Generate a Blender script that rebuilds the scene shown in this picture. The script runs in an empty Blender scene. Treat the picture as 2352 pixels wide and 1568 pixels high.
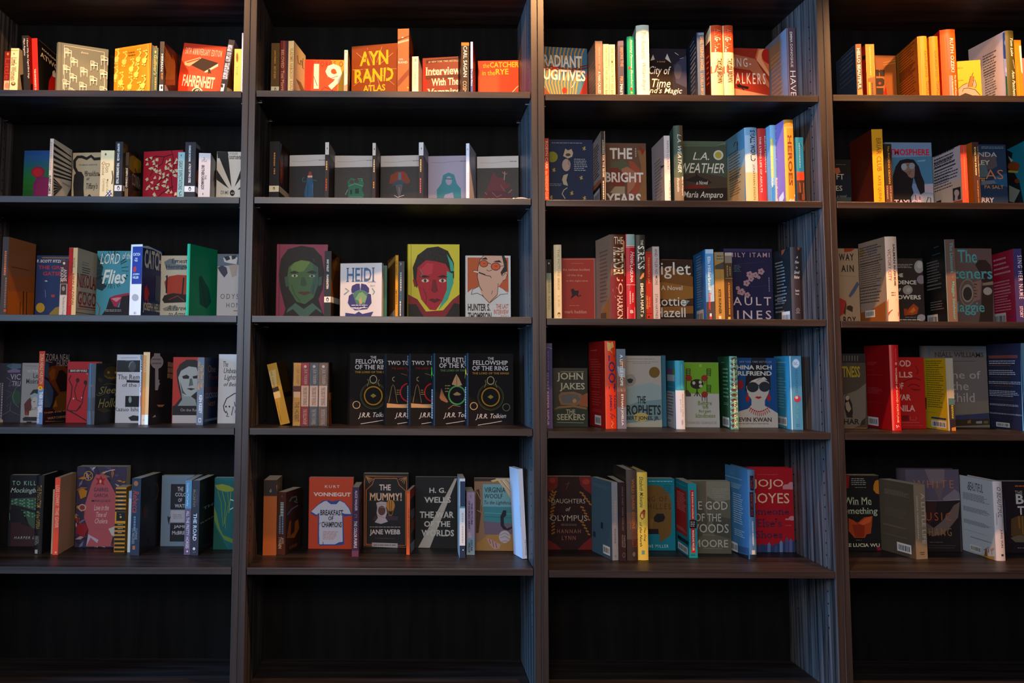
import bpy, math, random
from mathutils import Matrix, Vector

C = bpy.context.scene.collection
SC = bpy.context.scene

# ------------------------------------------------------------------ camera
FPX = 1916.48                      # focal length in pixels of the 2352 px wide frame
PPX, PPY = 1176 - 231.73, 784 - 99.31
YAW, PITCH, ROLL = 0.004006, 0.079598, 0.004834
CAM = Vector((0.44276, -2.258707, 0.95))
fwd = Vector((math.sin(YAW)*math.cos(PITCH), math.cos(YAW)*math.cos(PITCH), math.sin(PITCH)))
rgt0 = Vector((math.cos(YAW), -math.sin(YAW), 0)); up0 = rgt0.cross(fwd)
rgt = rgt0*math.cos(ROLL) + up0*math.sin(ROLL)
upv = -rgt0*math.sin(ROLL) + up0*math.cos(ROLL)
cd = bpy.data.cameras.new('camera'); cam = bpy.data.objects.new('camera', cd); C.objects.link(cam)
cd.sensor_width = 36; cd.lens = FPX/2352*36
cd.shift_x = 231.73/2352; cd.shift_y = -99.31/2352
cd.clip_start = 0.05
cam.matrix_world = Matrix(((rgt.x, upv.x, -fwd.x, CAM.x), (rgt.y, upv.y, -fwd.y, CAM.y),
                           (rgt.z, upv.z, -fwd.z, CAM.z), (0, 0, 0, 1)))
SC.camera = cam

# ------------------------------------------------------------------ world, lights, exposure
w = bpy.data.worlds.new('room_ambient'); SC.world = w; w.use_nodes = True
w.node_tree.nodes['Background'].inputs[0].default_value = (0.75, 0.8, 1.0, 1)
w.node_tree.nodes['Background'].inputs[1].default_value = 0.012
vs = SC.view_settings
vs.view_transform = 'Standard'; vs.look = 'None'; vs.gamma = 1; vs.use_curve_mapping = False
vs.exposure = 0.0


def aim(o, p):
    d = Vector(p) - o.location
    o.rotation_euler = d.to_track_quat('-Z', 'Y').to_euler()


def area(name, loc, target, sx, sy, power, col, spread=180):
    l = bpy.data.lights.new(name, 'AREA'); l.shape = 'RECTANGLE'; l.size = sx; l.size_y = sy
    l.energy = power; l.color = col; l.spread = math.radians(spread)
    o = bpy.data.objects.new(name, l); C.objects.link(o); o.location = loc; aim(o, target)
    return o


def spot(name, loc, target, power, col, size, blend, r):
    l = bpy.data.lights.new(name, 'SPOT'); l.energy = power; l.color = col
    l.spot_size = math.radians(size); l.spot_blend = blend; l.shadow_soft_size = r
    o = bpy.data.objects.new(name, l); C.objects.link(o); o.location = loc; aim(o, target)
    return o


# cool daylight from a tall window far to the left, and from the shop windows behind the camera
area('side_window_daylight', (-3.7, -1.15, 1.55), (1.6, 0.0, 1.3), 0.7, 1.3, 215, (0.16, 0.50, 1.0))
area('rear_window_daylight', (-1.9, -5.0, 1.6), (-0.3, 0.0, 1.2), 2.4, 1.5, 70, (0.40, 0.68, 1.0))
area('front_room_light', (0.30, -2.9, 1.75), (0.40, 0.0, 1.1), 0.9, 0.6, 45, (1.0, 0.89, 0.80))
# warm ceiling spots in front of the bookcases
WARM = (1.0, 0.50, 0.19)
for lx, ly, lz, tz, pw, sz in ((-0.56, -0.62, 2.22, 2.04, 46, 56), (-0.30, -0.62, 2.22, 2.0, 16, 44), (0.44, -0.60, 2.24, 1.98, 52, 50),
                               (1.12, -0.50, 2.36, 1.92, 58, 46), (2.16, -0.62, 2.26, 1.84, 56, 80)):
    spot('ceiling_spot', (lx, ly, lz), (lx + 0.02, 0.10, tz), pw, WARM, sz, 0.3, 0.02)
for lx, tz, pw, sz in ((-0.30, 1.25, 50, 60), (1.00, 1.05, 140, 70), (2.00, 1.25, 120, 60)):
    spot('ceiling_spot', (lx, -0.85, 2.55), (lx + 0.02, 0.10, tz), pw, WARM, sz, 0.6, 0.03)

# ------------------------------------------------------------------ materials
MATS = {}


def lin(c):
    return c/12.92 if c <= 0.04045 else ((c + 0.055)/1.055)**2.4


def rgb(h):
    if len(h) == 3: h = ''.join(x*2 for x in h)
    return tuple(lin(int(h[i:i+2], 16)/255) for i in (0, 2, 4)) + (1,)


def ink(h, rough=0.42):
    """printed paper or cloth: flat colour with a faint fibre variation in gloss"""
    k = (h, rough)
    if k in MATS: return MATS[k]
    m = bpy.data.materials.new('print_' + h); m.use_nodes = True
    nt = m.node_tree; b = nt.nodes['Principled BSDF']
    b.inputs['Base Color'].default_value = rgb(h)
    n = nt.nodes.new('ShaderNodeTexNoise'); n.inputs['Scale'].default_value = 60
    mr = nt.nodes.new('ShaderNodeMapRange'); mr.inputs[3].default_value = rough - .06; mr.inputs[4].default_value = rough + .1
    nt.links.new(n.outputs[0], mr.inputs[0]); nt.links.new(mr.outputs[0], b.inputs['Roughness'])
    b.inputs['Specular IOR Level'].default_value = 0.22
    MATS[k] = m
    return m


def paper():
    if 'paper' in MATS: return MATS['paper']
    m = bpy.data.materials.new('page_edges'); m.use_nodes = True
    nt = m.node_tree; b = nt.nodes['Principled BSDF']; b.inputs['Roughness'].default_value = .85
    tc = nt.nodes.new('ShaderNodeTexCoord'); wv = nt.nodes.new('ShaderNodeTexNoise')
    mp = nt.nodes.new('ShaderNodeMapping'); mp.inputs['Scale'].default_value = (900, 3, 3)
    cr = nt.nodes.new('ShaderNodeValToRGB')
    cr.color_ramp.elements[0].position = .3; cr.color_ramp.elements[0].color = (.42, .36, .27, 1)
    cr.color_ramp.elements[1].position = .7; cr.color_ramp.elements[1].color = (.72, .66, .55, 1)
    nt.links.new(tc.outputs['Object'], mp.inputs[0]); nt.links.new(mp.outputs[0], wv.inputs['Vector'])
    nt.links.new(wv.outputs[0], cr.inputs[0]); nt.links.new(cr.outputs[0], b.inputs['Base Color'])
    MATS['paper'] = m
    return m


def wood(name, scale, rot=0, c0=(.045, .036, .038, 1), c1=(.125, .102, .108, 1), rough=.42, spec=.2):
    """black-brown stained ash veneer, grain stretched along one axis"""
    m = bpy.data.materials.new(name); m.use_nodes = True
    nt = m.node_tree; b = nt.nodes['Principled BSDF']
    tc = nt.nodes.new('ShaderNodeTexCoord'); mp = nt.nodes.new('ShaderNodeMapping')
    mp.inputs['Scale'].default_value = scale
    n = nt.nodes.new('ShaderNodeTexNoise'); n.inputs['Scale'].default_value = 1; n.inputs['Detail'].default_value = 6
    n.inputs['Distortion'].default_value = .6
    cr = nt.nodes.new('ShaderNodeValToRGB')
    cr.color_ramp.elements[0].position = .36; cr.color_ramp.elements[0].color = c0
    cr.color_ramp.elements[1].position = .66; cr.color_ramp.elements[1].color = c1
    bp = nt.nodes.new('ShaderNodeBump'); bp.inputs['Strength'].default_value = .12; bp.inputs['Distance'].default_value = .002
    nt.links.new(tc.outputs['Object'], mp.inputs[0]); nt.links.new(mp.outputs[0], n.inputs['Vector'])
    nt.links.new(n.outputs[0], cr.inputs[0]); nt.links.new(cr.outputs[0], b.inputs['Base Color'])
    nt.links.new(n.outputs[0], bp.inputs['Height']); nt.links.new(bp.outputs[0], b.inputs['Normal'])
    b.inputs['Roughness'].default_value = rough; b.inputs['Specular IOR Level'].default_value = spec
    return m


WV = wood('veneer_upright', (95, 95, 2.2), c0=(.018, .016, .017, 1), c1=(.15, .13, .13, 1))
WE = wood('edge_band_upright', (60, 60, 2.2), c0=(.022, .013, .011, 1), c1=(.047, .031, .027, 1), rough=.34, spec=.55)
WF = wood('edge_band_shelf', (2.2, 60, 60), c0=(.022, .013, .011, 1), c1=(.047, .031, .027, 1), rough=.34, spec=.55)
WH = wood('veneer_shelf', (2.2, 38, 38), c0=(.012, .009, .009, 1), c1=(.034, .026, .026, 1))
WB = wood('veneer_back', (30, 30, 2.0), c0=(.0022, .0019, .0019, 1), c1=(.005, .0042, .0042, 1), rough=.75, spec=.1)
STEEL = bpy.data.materials.new('shelf_pin_steel'); STEEL.use_nodes = True
STEEL.node_tree.nodes['Principled BSDF'].inputs['Metallic'].default_value = 1
STEEL.node_tree.nodes['Principled BSDF'].inputs['Base Color'].default_value = (.7, .7, .7, 1)
STEEL.node_tree.nodes['Principled BSDF'].inputs['Roughness'].default_value = .25


def plain(name, col, rough):
    m = bpy.data.materials.new(name); m.use_nodes = True
    nt = m.node_tree; b = nt.nodes['Principled BSDF']
    n = nt.nodes.new('ShaderNodeTexNoise'); n.inputs['Scale'].default_value = 8
    mx = nt.nodes.new('ShaderNodeMixRGB'); mx.inputs[1].default_value = col
    mx.inputs[2].default_value = tuple(c*.85 for c in col[:3]) + (1,)
    nt.links.new(n.outputs[0], mx.inputs[0]); nt.links.new(mx.outputs[0], b.inputs['Base Color'])
    b.inputs['Roughness'].default_value = rough
    return m


# ------------------------------------------------------------------ mesh helper
class Mesh:
    def __init__(s): s.v = []; s.f = []; s.m = []; s.mats = []

    def mi(s, mat):
        if mat not in s.mats: s.mats.append(mat)
        return s.mats.index(mat)

    def poly(s, pts, mat):
        k = len(s.v); s.v += [tuple(p) for p in pts]; s.f.append(tuple(range(k, k + len(pts)))); s.m.append(s.mi(mat))

    def tris(s, pts, faces, mat):
        k = len(s.v); s.v += [tuple(p) for p in pts]; i = s.mi(mat)
        for f in faces: s.f.append(tuple(k + a for a in f)); s.m.append(i)

    def box(s, a, b, mat, front=None):
        x0, y0, z0 = a; x1, y1, z1 = b
        p = [(x0, y0, z0), (x1, y0, z0), (x1, y1, z0), (x0, y1, z0), (x0, y0, z1), (x1, y0, z1), (x1, y1, z1), (x0, y1, z1)]
        s.tris(p, [(3, 2, 1, 0), (4, 5, 6, 7), (0, 1, 5, 4), (1, 2, 6, 5), (2, 3, 7, 6), (3, 0, 4, 7)], mat)
        if front: s.m[-4] = s.mi(front)

    def build(s, name, parent=None, bevel=0):
        me = bpy.data.meshes.new(name); me.from_pydata(s.v, [], s.f)
        for m in s.mats: me.materials.append(m)
        me.polygons.foreach_set('material_index', s.m)
        o = bpy.data.objects.new(name, me); C.objects.link(o)
        if parent: o.parent = parent
        if bevel:
            bv = o.modifiers.new('bevel', 'BEVEL'); bv.width = bevel; bv.segments = 2
        return o


def empty(name, label, cat, mw, group=None):
    o = bpy.data.objects.new(name, None); C.objects.link(o); o.matrix_world = mw
    o.empty_display_size = .05
    o['label'] = label; o['category'] = cat
    if group: o['group'] = group
    return o


# ------------------------------------------------------------------ setting and bookcases
PT = .0185           # thickness of one upright
DEP = .280           # inside depth
SHELF = [[1.7026, 1.7054, 1.7001, 1.7033], [1.4059, 1.4064, 1.4031, 1.4021], [1.0805, 1.0808, 1.0776, 1.0742],
         [.7787, .7793, .7735, .7724], [.4129, .4127, .4083, .4092], [.0857, .0857, .0857, .0857]]
ST = .018            # shelf thickness
TOPZ = 2.02
CASE = ['leftmost', 'second', 'third', 'rightmost']
CL = ['dark wood bookcase at the far left, cut off by the picture edge',
      'dark wood bookcase holding the five black ringed fantasy covers',
      'dark wood bookcase whose right upright shows a blue lit grain',
      'dark wood bookcase at the far right, cut off by the picture edge']


def setting():
    fl = Mesh(); fl.box((-4.2, -4.4, -.1), (4.6, .36, 0), plain('floor_boards', (.05, .035, .026, 1), .5))
    o = fl.build('floor'); o['kind'] = 'structure'
    wl = Mesh(); wl.box((-4.2, .36, -.1), (4.6, .46, 3.0), plain('wall_paint', (.06, .055, .055, 1), .8))
    o = wl.build('wall_back'); o['kind'] = 'structure'


def bookcases():
    for b in range(4):
        x0 = -.8 + .8*b
        e = empty('bookcase', CL[b], 'bookcase', Matrix.Translation((x0 + .4, 0, 0)), 'row of dark bookcases along the wall')
        a = -.4 + .0004; r = .4 - .0004
        for s in (0, 1):
            m = Mesh()
            m.box((a, 0, 0), (a + PT - .0004, DEP + .008, TOPZ), WV, WE) if s == 0 else m.box((r - PT + .0004, 0, 0), (r, DEP + .008, TOPZ), WV, WE)
            # rows of drilled shelf-pin holes, part of the panel's own mesh
            h = m
            for z in [.25 + .032*k for k in range(53)]:
                for y in (.045, .225):
                    xx = a + PT + .0002 if s == 0 else r - PT - .0002
                    pts = [(xx, y + .0026*math.cos(t*math.pi/4), z + .0026*math.sin(t*math.pi/4)) for t in range(8)]
                    h.poly(pts if s else pts[::-1], WB)
            m.build('side_panel', e, .0011)
        ia = a + PT + .0006; ir = r - PT - .0006
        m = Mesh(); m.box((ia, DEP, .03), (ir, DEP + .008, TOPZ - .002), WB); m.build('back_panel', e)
        m = Mesh(); m.box((ia, .001, TOPZ - ST), (ir, DEP - .001, TOPZ), WH); m.build('top_panel', e, .0006)
        m = Mesh(); m.box((ia, .03, 0), (ir, .045, SHELF[5][b] - ST - .001), WH); m.build('plinth', e)
        for r_ in range(6):
            z = SHELF[r_][b]
            m = Mesh(); m.box((ia + .0012, .0008, z - ST), (ir - .0012, DEP - .0012, z), WH, WF)
            o = m.build('shelf', e, .0008)
            if r_ == 5: continue
            for sx in (0, 1):
                for y in (.045, .225):
                    p = Mesh()
                    xa, xb = (ia - .0004, ia + .0095) if sx == 0 else (ir - .0095, ir + .0004)
                    n = 10; pr = [(y + .0025*math.cos(t*2*math.pi/n), z - ST - .0027 + .0025*math.sin(t*2*math.pi/n)) for t in range(n)]
                    for t in range(n):
                        q = (t + 1) % n
                        p.poly([(xa, *pr[t]), (xa, *pr[q]), (xb, *pr[q]), (xb, *pr[t])], STEEL)
                    p.poly([(xb, *c) for c in pr], STEEL); p.poly([(xa, *c) for c in pr[::-1]], STEEL)
                    p.build('shelf_pin', o)


setting(); bookcases()

# ------------------------------------------------------------------ pixel measurements -> places on the shelves
def ray(px, py):
    return fwd + rgt*((px - PPX)/FPX) - upv*((py - PPY)/FPX)


def on_depth(px, py, y):
    d = ray(px, py); t = (y - CAM.y)/d.y
    return CAM + d*t


def on_height(px, py, z):
    d = ray(px, py); t = (z - CAM.z)/d.z
    return CAM + d*t


CELL = {}                            # measuring windows on the photograph: x, y, scale
for k, v in {'11': (0, 50, .2551), '12': (580, 40, .2806), '13': (1220, 40, .2891), '14': (1880, 50, .2007),
             '21': (0, 290, .2551), '22': (580, 290, .2806), '23': (1230, 260, .2849), '24': (1890, 280, .1964),
             '31': (0, 530, .2551), '32': (580, 530, .2806), '33': (1230, 520, .2891), '34': (1890, 530, .1964),
             '41': (0, 790, .2551), '42': (580, 790, .2806), '43': (1230, 770, .2934), '44': (1890, 770, .1964),
             '51': (0, 1050, .2551), '52': (560, 1050, .2891), '53': (1230, 1050, .2934), '54': (1890, 1050, .1964)}.items():
    CELL[k] = v


def line_hit(O, dx, dy, px, py):
    """distance along the floor line O+(dx,dy)t where the sight line through pixel column px crosses it"""
    d = ray(px, py)
    # CAM.xy + d.xy*s = O + (dx,dy)*t
    det = d.x*(-dy) - d.y*(-dx)
    bx, by = O[0] - CAM.x, O[1] - CAM.y
    return (d.x*by - d.y*bx)/det


# ------------------------------------------------------------------ lettering
GLY = {}


def glyphs(s, st):
    """outline mesh of a line of lettering, normalised to a unit box; slab serifs are added on request"""
    k = (s, st)
    if k in GLY: return GLY[k]
    cu = bpy.data.curves.new('lettering', 'FONT'); cu.body = s; cu.resolution_u = 2
    cu.offset = .026 if 'b' in st else (.012 if 's' in st else (-.008 if 'l' in st else .004))
    if 'i' in st: cu.shear = .3
    if 'w' in st: cu.space_character = 1.35
    o = bpy.data.objects.new('lettering', cu); C.objects.link(o)
    dg = bpy.context.evaluated_depsgraph_get(); me = o.evaluated_get(dg).to_mesh()
    v = [(a.co.x, a.co.y) for a in me.vertices]; f = [tuple(p.vertices) for p in me.polygons]
    if 's' in st:
        cnt = {}
        for p in f:
            for i in range(len(p)):
                e = (p[i], p[(i+1) % len(p)]); e = e if e[0] < e[1] else e[::-1]
                cnt[e] = cnt.get(e, 0) + 1
        for (a, b), n in cnt.items():
            if n == 1:
                (x0, y0), (x1, y1) = v[a], v[b]
                if abs(y0 - y1) < .004 and .04 < abs(x0 - x1) < .19:
                    x0, x1 = min(x0, x1) - .055, max(x0, x1) + .055
                    t = .045 if y0 < .2 else -.045
                    q = len(v); v += [(x0, y0), (x1, y0), (x1, y0 + t), (x0, y0 + t)]; f.append((q, q+1, q+2, q+3))
    o.evaluated_get(dg).to_mesh_clear(); bpy.data.objects.remove(o); bpy.data.curves.remove(cu)
    if not v: GLY[k] = ([], []); return GLY[k]
    xs = [a[0] for a in v]; ys = [a[1] for a in v]
    x0, x1, y0, y1 = min(xs), max(xs), min(ys), max(ys)
    GLY[k] = ([((a - x0)/max(x1 - x0, 1e-6), (b - y0)/max(y1 - y0, 1e-6)) for a, b in v], f)
    return GLY[k]


# print elements; coordinates are read off the measuring window of the shelf
def T(s, x0, y0, x1, y1, c='eee', st=''): return ('t', c, s, x0, y0, x1, y1, st)
def V(s, x0, y0, x1, y1, c='eee', st=''): return ('v', c, s, x0, y0, x1, y1, st)
def R(x0, y0, x1, y1, c): return ('r', c, x0, y0, x1, y1)
def E(x, y, rx, ry, c): return ('e', c, x, y, rx, ry)
def P(c, *a): return ('p', c, a)
def L(c, w, *a): return ('l', c, w, a)
def K(x0, y0, x1, y1): return ('k', 'e8e4e0', x0, y0, x1, y1)
def N(x0, y0, x1, y1, n, c='eee'): return ('n', c, x0, y0, x1, y1, n)
def VN(x0, y0, x1, y1, n, c='eee'): return ('m', c, x0, y0, x1, y1, n)
def BAND(x0, y0, x1, y1):
    xm = (x0 + x1)/2; ym = (y0 + y1)/2; h = (y1 - y0)*.36; w_ = h*.62
    return [R(x0, y0, x1, y1, 'f0ece6'), E(xm, ym, w_, h, '222'), E(xm, ym + h*.15, w_*.5, h*.6, 'f0ece6'), E(xm, ym - h*.62, w_*.42, h*.25, '222')]


ROWN = ['top', 'second', 'third', 'fourth', 'fifth']
FOOT = []
RND = random.Random(5)


class Book:
    pass


def bk(cell, kind, label, xs, yt, d=None, W=None, th=None, Tk=.022, col=('888', '888', '888'), hc=0,
       s=(), f=(), b=(), yb=None, lean=0, phi=0, name=None, fx=0):
    row, bay = int(cell[0]) - 1, int(cell[1]) - 1
    cx, cy, sc = CELL[cell]
    X = [cx + q*sc for q in xs]; Yt = cy + yt*sc
    z0 = SHELF[row][bay]
    zpx = {0: 212, 1: 455, 2: 730, 3: 980, 4: 1270}[row]
    if yb is not None: zpx = cy + yb*sc
    ym = (Yt + zpx)/2
    Tk0 = Tk
    ci = {'S': 0, 'SR': 1, 'SL': 1, 'F': 0}[kind]
    if d is None:
        if yb is not None: d = on_height(X[ci], cy + yb*sc, z0).y
        else: d = .04
    auto = yb is None and not fx
    BACK = .271                       # books are pushed back towards the panel
    Wm = None if W is None else W/1000
    if auto and row == 3: d = .1 if kind != 'F' else .17
    fit = auto and row != 3
    for it in range(6):
        Cn = on_depth(X[ci], ym, d); O = (Cn.x, Cn.y)
        if kind == 'S':
            t = math.radians(th or 0); Wb = Wm or .130
            Tk = line_hit(O, math.cos(t), math.sin(t), X[1], ym); org = O
        elif kind in ('SR', 'SL'):
            far = X[2] if kind == 'SR' else X[0]

            def width(t): return line_hit(O, -math.sin(t), math.cos(t), far, ym)
            if th is None:
                sg = 1 if kind == 'SR' else -1
                lo, hi = math.radians(-88*sg), math.radians(35*sg)
                for _ in range(60):
                    mid = (lo + hi)/2; q = width(mid)
                    if q < 0 or q > Wm: hi = mid
                    else: lo = mid
                t = lo; Wb = Wm
            else:
                t = math.radians(th); Wb = width(t) if Wm is None else Wm
            if kind == 'SR':
                Tk = -line_hit(O, math.cos(t), math.sin(t), X[0], ym)
                org = (O[0] - Tk*math.cos(t), O[1] - Tk*math.sin(t))
            else:
                Tk = line_hit(O, math.cos(t), math.sin(t), X[2], ym); org = O
        else:
            t = math.radians(-90 + phi); Tk = Tk0
            Wb = line_hit(O, -math.sin(t), math.cos(t), X[1], ym)
            org = (O[0] - Tk*math.cos(t), O[1] - Tk*math.sin(t))
        ymx = max(org[1] + a*Tk*math.sin(t) + b_*Wb*math.cos(t) for a in (0, 1) for b_ in (0, 1))
        if fit: d = max(d + BACK - ymx, .02)
        elif ymx > .2775:
            if kind == 'F': d -= ymx - .2775
            else: Wm = Wb - (ymx - .2775)/max(math.cos(t), .3); th = math.degrees(t)
        else: break
    W = Wb
    if True:
        H = on_depth(X[ci], Yt, O[1]).z - z0
    H /= math.cos(math.radians(lean))
    M = Matrix.Translation((org[0], org[1], z0 + .0004)) @ Matrix.Rotation(t, 4, 'Z')
    if lean:
        # tip sideways in the shelf plane, pivoting on the bottom edge so that it still rests on the shelf
        a = math.radians(lean)
        pts = [M @ Vector(q) for q in ((0, 0, 0), (Tk, 0, 0), (0, W, 0), (Tk, W, 0))]
        px_ = (max if a > 0 else min)(p.x for p in pts)
        piv = Vector((px_, 0, z0 + .0004))
        M2 = Matrix.Translation(piv) @ Matrix.Rotation(a, 4, 'Y') @ Matrix.Translation(-piv) @ M
        # keep the middle of the book where it was measured
        c0 = M @ Vector((Tk if kind != 'S' else 0, 0, H/2)); c1 = M2 @ Vector((Tk if kind != 'S' else 0, 0, H/2))
        M = Matrix.Translation((c0.x - c1.x, 0, 0)) @ M2
    Mi = M.inverted()
    o3 = Mi @ CAM

    def face_uv(face, px, py):
        dd = Mi.to_3x3() @ ray(cx + px*sc, cy + py*sc)
        if face == 's': k = (0 - o3.y)/dd.y
        else: k = ((Tk if face == 'f' else 0) - o3.x)/dd.x
        q = o3 + dd*k
        return (q.x if face == 's' else (q.y if face == 'f' else W - q.y)), q.z

    bul = min(.14*Tk, .005) if hc else 0

    def put(face, u, v, off):
        fw = Tk if face == 's' else W
        u = min(max(u, 0.0001), fw - .0001); v = min(max(v, 0.0001), H - .0001)
        if face == 's': return (u, -off - bul*(1 - (2*u/Tk - 1)**2), v)
        if face == 'f': return (Tk + off, u, v)
        return (-off, W - u, v)

    label = label + ', %s shelf, %s bookcase' % (ROWN[row], CASE[bay])
    e = empty(name or ('hardcover_book' if hc else 'paperback_book'), label, 'book', M,
              'books on the %s shelf of the %s bookcase' % (ROWN[row], CASE[bay]))
    ct = .0024 if hc else .0006
    ov = .003 if hc else .0004
    pm = paper()
    parts = {}
    m = Mesh(); m.box((Tk - ct, 0, 0), (Tk, W, H), ink(col[0])); parts['f'] = m
    m = Mesh(); m.box((0, 0, 0), (ct, W, H), ink(col[2])); parts['b'] = m
    m = Mesh(); mt = ink(col[1])
    if hc:
        n = 8
        pr = [(Tk*i/n, -bul*(1 - (2*i/n - 1)**2)) for i in range(n+1)]
        for i in range(n):
            (xa, ya), (xb, yb_) = pr[i], pr[i+1]
            m.poly([(xa, ya, 0), (xb, yb_, 0), (xb, yb_, H), (xa, ya, H)], mt)
            m.poly([(xa, .0015, H), (xa, ya, H), (xb, yb_, H), (xb, .0015, H)], mt)
            m.poly([(xb, .0015, 0), (xb, yb_, 0), (xa, ya, 0), (xa, .0015, 0)], mt)
    else:
        m.box((0, -.0003, 0), (Tk, .0006, H), mt)
    parts['s'] = m
    for face, ops in (('f', f), ('s', s), ('b', b)):
        m = parts[face]; lay = 0
        flat = []
        for op in ops: flat += op if isinstance(op, list) else [op]
        for op in flat:
            lay += 1; off = .00045 + .00004*lay
            c = op[1]; mt = ink(c, .5) if op[0] != 't' else ink(c)
            uv = lambda x, y: face_uv(face, x, y)

            def quad(u0, v0, u1, v1, mt=mt, off=off):
                n = 8 if (face == 's' and hc) else 1
                for i in range(n):
                    a, bb = u0 + (u1 - u0)*i/n, u0 + (u1 - u0)*(i+1)/n
                    m.poly([put(face, a, v1, off), put(face, bb, v1, off), put(face, bb, v0, off), put(face, a, v0, off)], mt)
            k = op[0]
            if k in 'tv':
                _, c, txt, x0, y0, x1, y1, st = op
                (u0, v0), (u1, v1) = uv(x0, y0), uv(x1, y1)
                if v0 < v1: v0, v1 = v1, v0
                gv, gf = glyphs(txt, st)
                if k == 't': pts = [put(face, u0 + a*(u1 - u0), v1 + bb*(v0 - v1), off) for a, bb in gv]
                else: pts = [put(face, u0 + bb*(u1 - u0), v0 + a*(v1 - v0), off) for a, bb in gv]
                m.tris(pts, gf, mt)
            elif k == 'r':
                (u0, v0), (u1, v1) = uv(op[2], op[3]), uv(op[4], op[5]); quad(u0, v0, u1, v1)
            elif k == 'e':
                pts = []
                for i in range(20):
                    a = i*math.pi/10
                    pts.append(put(face, *uv(op[2] + op[4]*math.cos(a), op[3] + op[5]*math.sin(a)), off))
                m.poly(pts, mt)
            elif k == 'p':
                a = op[2]; m.poly([put(face, *uv(a[i], a[i+1]), off) for i in range(0, len(a), 2)], mt)
            elif k == 'l':
                a = op[3]; pp = [(a[i], a[i+1]) for i in range(0, len(a), 2)]; hw = op[2]/2
                Lf, Rt = [], []
                for i, (x, y) in enumerate(pp):
                    xa, ya = pp[max(i-1, 0)]; xb, yb_ = pp[min(i+1, len(pp)-1)]
                    dl = math.hypot(xb - xa, yb_ - ya) or 1
                    nx, ny = -(yb_ - ya)/dl*hw, (xb - xa)/dl*hw
                    Lf.append(put(face, *uv(x + nx, y + ny), off)); Rt.append(put(face, *uv(x - nx, y - ny), off))
                for i in range(len(pp)-1): m.poly([Lf[i], Rt[i], Rt[i+1], Lf[i+1]], mt)
            elif k == 'k':
                (u0, v0), (u1, v1) = uv(op[2], op[3]), uv(op[4], op[5])
                quad(u0, v0, u1, v1)
                a = u0 + (u1 - u0)*.1
                while a < u0 + (u1 - u0)*.9:
                    ww = (u1 - u0)*RND.choice((.02, .03, .05))
                    quad(a, v0 + (v1 - v0)*.22, a + ww, v0 + (v1 - v0)*.82, ink('333', .5), off + .00005)
                    a += ww + (u1 - u0)*RND.choice((.02, .03, .04))
            elif k in 'nm':
                (u0, v0), (u1, v1) = uv(op[2], op[3]), uv(op[4], op[5]); n = op[6]
                for i in range(n):
                    if k == 'n':
                        h = (v0 - v1)/n; va = v0 - i*h - h*.25; vb = va - h*.36; a = u0
                        end = u0 + (u1 - u0)*RND.uniform(.72, 1) if n > 2 else u1
                        while a < end - .002:
                            ww = RND.uniform(.004, .013); bb = min(a + ww, end)
                            quad(a, va, bb, vb); a = bb + .0018
                    else:
                        h = (u1 - u0)/n; ua = u0 + i*h + h*.2; ub = ua + h*.6; a = v0
                        while a > v1 + .002:
                            ww = RND.uniform(.003, .007); bb = max(a - ww, v1)
                            quad(ua, a, ub, bb); a = bb - .0016
    parts['f'].build('front_cover', e); parts['b'].build('back_cover', e); parts['s'].build('spine', e)
    m = Mesh(); m.box((ct + .0001, .0012, ov), (Tk - ct - .0001, W - ov, H - ov), pm); m.build('page_block', e)
    FOOT.append((label, row, bay, [(M @ Vector(q)).to_2d() for q in ((0, -bul, 0), (Tk, -bul, 0), (Tk, W, 0), (0, W, 0))], Tk, W, H, d, math.degrees(t), lean))
    return e
# ================================================================== top shelf
c = '11'
bk(c, 'S', 'thin dark red paperback with pale picture at its foot', [36, 88], 268, .035, col=('6a1512', '7c1a16', '6a1512'),
   s=[E(72, 290, 9, 12, 'd9883a'), V('Little', 48, 330, 84, 520, 'a8382c'), R(38, 530, 92, 640, 'd8b79a'), E(66, 575, 22, 28, 'b98a70')])
bk(c, 'SR', 'cream paperback with brown lettering and a bonneted portrait', [92, 165, 210], 240, .03, 130, th=0, col=('d8c49a', 'f3e2b4', 'd8c49a'),
   s=[E(127, 288, 6, 9, '9a7a4a'), R(92, 255, 164, 262, 'c9a869'), V('Little Women', 104, 320, 142, 530, '8a6a35', 's'), E(120, 558, 20, 18, '6a4630'), E(120, 552, 12, 9, 'e0c090')],
   f=[P('2a2018', 180, 480, 212, 470, 214, 640, 196, 610)])
bk(c, 'SR', 'black paperback tilted left with red fore side', [211, 268, 300], 127, .03, 130, th=0, lean=-4.5, col=('c22018', '1d1b1d', '1d1b1d'),
   s=[V('I Know Why the Caged Bird Sings', 236, 150, 268, 510, 'e8e2dc', 'i'), V('Maya Angelou', 206, 150, 232, 305, 'e8e2dc', 'i')],
   f=[P('1d1b1d', 275, 560, 320, 560, 320, 640, 275, 640)])
bk(c, 'SR', 'red spined black paperback with a red cloaked figure', [297, 347, 516], 152, .03, 130, lean=-4, col=('161214', 'd11d14', '161214'),
   s=[V("THE HANDMAID'S TALE", 308, 425, 330, 640, 'f0ddd0', 'b')],
   f=[N(352, 180, 515, 265, 1, 'cfa070'), T('MARGARET', 378, 250, 540, 375, 'f3dcb0', 'b'), T('ATWOOD', 362, 310, 600, 470, 'f3dcb0', 'b'),
      P('d11d14', 430, 640, 440, 530, 470, 470, 500, 520, 510, 640), P('f0ece4', 470, 450, 488, 435, 500, 470, 498, 505, 472, 490)])
CH = []
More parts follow.
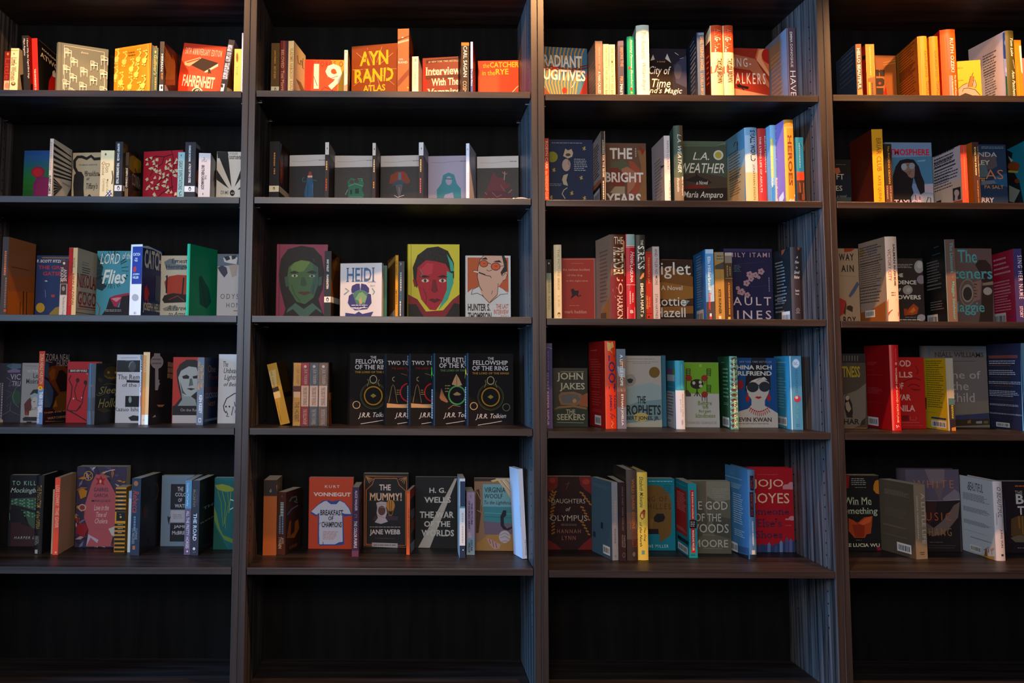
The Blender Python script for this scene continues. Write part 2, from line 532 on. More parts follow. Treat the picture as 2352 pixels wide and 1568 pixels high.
for qx, qy in ((578, 238), (632, 322), (720, 410), (624, 465), (566, 390), (562, 520), (712, 545), (806, 490), (812, 355), (905, 308), (898, 435), (895, 585), (617, 600)):
    CH += [L('e9dcc6', 6, qx+4, qy, qx+36, qy+4), L('e9dcc6', 6, qx+4, qy, qx+8, qy+88), L('e9dcc6', 6, qx+36, qy+4, qx+34, qy+74), L('e9dcc6', 9, qx+4, qy+42, qx+66, qy+44),
           L('e9dcc6', 6, qx+66, qy+24, qx+64, qy+86), L('e9dcc6', 6, qx+36, qy+14, qx+68, qy+26), L('e9dcc6', 5, qx+16, qy+4, qx+18, qy+42), L('e9dcc6', 5, qx+27, qy+6, qx+27, qy+42), R(qx+6, qy+30, qx+60, qy+46, 'e9dcc6')]
CH = [o for o in CH if True]
bk(c, 'F', 'grey green clothbound book patterned with white chairs', [518, 972], 183, .06, phi=24, Tk=.03, hc=1, col=('74796a', '74796a', '74796a'),
   f=[L('e9dcc6', 5, 578, 640, 578, 212, 940, 275, 940, 640), L('5c6154', 5, 552, 190, 548, 640), T('Emma', 730, 268, 795, 292, 'e9dcc6', 'i')] + CH)
SW = []
for qx, qy in ((1060, 262), (1048, 420), (1130, 285), (1098, 470), (1195, 350), (1180, 510), (1258, 262), (1240, 400), (1300, 500), (1315, 275), (1260, 560), (1105, 580)):
    SW += [L('f0cf62', 12, qx, qy, qx+14, qy+22, qx-4, qy+48, qx+10, qy+70), E(qx-12, qy+78, 20, 26, 'f0cf62'), E(qx-12, qy-8, 9, 8, 'f0cf62'), E(qx+8, qy-14, 9, 8, 'f0cf62'), E(qx-26, qy+112, 7, 7, 'f0cf62'), E(qx-8, qy+116, 7, 7, 'f0cf62')]
bk(c, 'F', 'mustard yellow clothbound book patterned with pale birds', [1030, 1356], 243, .115, phi=-21, Tk=.028, hc=1, col=('c98a1e', 'c98a1e', 'c98a1e'),
   f=[L('e8bd48', 5, 1062, 640, 1062, 252, 1335, 205, 1335, 640), L('a86f14', 4, 1345, 192, 1350, 640)] + SW + [N(1160, 268, 1220, 310, 2, 'a86f14')])
bk(c, 'S', 'slim dark green book with gold lettering', [1376, 1421], 236, .04, col=('2c4a38', '2f4c3a', '2c4a38'), s=[E(1400, 272, 8, 12, 'd9a83c'), V("Gulliver's", 1388, 300, 1412, 480, 'd9a83c', 'i'), VN(1390, 500, 1410, 610, 1, 'b98f3c')])
bk(c, 'SR', 'black paperback with tangled orange pattern and white foot band', [1437, 1475, 1604], 178, .135, 110, fx=1, col=('1d130c', '221e20', '1d130c'),
   s=[V('HERMAN', 1453, 290, 1466, 445, 'e8e2dc'), V('MOBY', 1453, 460, 1466, 520, 'd9883a'), R(1436, 568, 1476, 640, 'f0ece6'), E(1456, 592, 9, 15, '443028')],
   f=[L('c86a1e', 9, 1482+9*i, 215+17*i, 1496+7*i, 300+20*(i % 4), 1484+9*i, 380+15*(i % 3), 1502+7*i, 470, 1490+8*i, 570) for i in range(11)] +
     [L('e09a40', 6, 1490+10*i, 260+12*i, 1478+11*i, 350, 1500+8*i, 440+8*i, 1488+9*i, 520) for i in range(9)] + [P('f0ece6', 1476, 568, 1490, 570, 1522, 640, 1476, 640)])
bk(c, 'F', 'orange red book with a drawn black book, tilted right', [1611, 2000], 241, .055, phi=-6, lean=7.5, Tk=.02, col=('d6370f', 'd6370f', 'd6370f'),
   f=[T('50TH ANNIVERSARY EDITION', 1668, 288, 2003, 262, 'f7d9b0', 'w'), P('2a1512', 1662, 360, 1800, 320, 1968, 372, 1840, 448),
      P('f2b98c', 1662, 360, 1800, 320, 1815, 328, 1705, 402, 1664, 388), P('d6370f', 1672, 366, 1800, 328, 1806, 336, 1690, 372), P('f6dfc0', 1842, 448, 1966, 376, 1964, 402, 1862, 455, 1842, 458),
      P('2a1512', 1872, 430, 1892, 425, 1902, 468, 1884, 460, 1876, 475), T('FAHRENHEIT', 1638, 575, 1938, 502, 'f7e2c0', 'b'), E(1775, 640, 52, 52, 'f7e2c0'), E(1775, 640, 42, 42, '20100c'), T('451', 1750, 645, 1805, 610, 'f7e2c0', 'b')])
bk(c, 'SR', 'black paperback leaning right with white foot band', [2013, 2066, 2148], 168, .03, 129, lean=8, col=('6a3a20', '1f1d24', '1f1d24'),
   s=[V('MIKHAIL BULGAKOV', 2040, 205, 2072, 365, 'f0ece6', 'b'), V('THE MASTER AND MARGARITA', 2004, 365, 2046, 520, 'f0ece6', 'b'), P('f0ece6', 1972, 555, 2025, 560, 2010, 640, 1950, 640), E(2000, 578, 10, 16, '443028')],
   f=[P('f0ece6', 2025, 560, 2090, 612, 2090, 640, 2010, 640), L('2a140c', 10, 2085, 300, 2075, 400, 2088, 480), L('b8622a', 8, 2098, 280, 2090, 420, 2100, 540), E(2110, 430, 14, 40, 'a04020')])
bk(c, 'S', 'bright yellow paperback with a small oval near the top', [2108, 2172], 246, .03, col=('f2cf56', 'f6d45e', 'f2cf56'), s=[E(2136, 322, 11, 44, 'c9862a'), E(2136, 322, 6, 34, '9a5a1e'), V('THE', 2128, 400, 2140, 480, 'e0a838')])
bk(c, 'S', 'thin pale lilac book squeezed against the right upright', [2174, 2204], 102, .02, col=('b9a8b8', 'cbb9c4', 'b9a8b8'), s=[V('ALBERT CAMUS', 2184, 330, 2198, 620, 'fff', 'b'), R(2174, 105, 2180, 640, 'e9dfe4')])

c = '12'
bk(c, 'S', 'brown spined paperback with orange lettering and cream foot', [152, 221], 211, .03, col=('5a3c10', '6c4a16', '5a3c10'),
   s=[V('JOHN STEINBECK', 176, 270, 190, 380, 'e8a040', 'b'), V('EAST OF EDEN', 176, 400, 190, 500, 'e8a040', 'b'), R(152, 566, 221, 660, 'f5e6c0'), E(186, 588, 8, 13, '805020'), E(186, 590, 4, 8, 'f5e6c0')])
bk(c, 'S', 'dark red and purple spined paperback', [226, 292], 192, .03, col=('5a1418', '661a1e', '5a1418'),
   s=[R(226, 192, 236, 660, '8a1c16'), R(252, 192, 256, 660, '8a3a2a'), V('BELOVED', 236, 265, 256, 415, 'd9a070', 's'), V('Toni Morrison', 234, 435, 256, 640, 'e0b080'), R(276, 192, 290, 660, '3c1028')])
bk(c, 'SR', 'cream paperback with curved cover and black script title', [292, 336, 434], 192, .138, 122, fx=1, col=('ecdca8', 'e6cf96', 'ecdca8'),
   s=[V('VLADIMIR NABOKOV', 308, 250, 330, 505, 'b08a40', 's'), V('LOLITA', 308, 520, 330, 640, 'b08a40', 's')],
   f=[L('3a3020', 4, 368, 310, 372, 375, 386, 382), L('3a3020', 4, 395, 350, 388, 385, 402, 392, 404, 360, 395, 350), L('3a3020', 4, 412, 335, 410, 415, 420, 418), P('8a7a50', 352, 500, 392, 530, 425, 600, 412, 660, 380, 560)])
bk(c, 'F', 'red orange book with a painted glow and a huge white 19', [430, 752], 345, .13, phi=1, Tk=.02, col=('e0501c', 'e0501c', 'e0501c'),
   f=[P('f0a018', 640, 350, 752, 350, 752, 660, 690, 660, 700, 480), P('c83010', 432, 350, 500, 350, 470, 660, 432, 660), T('GEORGE ORWELL', 495, 402, 900, 362, 'a02c10', 'w'), T('19', 500, 590, 735, 380, 'fbeed8', 'b'), T('84', 520, 800, 735, 620, 'fbeed8', 'b'),  # orange right part paints the bright warm light into the cover colour
      L('b04010', 5, 440, 500, 500, 480, 530, 560), L('b04010', 4, 600, 470, 640, 500, 700, 480), L('903010', 6, 560, 600, 590, 570, 680, 610)])
bk(c, 'SR', 'slim white spined book with dark cover', [750, 779, 808], 268, .03, 130, col=('2a1c18', 'ece0d8', '2a1c18'), s=[E(765, 285, 6, 7, 'c9b0a0'), VN(760, 310, 772, 470, 1, 'd9c8bc'), P('caa080', 750, 560, 779, 545, 779, 660, 750, 660)], f=[L('8a6a50', 5, 785, 330, 800, 420, 790, 560)])
bk(c, 'F', 'copper book with large yellow stencil lettering', [812, 1187], 240, .075, phi=-13, Tk=.045, col=('94450f', '94450f', '94450f'),
   f=[R(812, 240, 1240, 690, '94450f')] + [L('d8a878', 3, 1000+a*.28, 420+b_*.28, 1000+a, 420+b_) for a, b_ in ((-150, -130), (-60, -170), (60, -180), (150, -130), (180, 0), (160, 130), (-170, 140), (-180, 10), (60, 200), (-60, 200))] +
     [T('AYN', 878, 400, 1112, 265, 'f2c01c', 'b'), T('RAND', 836, 540, 1155, 405, 'f2c01c', 'b'), T('ATLAS', 905, 612, 1088, 545, 'f2c01c', 'b')] + [L('94450f', 9, 950, 260, 925, 405), L('94450f', 9, 915, 400, 900, 545), L('94450f', 9, 1100, 400, 1085, 545)])
bk(c, 'SR', 'tall copper spined book with cream diagonal stripes', [1188, 1280, 1322], 92, .03, 152, col=('8a3f18', 'b8622c', '8a3f18'), s=[P('e0b088', 1190, 200, 1280, 176, 1280, 192, 1190, 216), E(1230, 168, 9, 9, 'f0d8c0'), P('6a2c10', 1190, 182, 1280, 150, 1280, 158, 1190, 192), T('AYN', 1198, 352, 1232, 335, 'f0d8c0', 's'), T('RAND', 1192, 378, 1270, 358, 'f0d8c0', 's'), P('8a421c', 1190, 520, 1280, 420, 1280, 470, 1190, 570), E(1272, 575, 7, 6, 'f2c01c')],
   f=[P('5a2410', 1284, 300, 1322, 300, 1322, 345, 1284, 345)])
bk(c, 'SR', 'short white spined paperback beside the copper books', [1306, 1358, 1393], 320, .03, 130, col=('e0cfc0', 'eee0cc', 'e0cfc0'), s=[L('5a4a3c', 4, 1326, 345, 1334, 338, 1338, 350, 1330, 360), V('THE STRANGER', 1322, 385, 1340, 560, 'c9b49c')])
bk(c, 'F', 'dark red book with cream blackletter style title', [1393, 1684], 335, .115, phi=-9, Tk=.022, col=('8c2e0e', '8c2e0e', '8c2e0e'),
   f=[P('b02008', 1393, 350, 1416, 380, 1440, 660, 1393, 660), P('5a2410', 1420, 352, 1700, 325, 1800, 318, 1800, 345, 1420, 378), T('#1 NEW YORK TIMES BESTSELLING AUTHOR', 1440, 374, 1790, 340, 'e8c090', 's'),
      R(1416, 480, 1800, 490, '6a3418'), T('Interview', 1416, 478, 1706, 395, 'f3e2c8', 'bs'), T('With The', 1462, 562, 1688, 490, 'f3e2c8', 'bs'), T('Vampire', 1428, 655, 1702, 572, 'f3e2c8', 'bs')])
bk(c, 'S', 'black spined paperback with tall white lettering', [1709, 1773], 205, .03, col=('241a14', '2c1e14', '241a14'), s=[R(1709, 205, 1773, 232, 'b8742a'), V('CARL SAGAN', 1726, 235, 1756, 488, 'f3ece0'), V('COSMOS', 1722, 520, 1752, 660, 'c9a888')])
bk(c, 'SR', 'very thin white and blue spined book', [1785, 1804, 1858], 200, .14, 112, th=-9, fx=1, col=('7a1c14', '3a4a86', '7a1c14'), s=[R(1785, 200, 1804, 420, 'd8d0dc'), V('The Little Prince', 1788, 425, 1801, 560, 'e8e8f4')])
bk(c, 'F', 'orange red book with yellow hand lettered title', [1846, 2178], 357, .14, phi=-4, Tk=.02, col=('c8400c', 'c8400c', 'c8400c'),
   f=[T('the', 1886, 415, 1938, 375, 'f0c020', ''), T('CATCHER', 1942, 412, 2180, 362, 'f0c020', 'b'), T('in the', 1880, 475, 1985, 432, 'f0c020', ''), T('RYE', 1990, 468, 2096, 420, 'f0c020', 'b'), L('f6d8a8', 6, 2120, 620, 2160, 575, 2190, 560, 2200, 600)])
c = '13'
bk(c, 'F', 'book with wavy blue and orange stripes, white block title', [72, 445], 230, .12, phi=7, Tk=.028, col=('3f6f8e', '3f6f8e', '3f6f8e'),
   f=[L('c98a30', 11, 90+30*i, 225, 84+29*i, 290, 110+26*i, 360, 100+27*i, 430, 90+25*i, 520, 130+20*i, 620) for i in range(12)] + [L('7a2418', 9, 72, 400+22*i, 180, 390+18*i, 300, 420+14*i, 445, 380+20*i) for i in range(2)] + [P('7a3a18', 76, 640, 90, 540, 160, 620, 210, 640), P('8a1c14', 445, 420, 420, 520, 380, 620, 445, 640), E(265, 580, 20, 24, 'a02018'), E(185, 395, 22, 20, 'b02418'),
      T('RADIANT', 94, 388, 400, 310, 'efe6da', 'b'), T('FUGITIVES', 60, 492, 430, 424, 'efe6da', 'b'), L('d8c8b0', 5, 320, 560, 340, 530, 350, 510)])
bk(c, 'SL', 'brown grey book with white lettering beside cream twins', [452, 510, 568], 188, .03, 128, th=0, col=('6a5040', '7a5f50', '8a6a52'),
   s=[V('FREDRIK BACKMAN', 534, 235, 550, 410, 'b09a88'), V('A MAN CALLED OVE', 530, 430, 554, 660, 'f0e6da', '')], b=[N(462, 400, 512, 600, 9, 'c0a080')])
bk(c, 'S', 'cream spined paperback with brown serif capitals, left of its pair', [573, 617], 213, .03, col=('ecd49a', 'f0d8a0', 'ecd49a'), s=[V('THE SILENCE OF THE GIRLS', 586, 240, 608, 520, '8a5a30', ''), V('PAT BARKER', 586, 530, 608, 660, '8a5a30')])
bk(c, 'S', 'cream spined paperback with brown serif capitals, right of its pair', [620, 667], 216, .03, col=('efdca8', 'f2dca6', 'efdca8'), s=[V('THE WOMEN OF TROY', 632, 240, 656, 515, '8a5a30', ''), V('PAT BARKER', 632, 530, 656, 660, '8a5a30')])
bk(c, 'SL', 'navy spined book with orange lettering and cream back', [667, 690, 736], 188, .03, 136, th=-9, col=('2a2844', '33304e', 'e0a878'), s=[R(690, 188, 738, 222, '5a4a6a'), V('BEFORE THE', 708, 240, 732, 390, 'd07850'), V('FIRST', 706, 470, 730, 540, 'e09060'), V('FIRST LIE', 706, 530, 728, 680, 'f0e0d0', 'b')])
bk(c, 'SL', 'emerald green hardcover with slanted cream title', [741, 762, 818], 155, .03, 136, th=-8, hc=1, col=('0f8a6a', '12906e', '0f8a6a'), s=[V('Seeking Fortune Elsewhere', 784, 180, 808, 560, 'f0efe0', 'i'), E(780, 405, 9, 12, 'd03020'), E(794, 570, 9, 12, 'd03020'), E(798, 600, 8, 8, 'e0c040')])
bk(c, 'SL', 'tall pale mint hardcover with grey script title', [778, 836, 938], 68, .025, 150, hc=1, col=('cfe0d4', 'dceade', 'd2e2da'), s=[V('The Romantic', 872, 120, 910, 340, '8a8a7a', 'i'), V('William Boyd', 872, 365, 912, 585, '8a8a7a', 'i')])
bk(c, 'F', 'dark starry book with cat ears and white script title', [900, 1235], 246, .11, phi=2, Tk=.03, col=('2a2430', '2a2430', '2a2430'),
   f=[P('241810', 900, 380, 960, 300, 985, 345, 1060, 345, 1075, 285, 1120, 380, 1130, 660, 900, 660), P('d8d0c8', 946, 345, 968, 295, 982, 335), P('d8d0c8', 1064, 328, 1080, 288, 1112, 362), P('3c3c58', 1130, 380, 1235, 300, 1235, 560, 1150, 520), E(1165, 430, 30, 60, '55505e'), L('e8e4e8', 3, 1140, 280, 1170, 300), L('e8e4e8', 2, 1180, 330, 1210, 320),
      T('a novel', 1000, 357, 1062, 344, 'c9a080'), T('City of', 936, 470, 1110, 390, 'efe8e4', 'i'), T('Time', 960, 555, 1105, 490, 'efe8e4', 'i'), T("and's Magic", 915, 614, 1198, 560, 'efe8e4', 'i')])
bk(c, 'SL', 'navy book with steel blue spine and orange capitals', [1235, 1320, 1377], 122, .03, 138, col=('2a3c5a', '50607a', '24344e'), s=[R(1326, 122, 1386, 140, '8a9ab0'), V('SHELTERING ANGEL', 1340, 150, 1372, 425, 'e09a50', ''), V('LOUELLA BRYANT', 1346, 445, 1372, 660, 'e09a50')],
   b=[N(1262, 190, 1312, 400, 8, 'a0acc4'), N(1268, 400, 1312, 620, 8, '8a96b0')])
WS = [R(1424, 68, 1524, 280, 'd8481c'), P('f0b060', 1424, 240, 1524, 300, 1524, 380, 1424, 340), P('b85a3c', 1424, 390, 1470, 385, 1524, 400, 1524, 470, 1460, 440, 1424, 450), V('WING-WALKERS', 1450, 88, 1506, 350, 'f6e6d0', 'b'), V('TAYLOR BROWN', 1470, 330, 1516, 525, '6a2a1c', 'b')]
bk(c, 'SL', 'red to cream hardcover with white slanted capitals, left twin', [1386, 1425, 1522], 68, .03, 150, th=0, hc=1, col=('c04420', 'f0d0a0', '4a1c14'), s=WS,
   b=[P('f2cfa0', 1386, 150, 1425, 70, 1425, 180, 1386, 230), N(1392, 310, 1420, 540, 6, 'c04030')])
bk(c, 'S', 'red to cream hardcover with white slanted capitals, right twin', [1525, 1607], 68, .03, 150, hc=1, col=('c04420', 'f0d0a0', '4a1c14'),
   s=[R(1525, 68, 1607, 280, 'd8481c'), P('f0b060', 1525, 240, 1607, 300, 1607, 380, 1525, 340), P('b85a3c', 1525, 390, 1560, 385, 1607, 400, 1607, 470, 1560, 440, 1525, 450), V('WING-WALKERS', 1534, 88, 1590, 350, 'f6e6d0', 'b'), V('TAYLOR BROWN', 1552, 330, 1598, 520, '6a2a1c', 'b')])
bk(c, 'F', 'red sunset book with a black biplane', [1560, 1890], 242, .11, phi=3, Tk=.03, col=('9a2f1c', '9a2f1c', '9a2f1c'),
   f=[P('d86a3c', 1780, 320, 1800, 242, 1890, 242, 1890, 460, 1850, 420), P('f0a070', 1790, 340, 1810, 260, 1850, 250, 1830, 330, 1890, 440, 1890, 470), E(1920, 300, 90, 75, 'b02018'), P('b86848', 1600, 290, 1780, 330, 1890, 520, 1890, 560, 1740, 420, 1600, 400), P('c88a68', 1600, 560, 1890, 620, 1890, 660, 1600, 660),
      T('WING-', 1540, 390, 1745, 325, 'e0d4cc', 'w'), T('WALKERS', 1555, 525, 1860, 445, 'e0d4cc', 'w'), P('1c1414', 1630, 530, 1700, 545, 1728, 552, 1722, 572, 1690, 562, 1640, 556), L('1c1414', 7, 1650, 525, 1690, 580), L('1c1414', 6, 1640, 545, 1670, 500)])
bk(c, 'SL', 'pale blue grey hardcover beside the blue lit upright', [1890, 2035, 2104], 85, .03, 150, th=-1, col=('6a5a6a', '5a4450', '8a90a4'),
   s=[R(2035, 85, 2050, 660, 'b0a0ac'), V('EMMA DONOGHUE', 2054, 115, 2082, 395, 'f0e2d0', ''), V('HAVEN', 2056, 425, 2108, 690, 'f2ece6', 'l')], b=[P('a88a6a', 1890, 250, 1990, 180, 1970, 320, 1910, 420, 1890, 420), N(1905, 320, 2012, 620, 11, 'd0a070'), T('HAVEN', 1905, 375, 1978, 290, 'd8a860', '')])  # tan patch on the back paints in a pool of warm lamp light
c = '14'
bk(c, 'SL', 'slate blue backed book with white title on brown spine', [200, 430, 497], 258, .03, 150, col=('7a6a70', '6a4c3c', '3a4860'), s=[R(430, 258, 497, 300, 'c05a2c'), V('HELLO BEAUTIFUL', 436, 305, 490, 765, 'f6ecdc', 'b'), P('c08a4a', 448, 780, 497, 770, 517, 860, 448, 860)], b=[N(260, 340, 420, 480, 6, '6a7890'), N(240, 500, 420, 660, 6, '56647c')])
bk(c, 'SL', 'orange spined book with red back and dark patch', [495, 545, 645], 260, .03, 145, th=-5, col=('c86a14', 'd8821c', 'b02010'), s=[VN(576, 285, 606, 610, 1, 'f0c070'), P('8a5a28', 562, 650, 655, 625, 660, 860, 566, 860), R(570, 690, 600, 860, 'e0a020'), VN(602, 700, 630, 850, 1, '4a3a28')], b=[P('1c1414', 500, 395, 548, 375, 552, 420, 505, 440)])
bk(c, 'F', 'tan orange book with stacked dark block letters', [655, 890], 385, .13, phi=2, Tk=.03, col=('a86028', 'a86028', 'a86028'), f=[L('d89a50', 6, 740, 470, 880, 440), L('d89a50', 6, 740, 495, 880, 470), R(600, 548, 755, 625, '2a1c18'), R(690, 580, 700, 625, 'a86028'), R(690, 548, 698, 562, 'a86028'), P('2a1c18', 600, 645, 730, 645, 752, 665, 752, 720, 735, 738, 600, 738), R(600, 755, 745, 835, '2a1c18'), P('b02010', 745, 800, 770, 740, 785, 830, 740, 840), E(700, 705, 16, 14, 'c03018')])
DS = 'DARLING'
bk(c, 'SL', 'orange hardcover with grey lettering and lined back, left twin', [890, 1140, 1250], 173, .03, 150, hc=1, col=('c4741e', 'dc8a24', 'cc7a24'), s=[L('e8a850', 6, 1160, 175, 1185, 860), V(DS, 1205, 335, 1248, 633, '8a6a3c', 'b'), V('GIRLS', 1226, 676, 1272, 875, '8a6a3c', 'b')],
   b=[N(915, 320, 1110, 560, 13, '7a4414'), N(925, 600, 1130, 850, 13, '7a4414')])
bk(c, 'SL', 'orange hardcover with grey lettering, right twin', [1250, 1275, 1375], 173, .03, 150, th=-9, hc=1, col=('c4741e', 'd4801c', 'cc7a24'), s=[V(DS, 1322, 335, 1360, 633, '8a6a3c', 'b'), V('GIRLS', 1342, 676, 1386, 875, '8a6a3c', 'b')])
bk(c, 'SL', 'thick red orange hardcover with white and silver lettering', [1335, 1400, 1575], 100, .025, 150, th=-9, hc=1, col=('d83a0c', 'e0500f', 'c82c0a'), s=[P('8a5a50', 1450, 170, 1480, 170, 1520, 540, 1480, 560), P('8a7a80', 1482, 620, 1520, 620, 1540, 850, 1490, 850), V('RUTH OZEKI', 1492, 195, 1552, 580, 'f8efe0', ''), V('The Book of Form', 1546, 610, 1580, 850, 'f6dcc0', 's'), V('and Emptiness', 1510, 620, 1542, 850, 'f6dcc0', 's')])
bk(c, 'F', 'yellow book with a cartoon hand holding a candle', [1592, 1860], 455, .195, fx=1, phi=-13, Tk=.02, col=('d0a010', 'd0a010', 'd0a010'),
   f=[N(1585, 515, 1650, 548, 1, 'a08010'), N(1590, 658, 1660, 688, 1, 'a08010'), P('d09080', 1590, 780, 1650, 730, 1710, 700, 1720, 750, 1800, 770, 1850, 840, 1600, 850), P('c8642c', 1710, 745, 1742, 625, 1776, 625, 1762, 745), L('2a1a10', 6, 1755, 620, 1768, 585), P('d09080', 1760, 680, 1785, 660, 1808, 720, 1795, 755, 1765, 745),
      L('2a1a10', 6, 1590, 770, 1650, 725, 1705, 700), L('2a1a10', 6, 1708, 750, 1740, 622, 1778, 625, 1762, 740), L('2a1a10', 6, 1765, 680, 1785, 662, 1808, 720, 1795, 755), L('2a1a10', 7, 1645, 800, 1660, 765, 1710, 760, 1790, 775, 1850, 840), P('2a1a10', 1610, 850, 1680, 815, 1780, 850)])
bk(c, 'SL', 'white backed hardcover with a floral edge and script title', [1720, 2150, 2245], 105, .03, 150, hc=1, col=('5a5020', '4a4418', 'e0d4cc'), s=[V('Tom Lake', 2180, 190, 2222, 400, 'f2eee6', 'i'), L('e0dcd0', 4, 2215, 440, 2240, 540), V('Ann Patchett', 2200, 560, 2252, 860, 'f2eee6', 'i')],
   b=[P('3a5a90', 2110, 130, 2160, 100, 2165, 420, 2120, 420), P('b8c8d8', 2122, 420, 2165, 420, 2170, 620, 2135, 620), P('2c6a3c', 2140, 620, 2170, 620, 2178, 860, 2150, 860), E(2140, 240, 14, 30, '8ab0d0'), E(2150, 550, 10, 30, 'f0f0f0'), N(1880, 390, 2060, 560, 8, '5a4a40'), N(1900, 570, 2060, 830, 11, '6a5a50')])
bk(c, 'S', 'orange spined book at the right picture edge', [2250, 2330], 210, .03, col=('d86a14', 'e07c18', 'd86a14'), s=[P('f4ead8', 2292, 275, 2330, 275, 2345, 600, 2318, 560), VN(2274, 480, 2300, 860, 1, 'f6b060')])
bk(c, 'S', 'pink spined book cut off by the right picture edge', [2334, 2420], 418, .03, col=('a86060', 'b86a68', 'a86060'))
# ================================================================== second shelf
c = '21'
bk(c, 'F', 'blue to green book with a blurred magenta figure', [212, 470], 220, .1, phi=-3, Tk=.018, col=('1f4a8a', '1f4a8a', '1f4a8a'),
   f=[R(200, 262+52*i, 475, 316+52*i, q) for i, q in enumerate(('1e5286', '1d5a70', '1c6450', '1c6a38', '1d6a28', '1e641e', '1c5a1a', '1c5a1a'))] + [E(345, 412, 62, 52, '8a1c34'), E(338, 415, 46, 40, 'b01c2c'), E(330, 418, 28, 28, 'c01c24'), P('7a1c58', 300, 640, 298, 520, 330, 462, 400, 452, 460, 470, 475, 640), P('8a1c50', 320, 640, 325, 540, 345, 480, 410, 470, 470, 500, 470, 640)])
RAY = []
for i in range(26):
    a = math.radians(150 + i*6.4); q = 600
    RAY.append(P('1c1a1c', 560 + 12*math.cos(a), 590 + 14*math.sin(a), 560 + q*math.cos(a - .026), 590 + q*1.3*math.sin(a - .026), 560 + q*math.cos(a + .026), 590 + q*1.3*math.sin(a + .026)))
bk(c, 'SR', 'white paperback with a fan of black rays', [443, 475, 645], 112, .025, 132, col=('e6e0d8', 'e2dad6', 'e6e0d8'), s=[VN(450, 140, 466, 400, 1, 'c9b4b4'), V('ALBERT CAMUS', 440, 440, 456, 610, '2a2224', 'b')],
   f=[P('1c1a1c', 480, y0, 640, y1, 640, y1 + 10, 480, y0 + h) for y0, y1, h in ((150, 270, 26), (205, 315, 26), (258, 355, 26), (306, 390, 24), (352, 425, 24), (394, 455, 22), (432, 482, 20))] + [P('1c1a1c', 480, y0, 560, 548, 480, y0 + 20) for y0 in (462, 492, 522, 552, 582, 610)] + [N(560, 500, 640, 560, 3, '8a8074'), P('4a4a40', 600, 625, 660, 560, 660, 640)])
bk(c, 'F', 'beige book with a curling black tailed cat shape', [650, 960], 240, .11, phi=-5, Tk=.016, col=('c0ae90', 'c0ae90', 'c0ae90'),
   f=[L('241e1c', 26, 700, 425, 672, 370, 672, 310, 700, 276, 740, 275, 780, 292, 820, 268, 850, 295, 905, 290), P('241e1c', 664, 640, 660, 520, 668, 440, 700, 405, 735, 412, 756, 450, 752, 560, 758, 640), T('TRUMAN CAPOTE', 708, 355, 876, 340, '5a7068', 'b'), L('241e1c', 5, 768, 400, 764, 435, 785, 428, 768, 415), T('Breakfast', 770, 450, 890, 400, '2a2422', 'i'), T('at', 778, 485, 808, 460, '2a2422', 'i'), T("Tiffany's", 775, 580, 880, 510, '2a2422', 'i'), P('2a2422', 790, 625, 808, 610, 824, 630, 824, 640, 790, 640), E(893, 437, 8, 12, '6a1c1c')])
bk(c, 'S', 'cream spined paperback with faded lettering and blue corner pattern', [903, 1024], 218, .03, col=('e8d49a', 'f2e2b2', 'e8d49a'), s=[E(952, 252, 7, 11, '5a4a2a'), V('Don', 950, 335, 985, 415, '9a8454'), V('Quixote', 915, 318, 945, 440, '9a8454'), V('Miguel de', 955, 475, 975, 585, 'b8a068'), V('Cervantes', 925, 470, 945, 585, 'b8a068'), L('2a3a9a', 7, 940, 640, 1000, 575), L('2a3a9a', 7, 965, 640, 1005, 600), L('2a3a9a', 6, 960, 590, 1000, 640), L('2a3a9a', 5, 980, 575, 1010, 620), L('2a1a14', 8, 1010, 400, 1016, 460, 1008, 520)])
bk(c, 'SR', 'dark grey spined paperback with white band and mural cover', [1035, 1102, 1262], 140, .14, 124, th=0, fx=1, col=('3a2c18', '2a2c33', '2c2a2c'), s=[V('GEOFFREY CHAUCER', 1060, 155, 1074, 312, 'f0ece6', 'b'), V('THE CANTERBURY TALES', 1052, 328, 1068, 516, 'f0ece6', 'b'), BAND(1030, 530, 1102, 582)],
   f=[P('6a4a1c', 1102, 140, 1150, 160, 1150, 230, 1102, 230), P('8a6a1c', 1102, 190, 1130, 200, 1130, 235, 1102, 240), P('2c2c34', 1150, 165, 1262, 230, 1262, 270, 1150, 220), P('f0ece6', 1102, 530, 1130, 540, 1130, 585, 1102, 582), R(1102, 260, 1124, 520, '4a3a20')])
bk(c, 'SR', 'paperback with a golden tree on its dark cover', [1127, 1158, 1286], 236, .02, 110, th=0, col=('3a2a18', '2c2620', '2c2620'), s=[R(1125, 236, 1158, 352, '5a4432'), V('JOSEPH CONRAD', 1131, 375, 1146, 550, 'f0ece6', 'b'), P('7a6a50', 1120, 560, 1158, 560, 1158, 640, 1120, 640)],
   f=[P('9a7a18', 1160, 270, 1200, 255, 1260, 300, 1282, 350, 1270, 420, 1200, 420, 1160, 380), E(1235, 340, 36, 50, 'b08a1c'), L('1c1410', 6, 1180, 240, 1230, 265, 1275, 300), L('1c1410', 6, 1230, 640, 1235, 470, 1215, 380), T('CONRAD', 1185, 525, 1280, 480, 'b8a888', ''), P('5a3a18', 1160, 640, 1200, 580, 1286, 600, 1286, 640), R(1160, 430, 1180, 470, '2c4a3a')])
LF = []
RL = random.Random(3)
for i in range(64):
    x, y = RL.uniform(1310, 1620), RL.uniform(285, 630); a = RL.uniform(-1, .3)
    for s_ in (-.35, 0, .35):
        LF.append(L('e6cfa8', 6, x, y, x + 26*math.cos(a + s_), y + 34*math.sin(a + s_)))
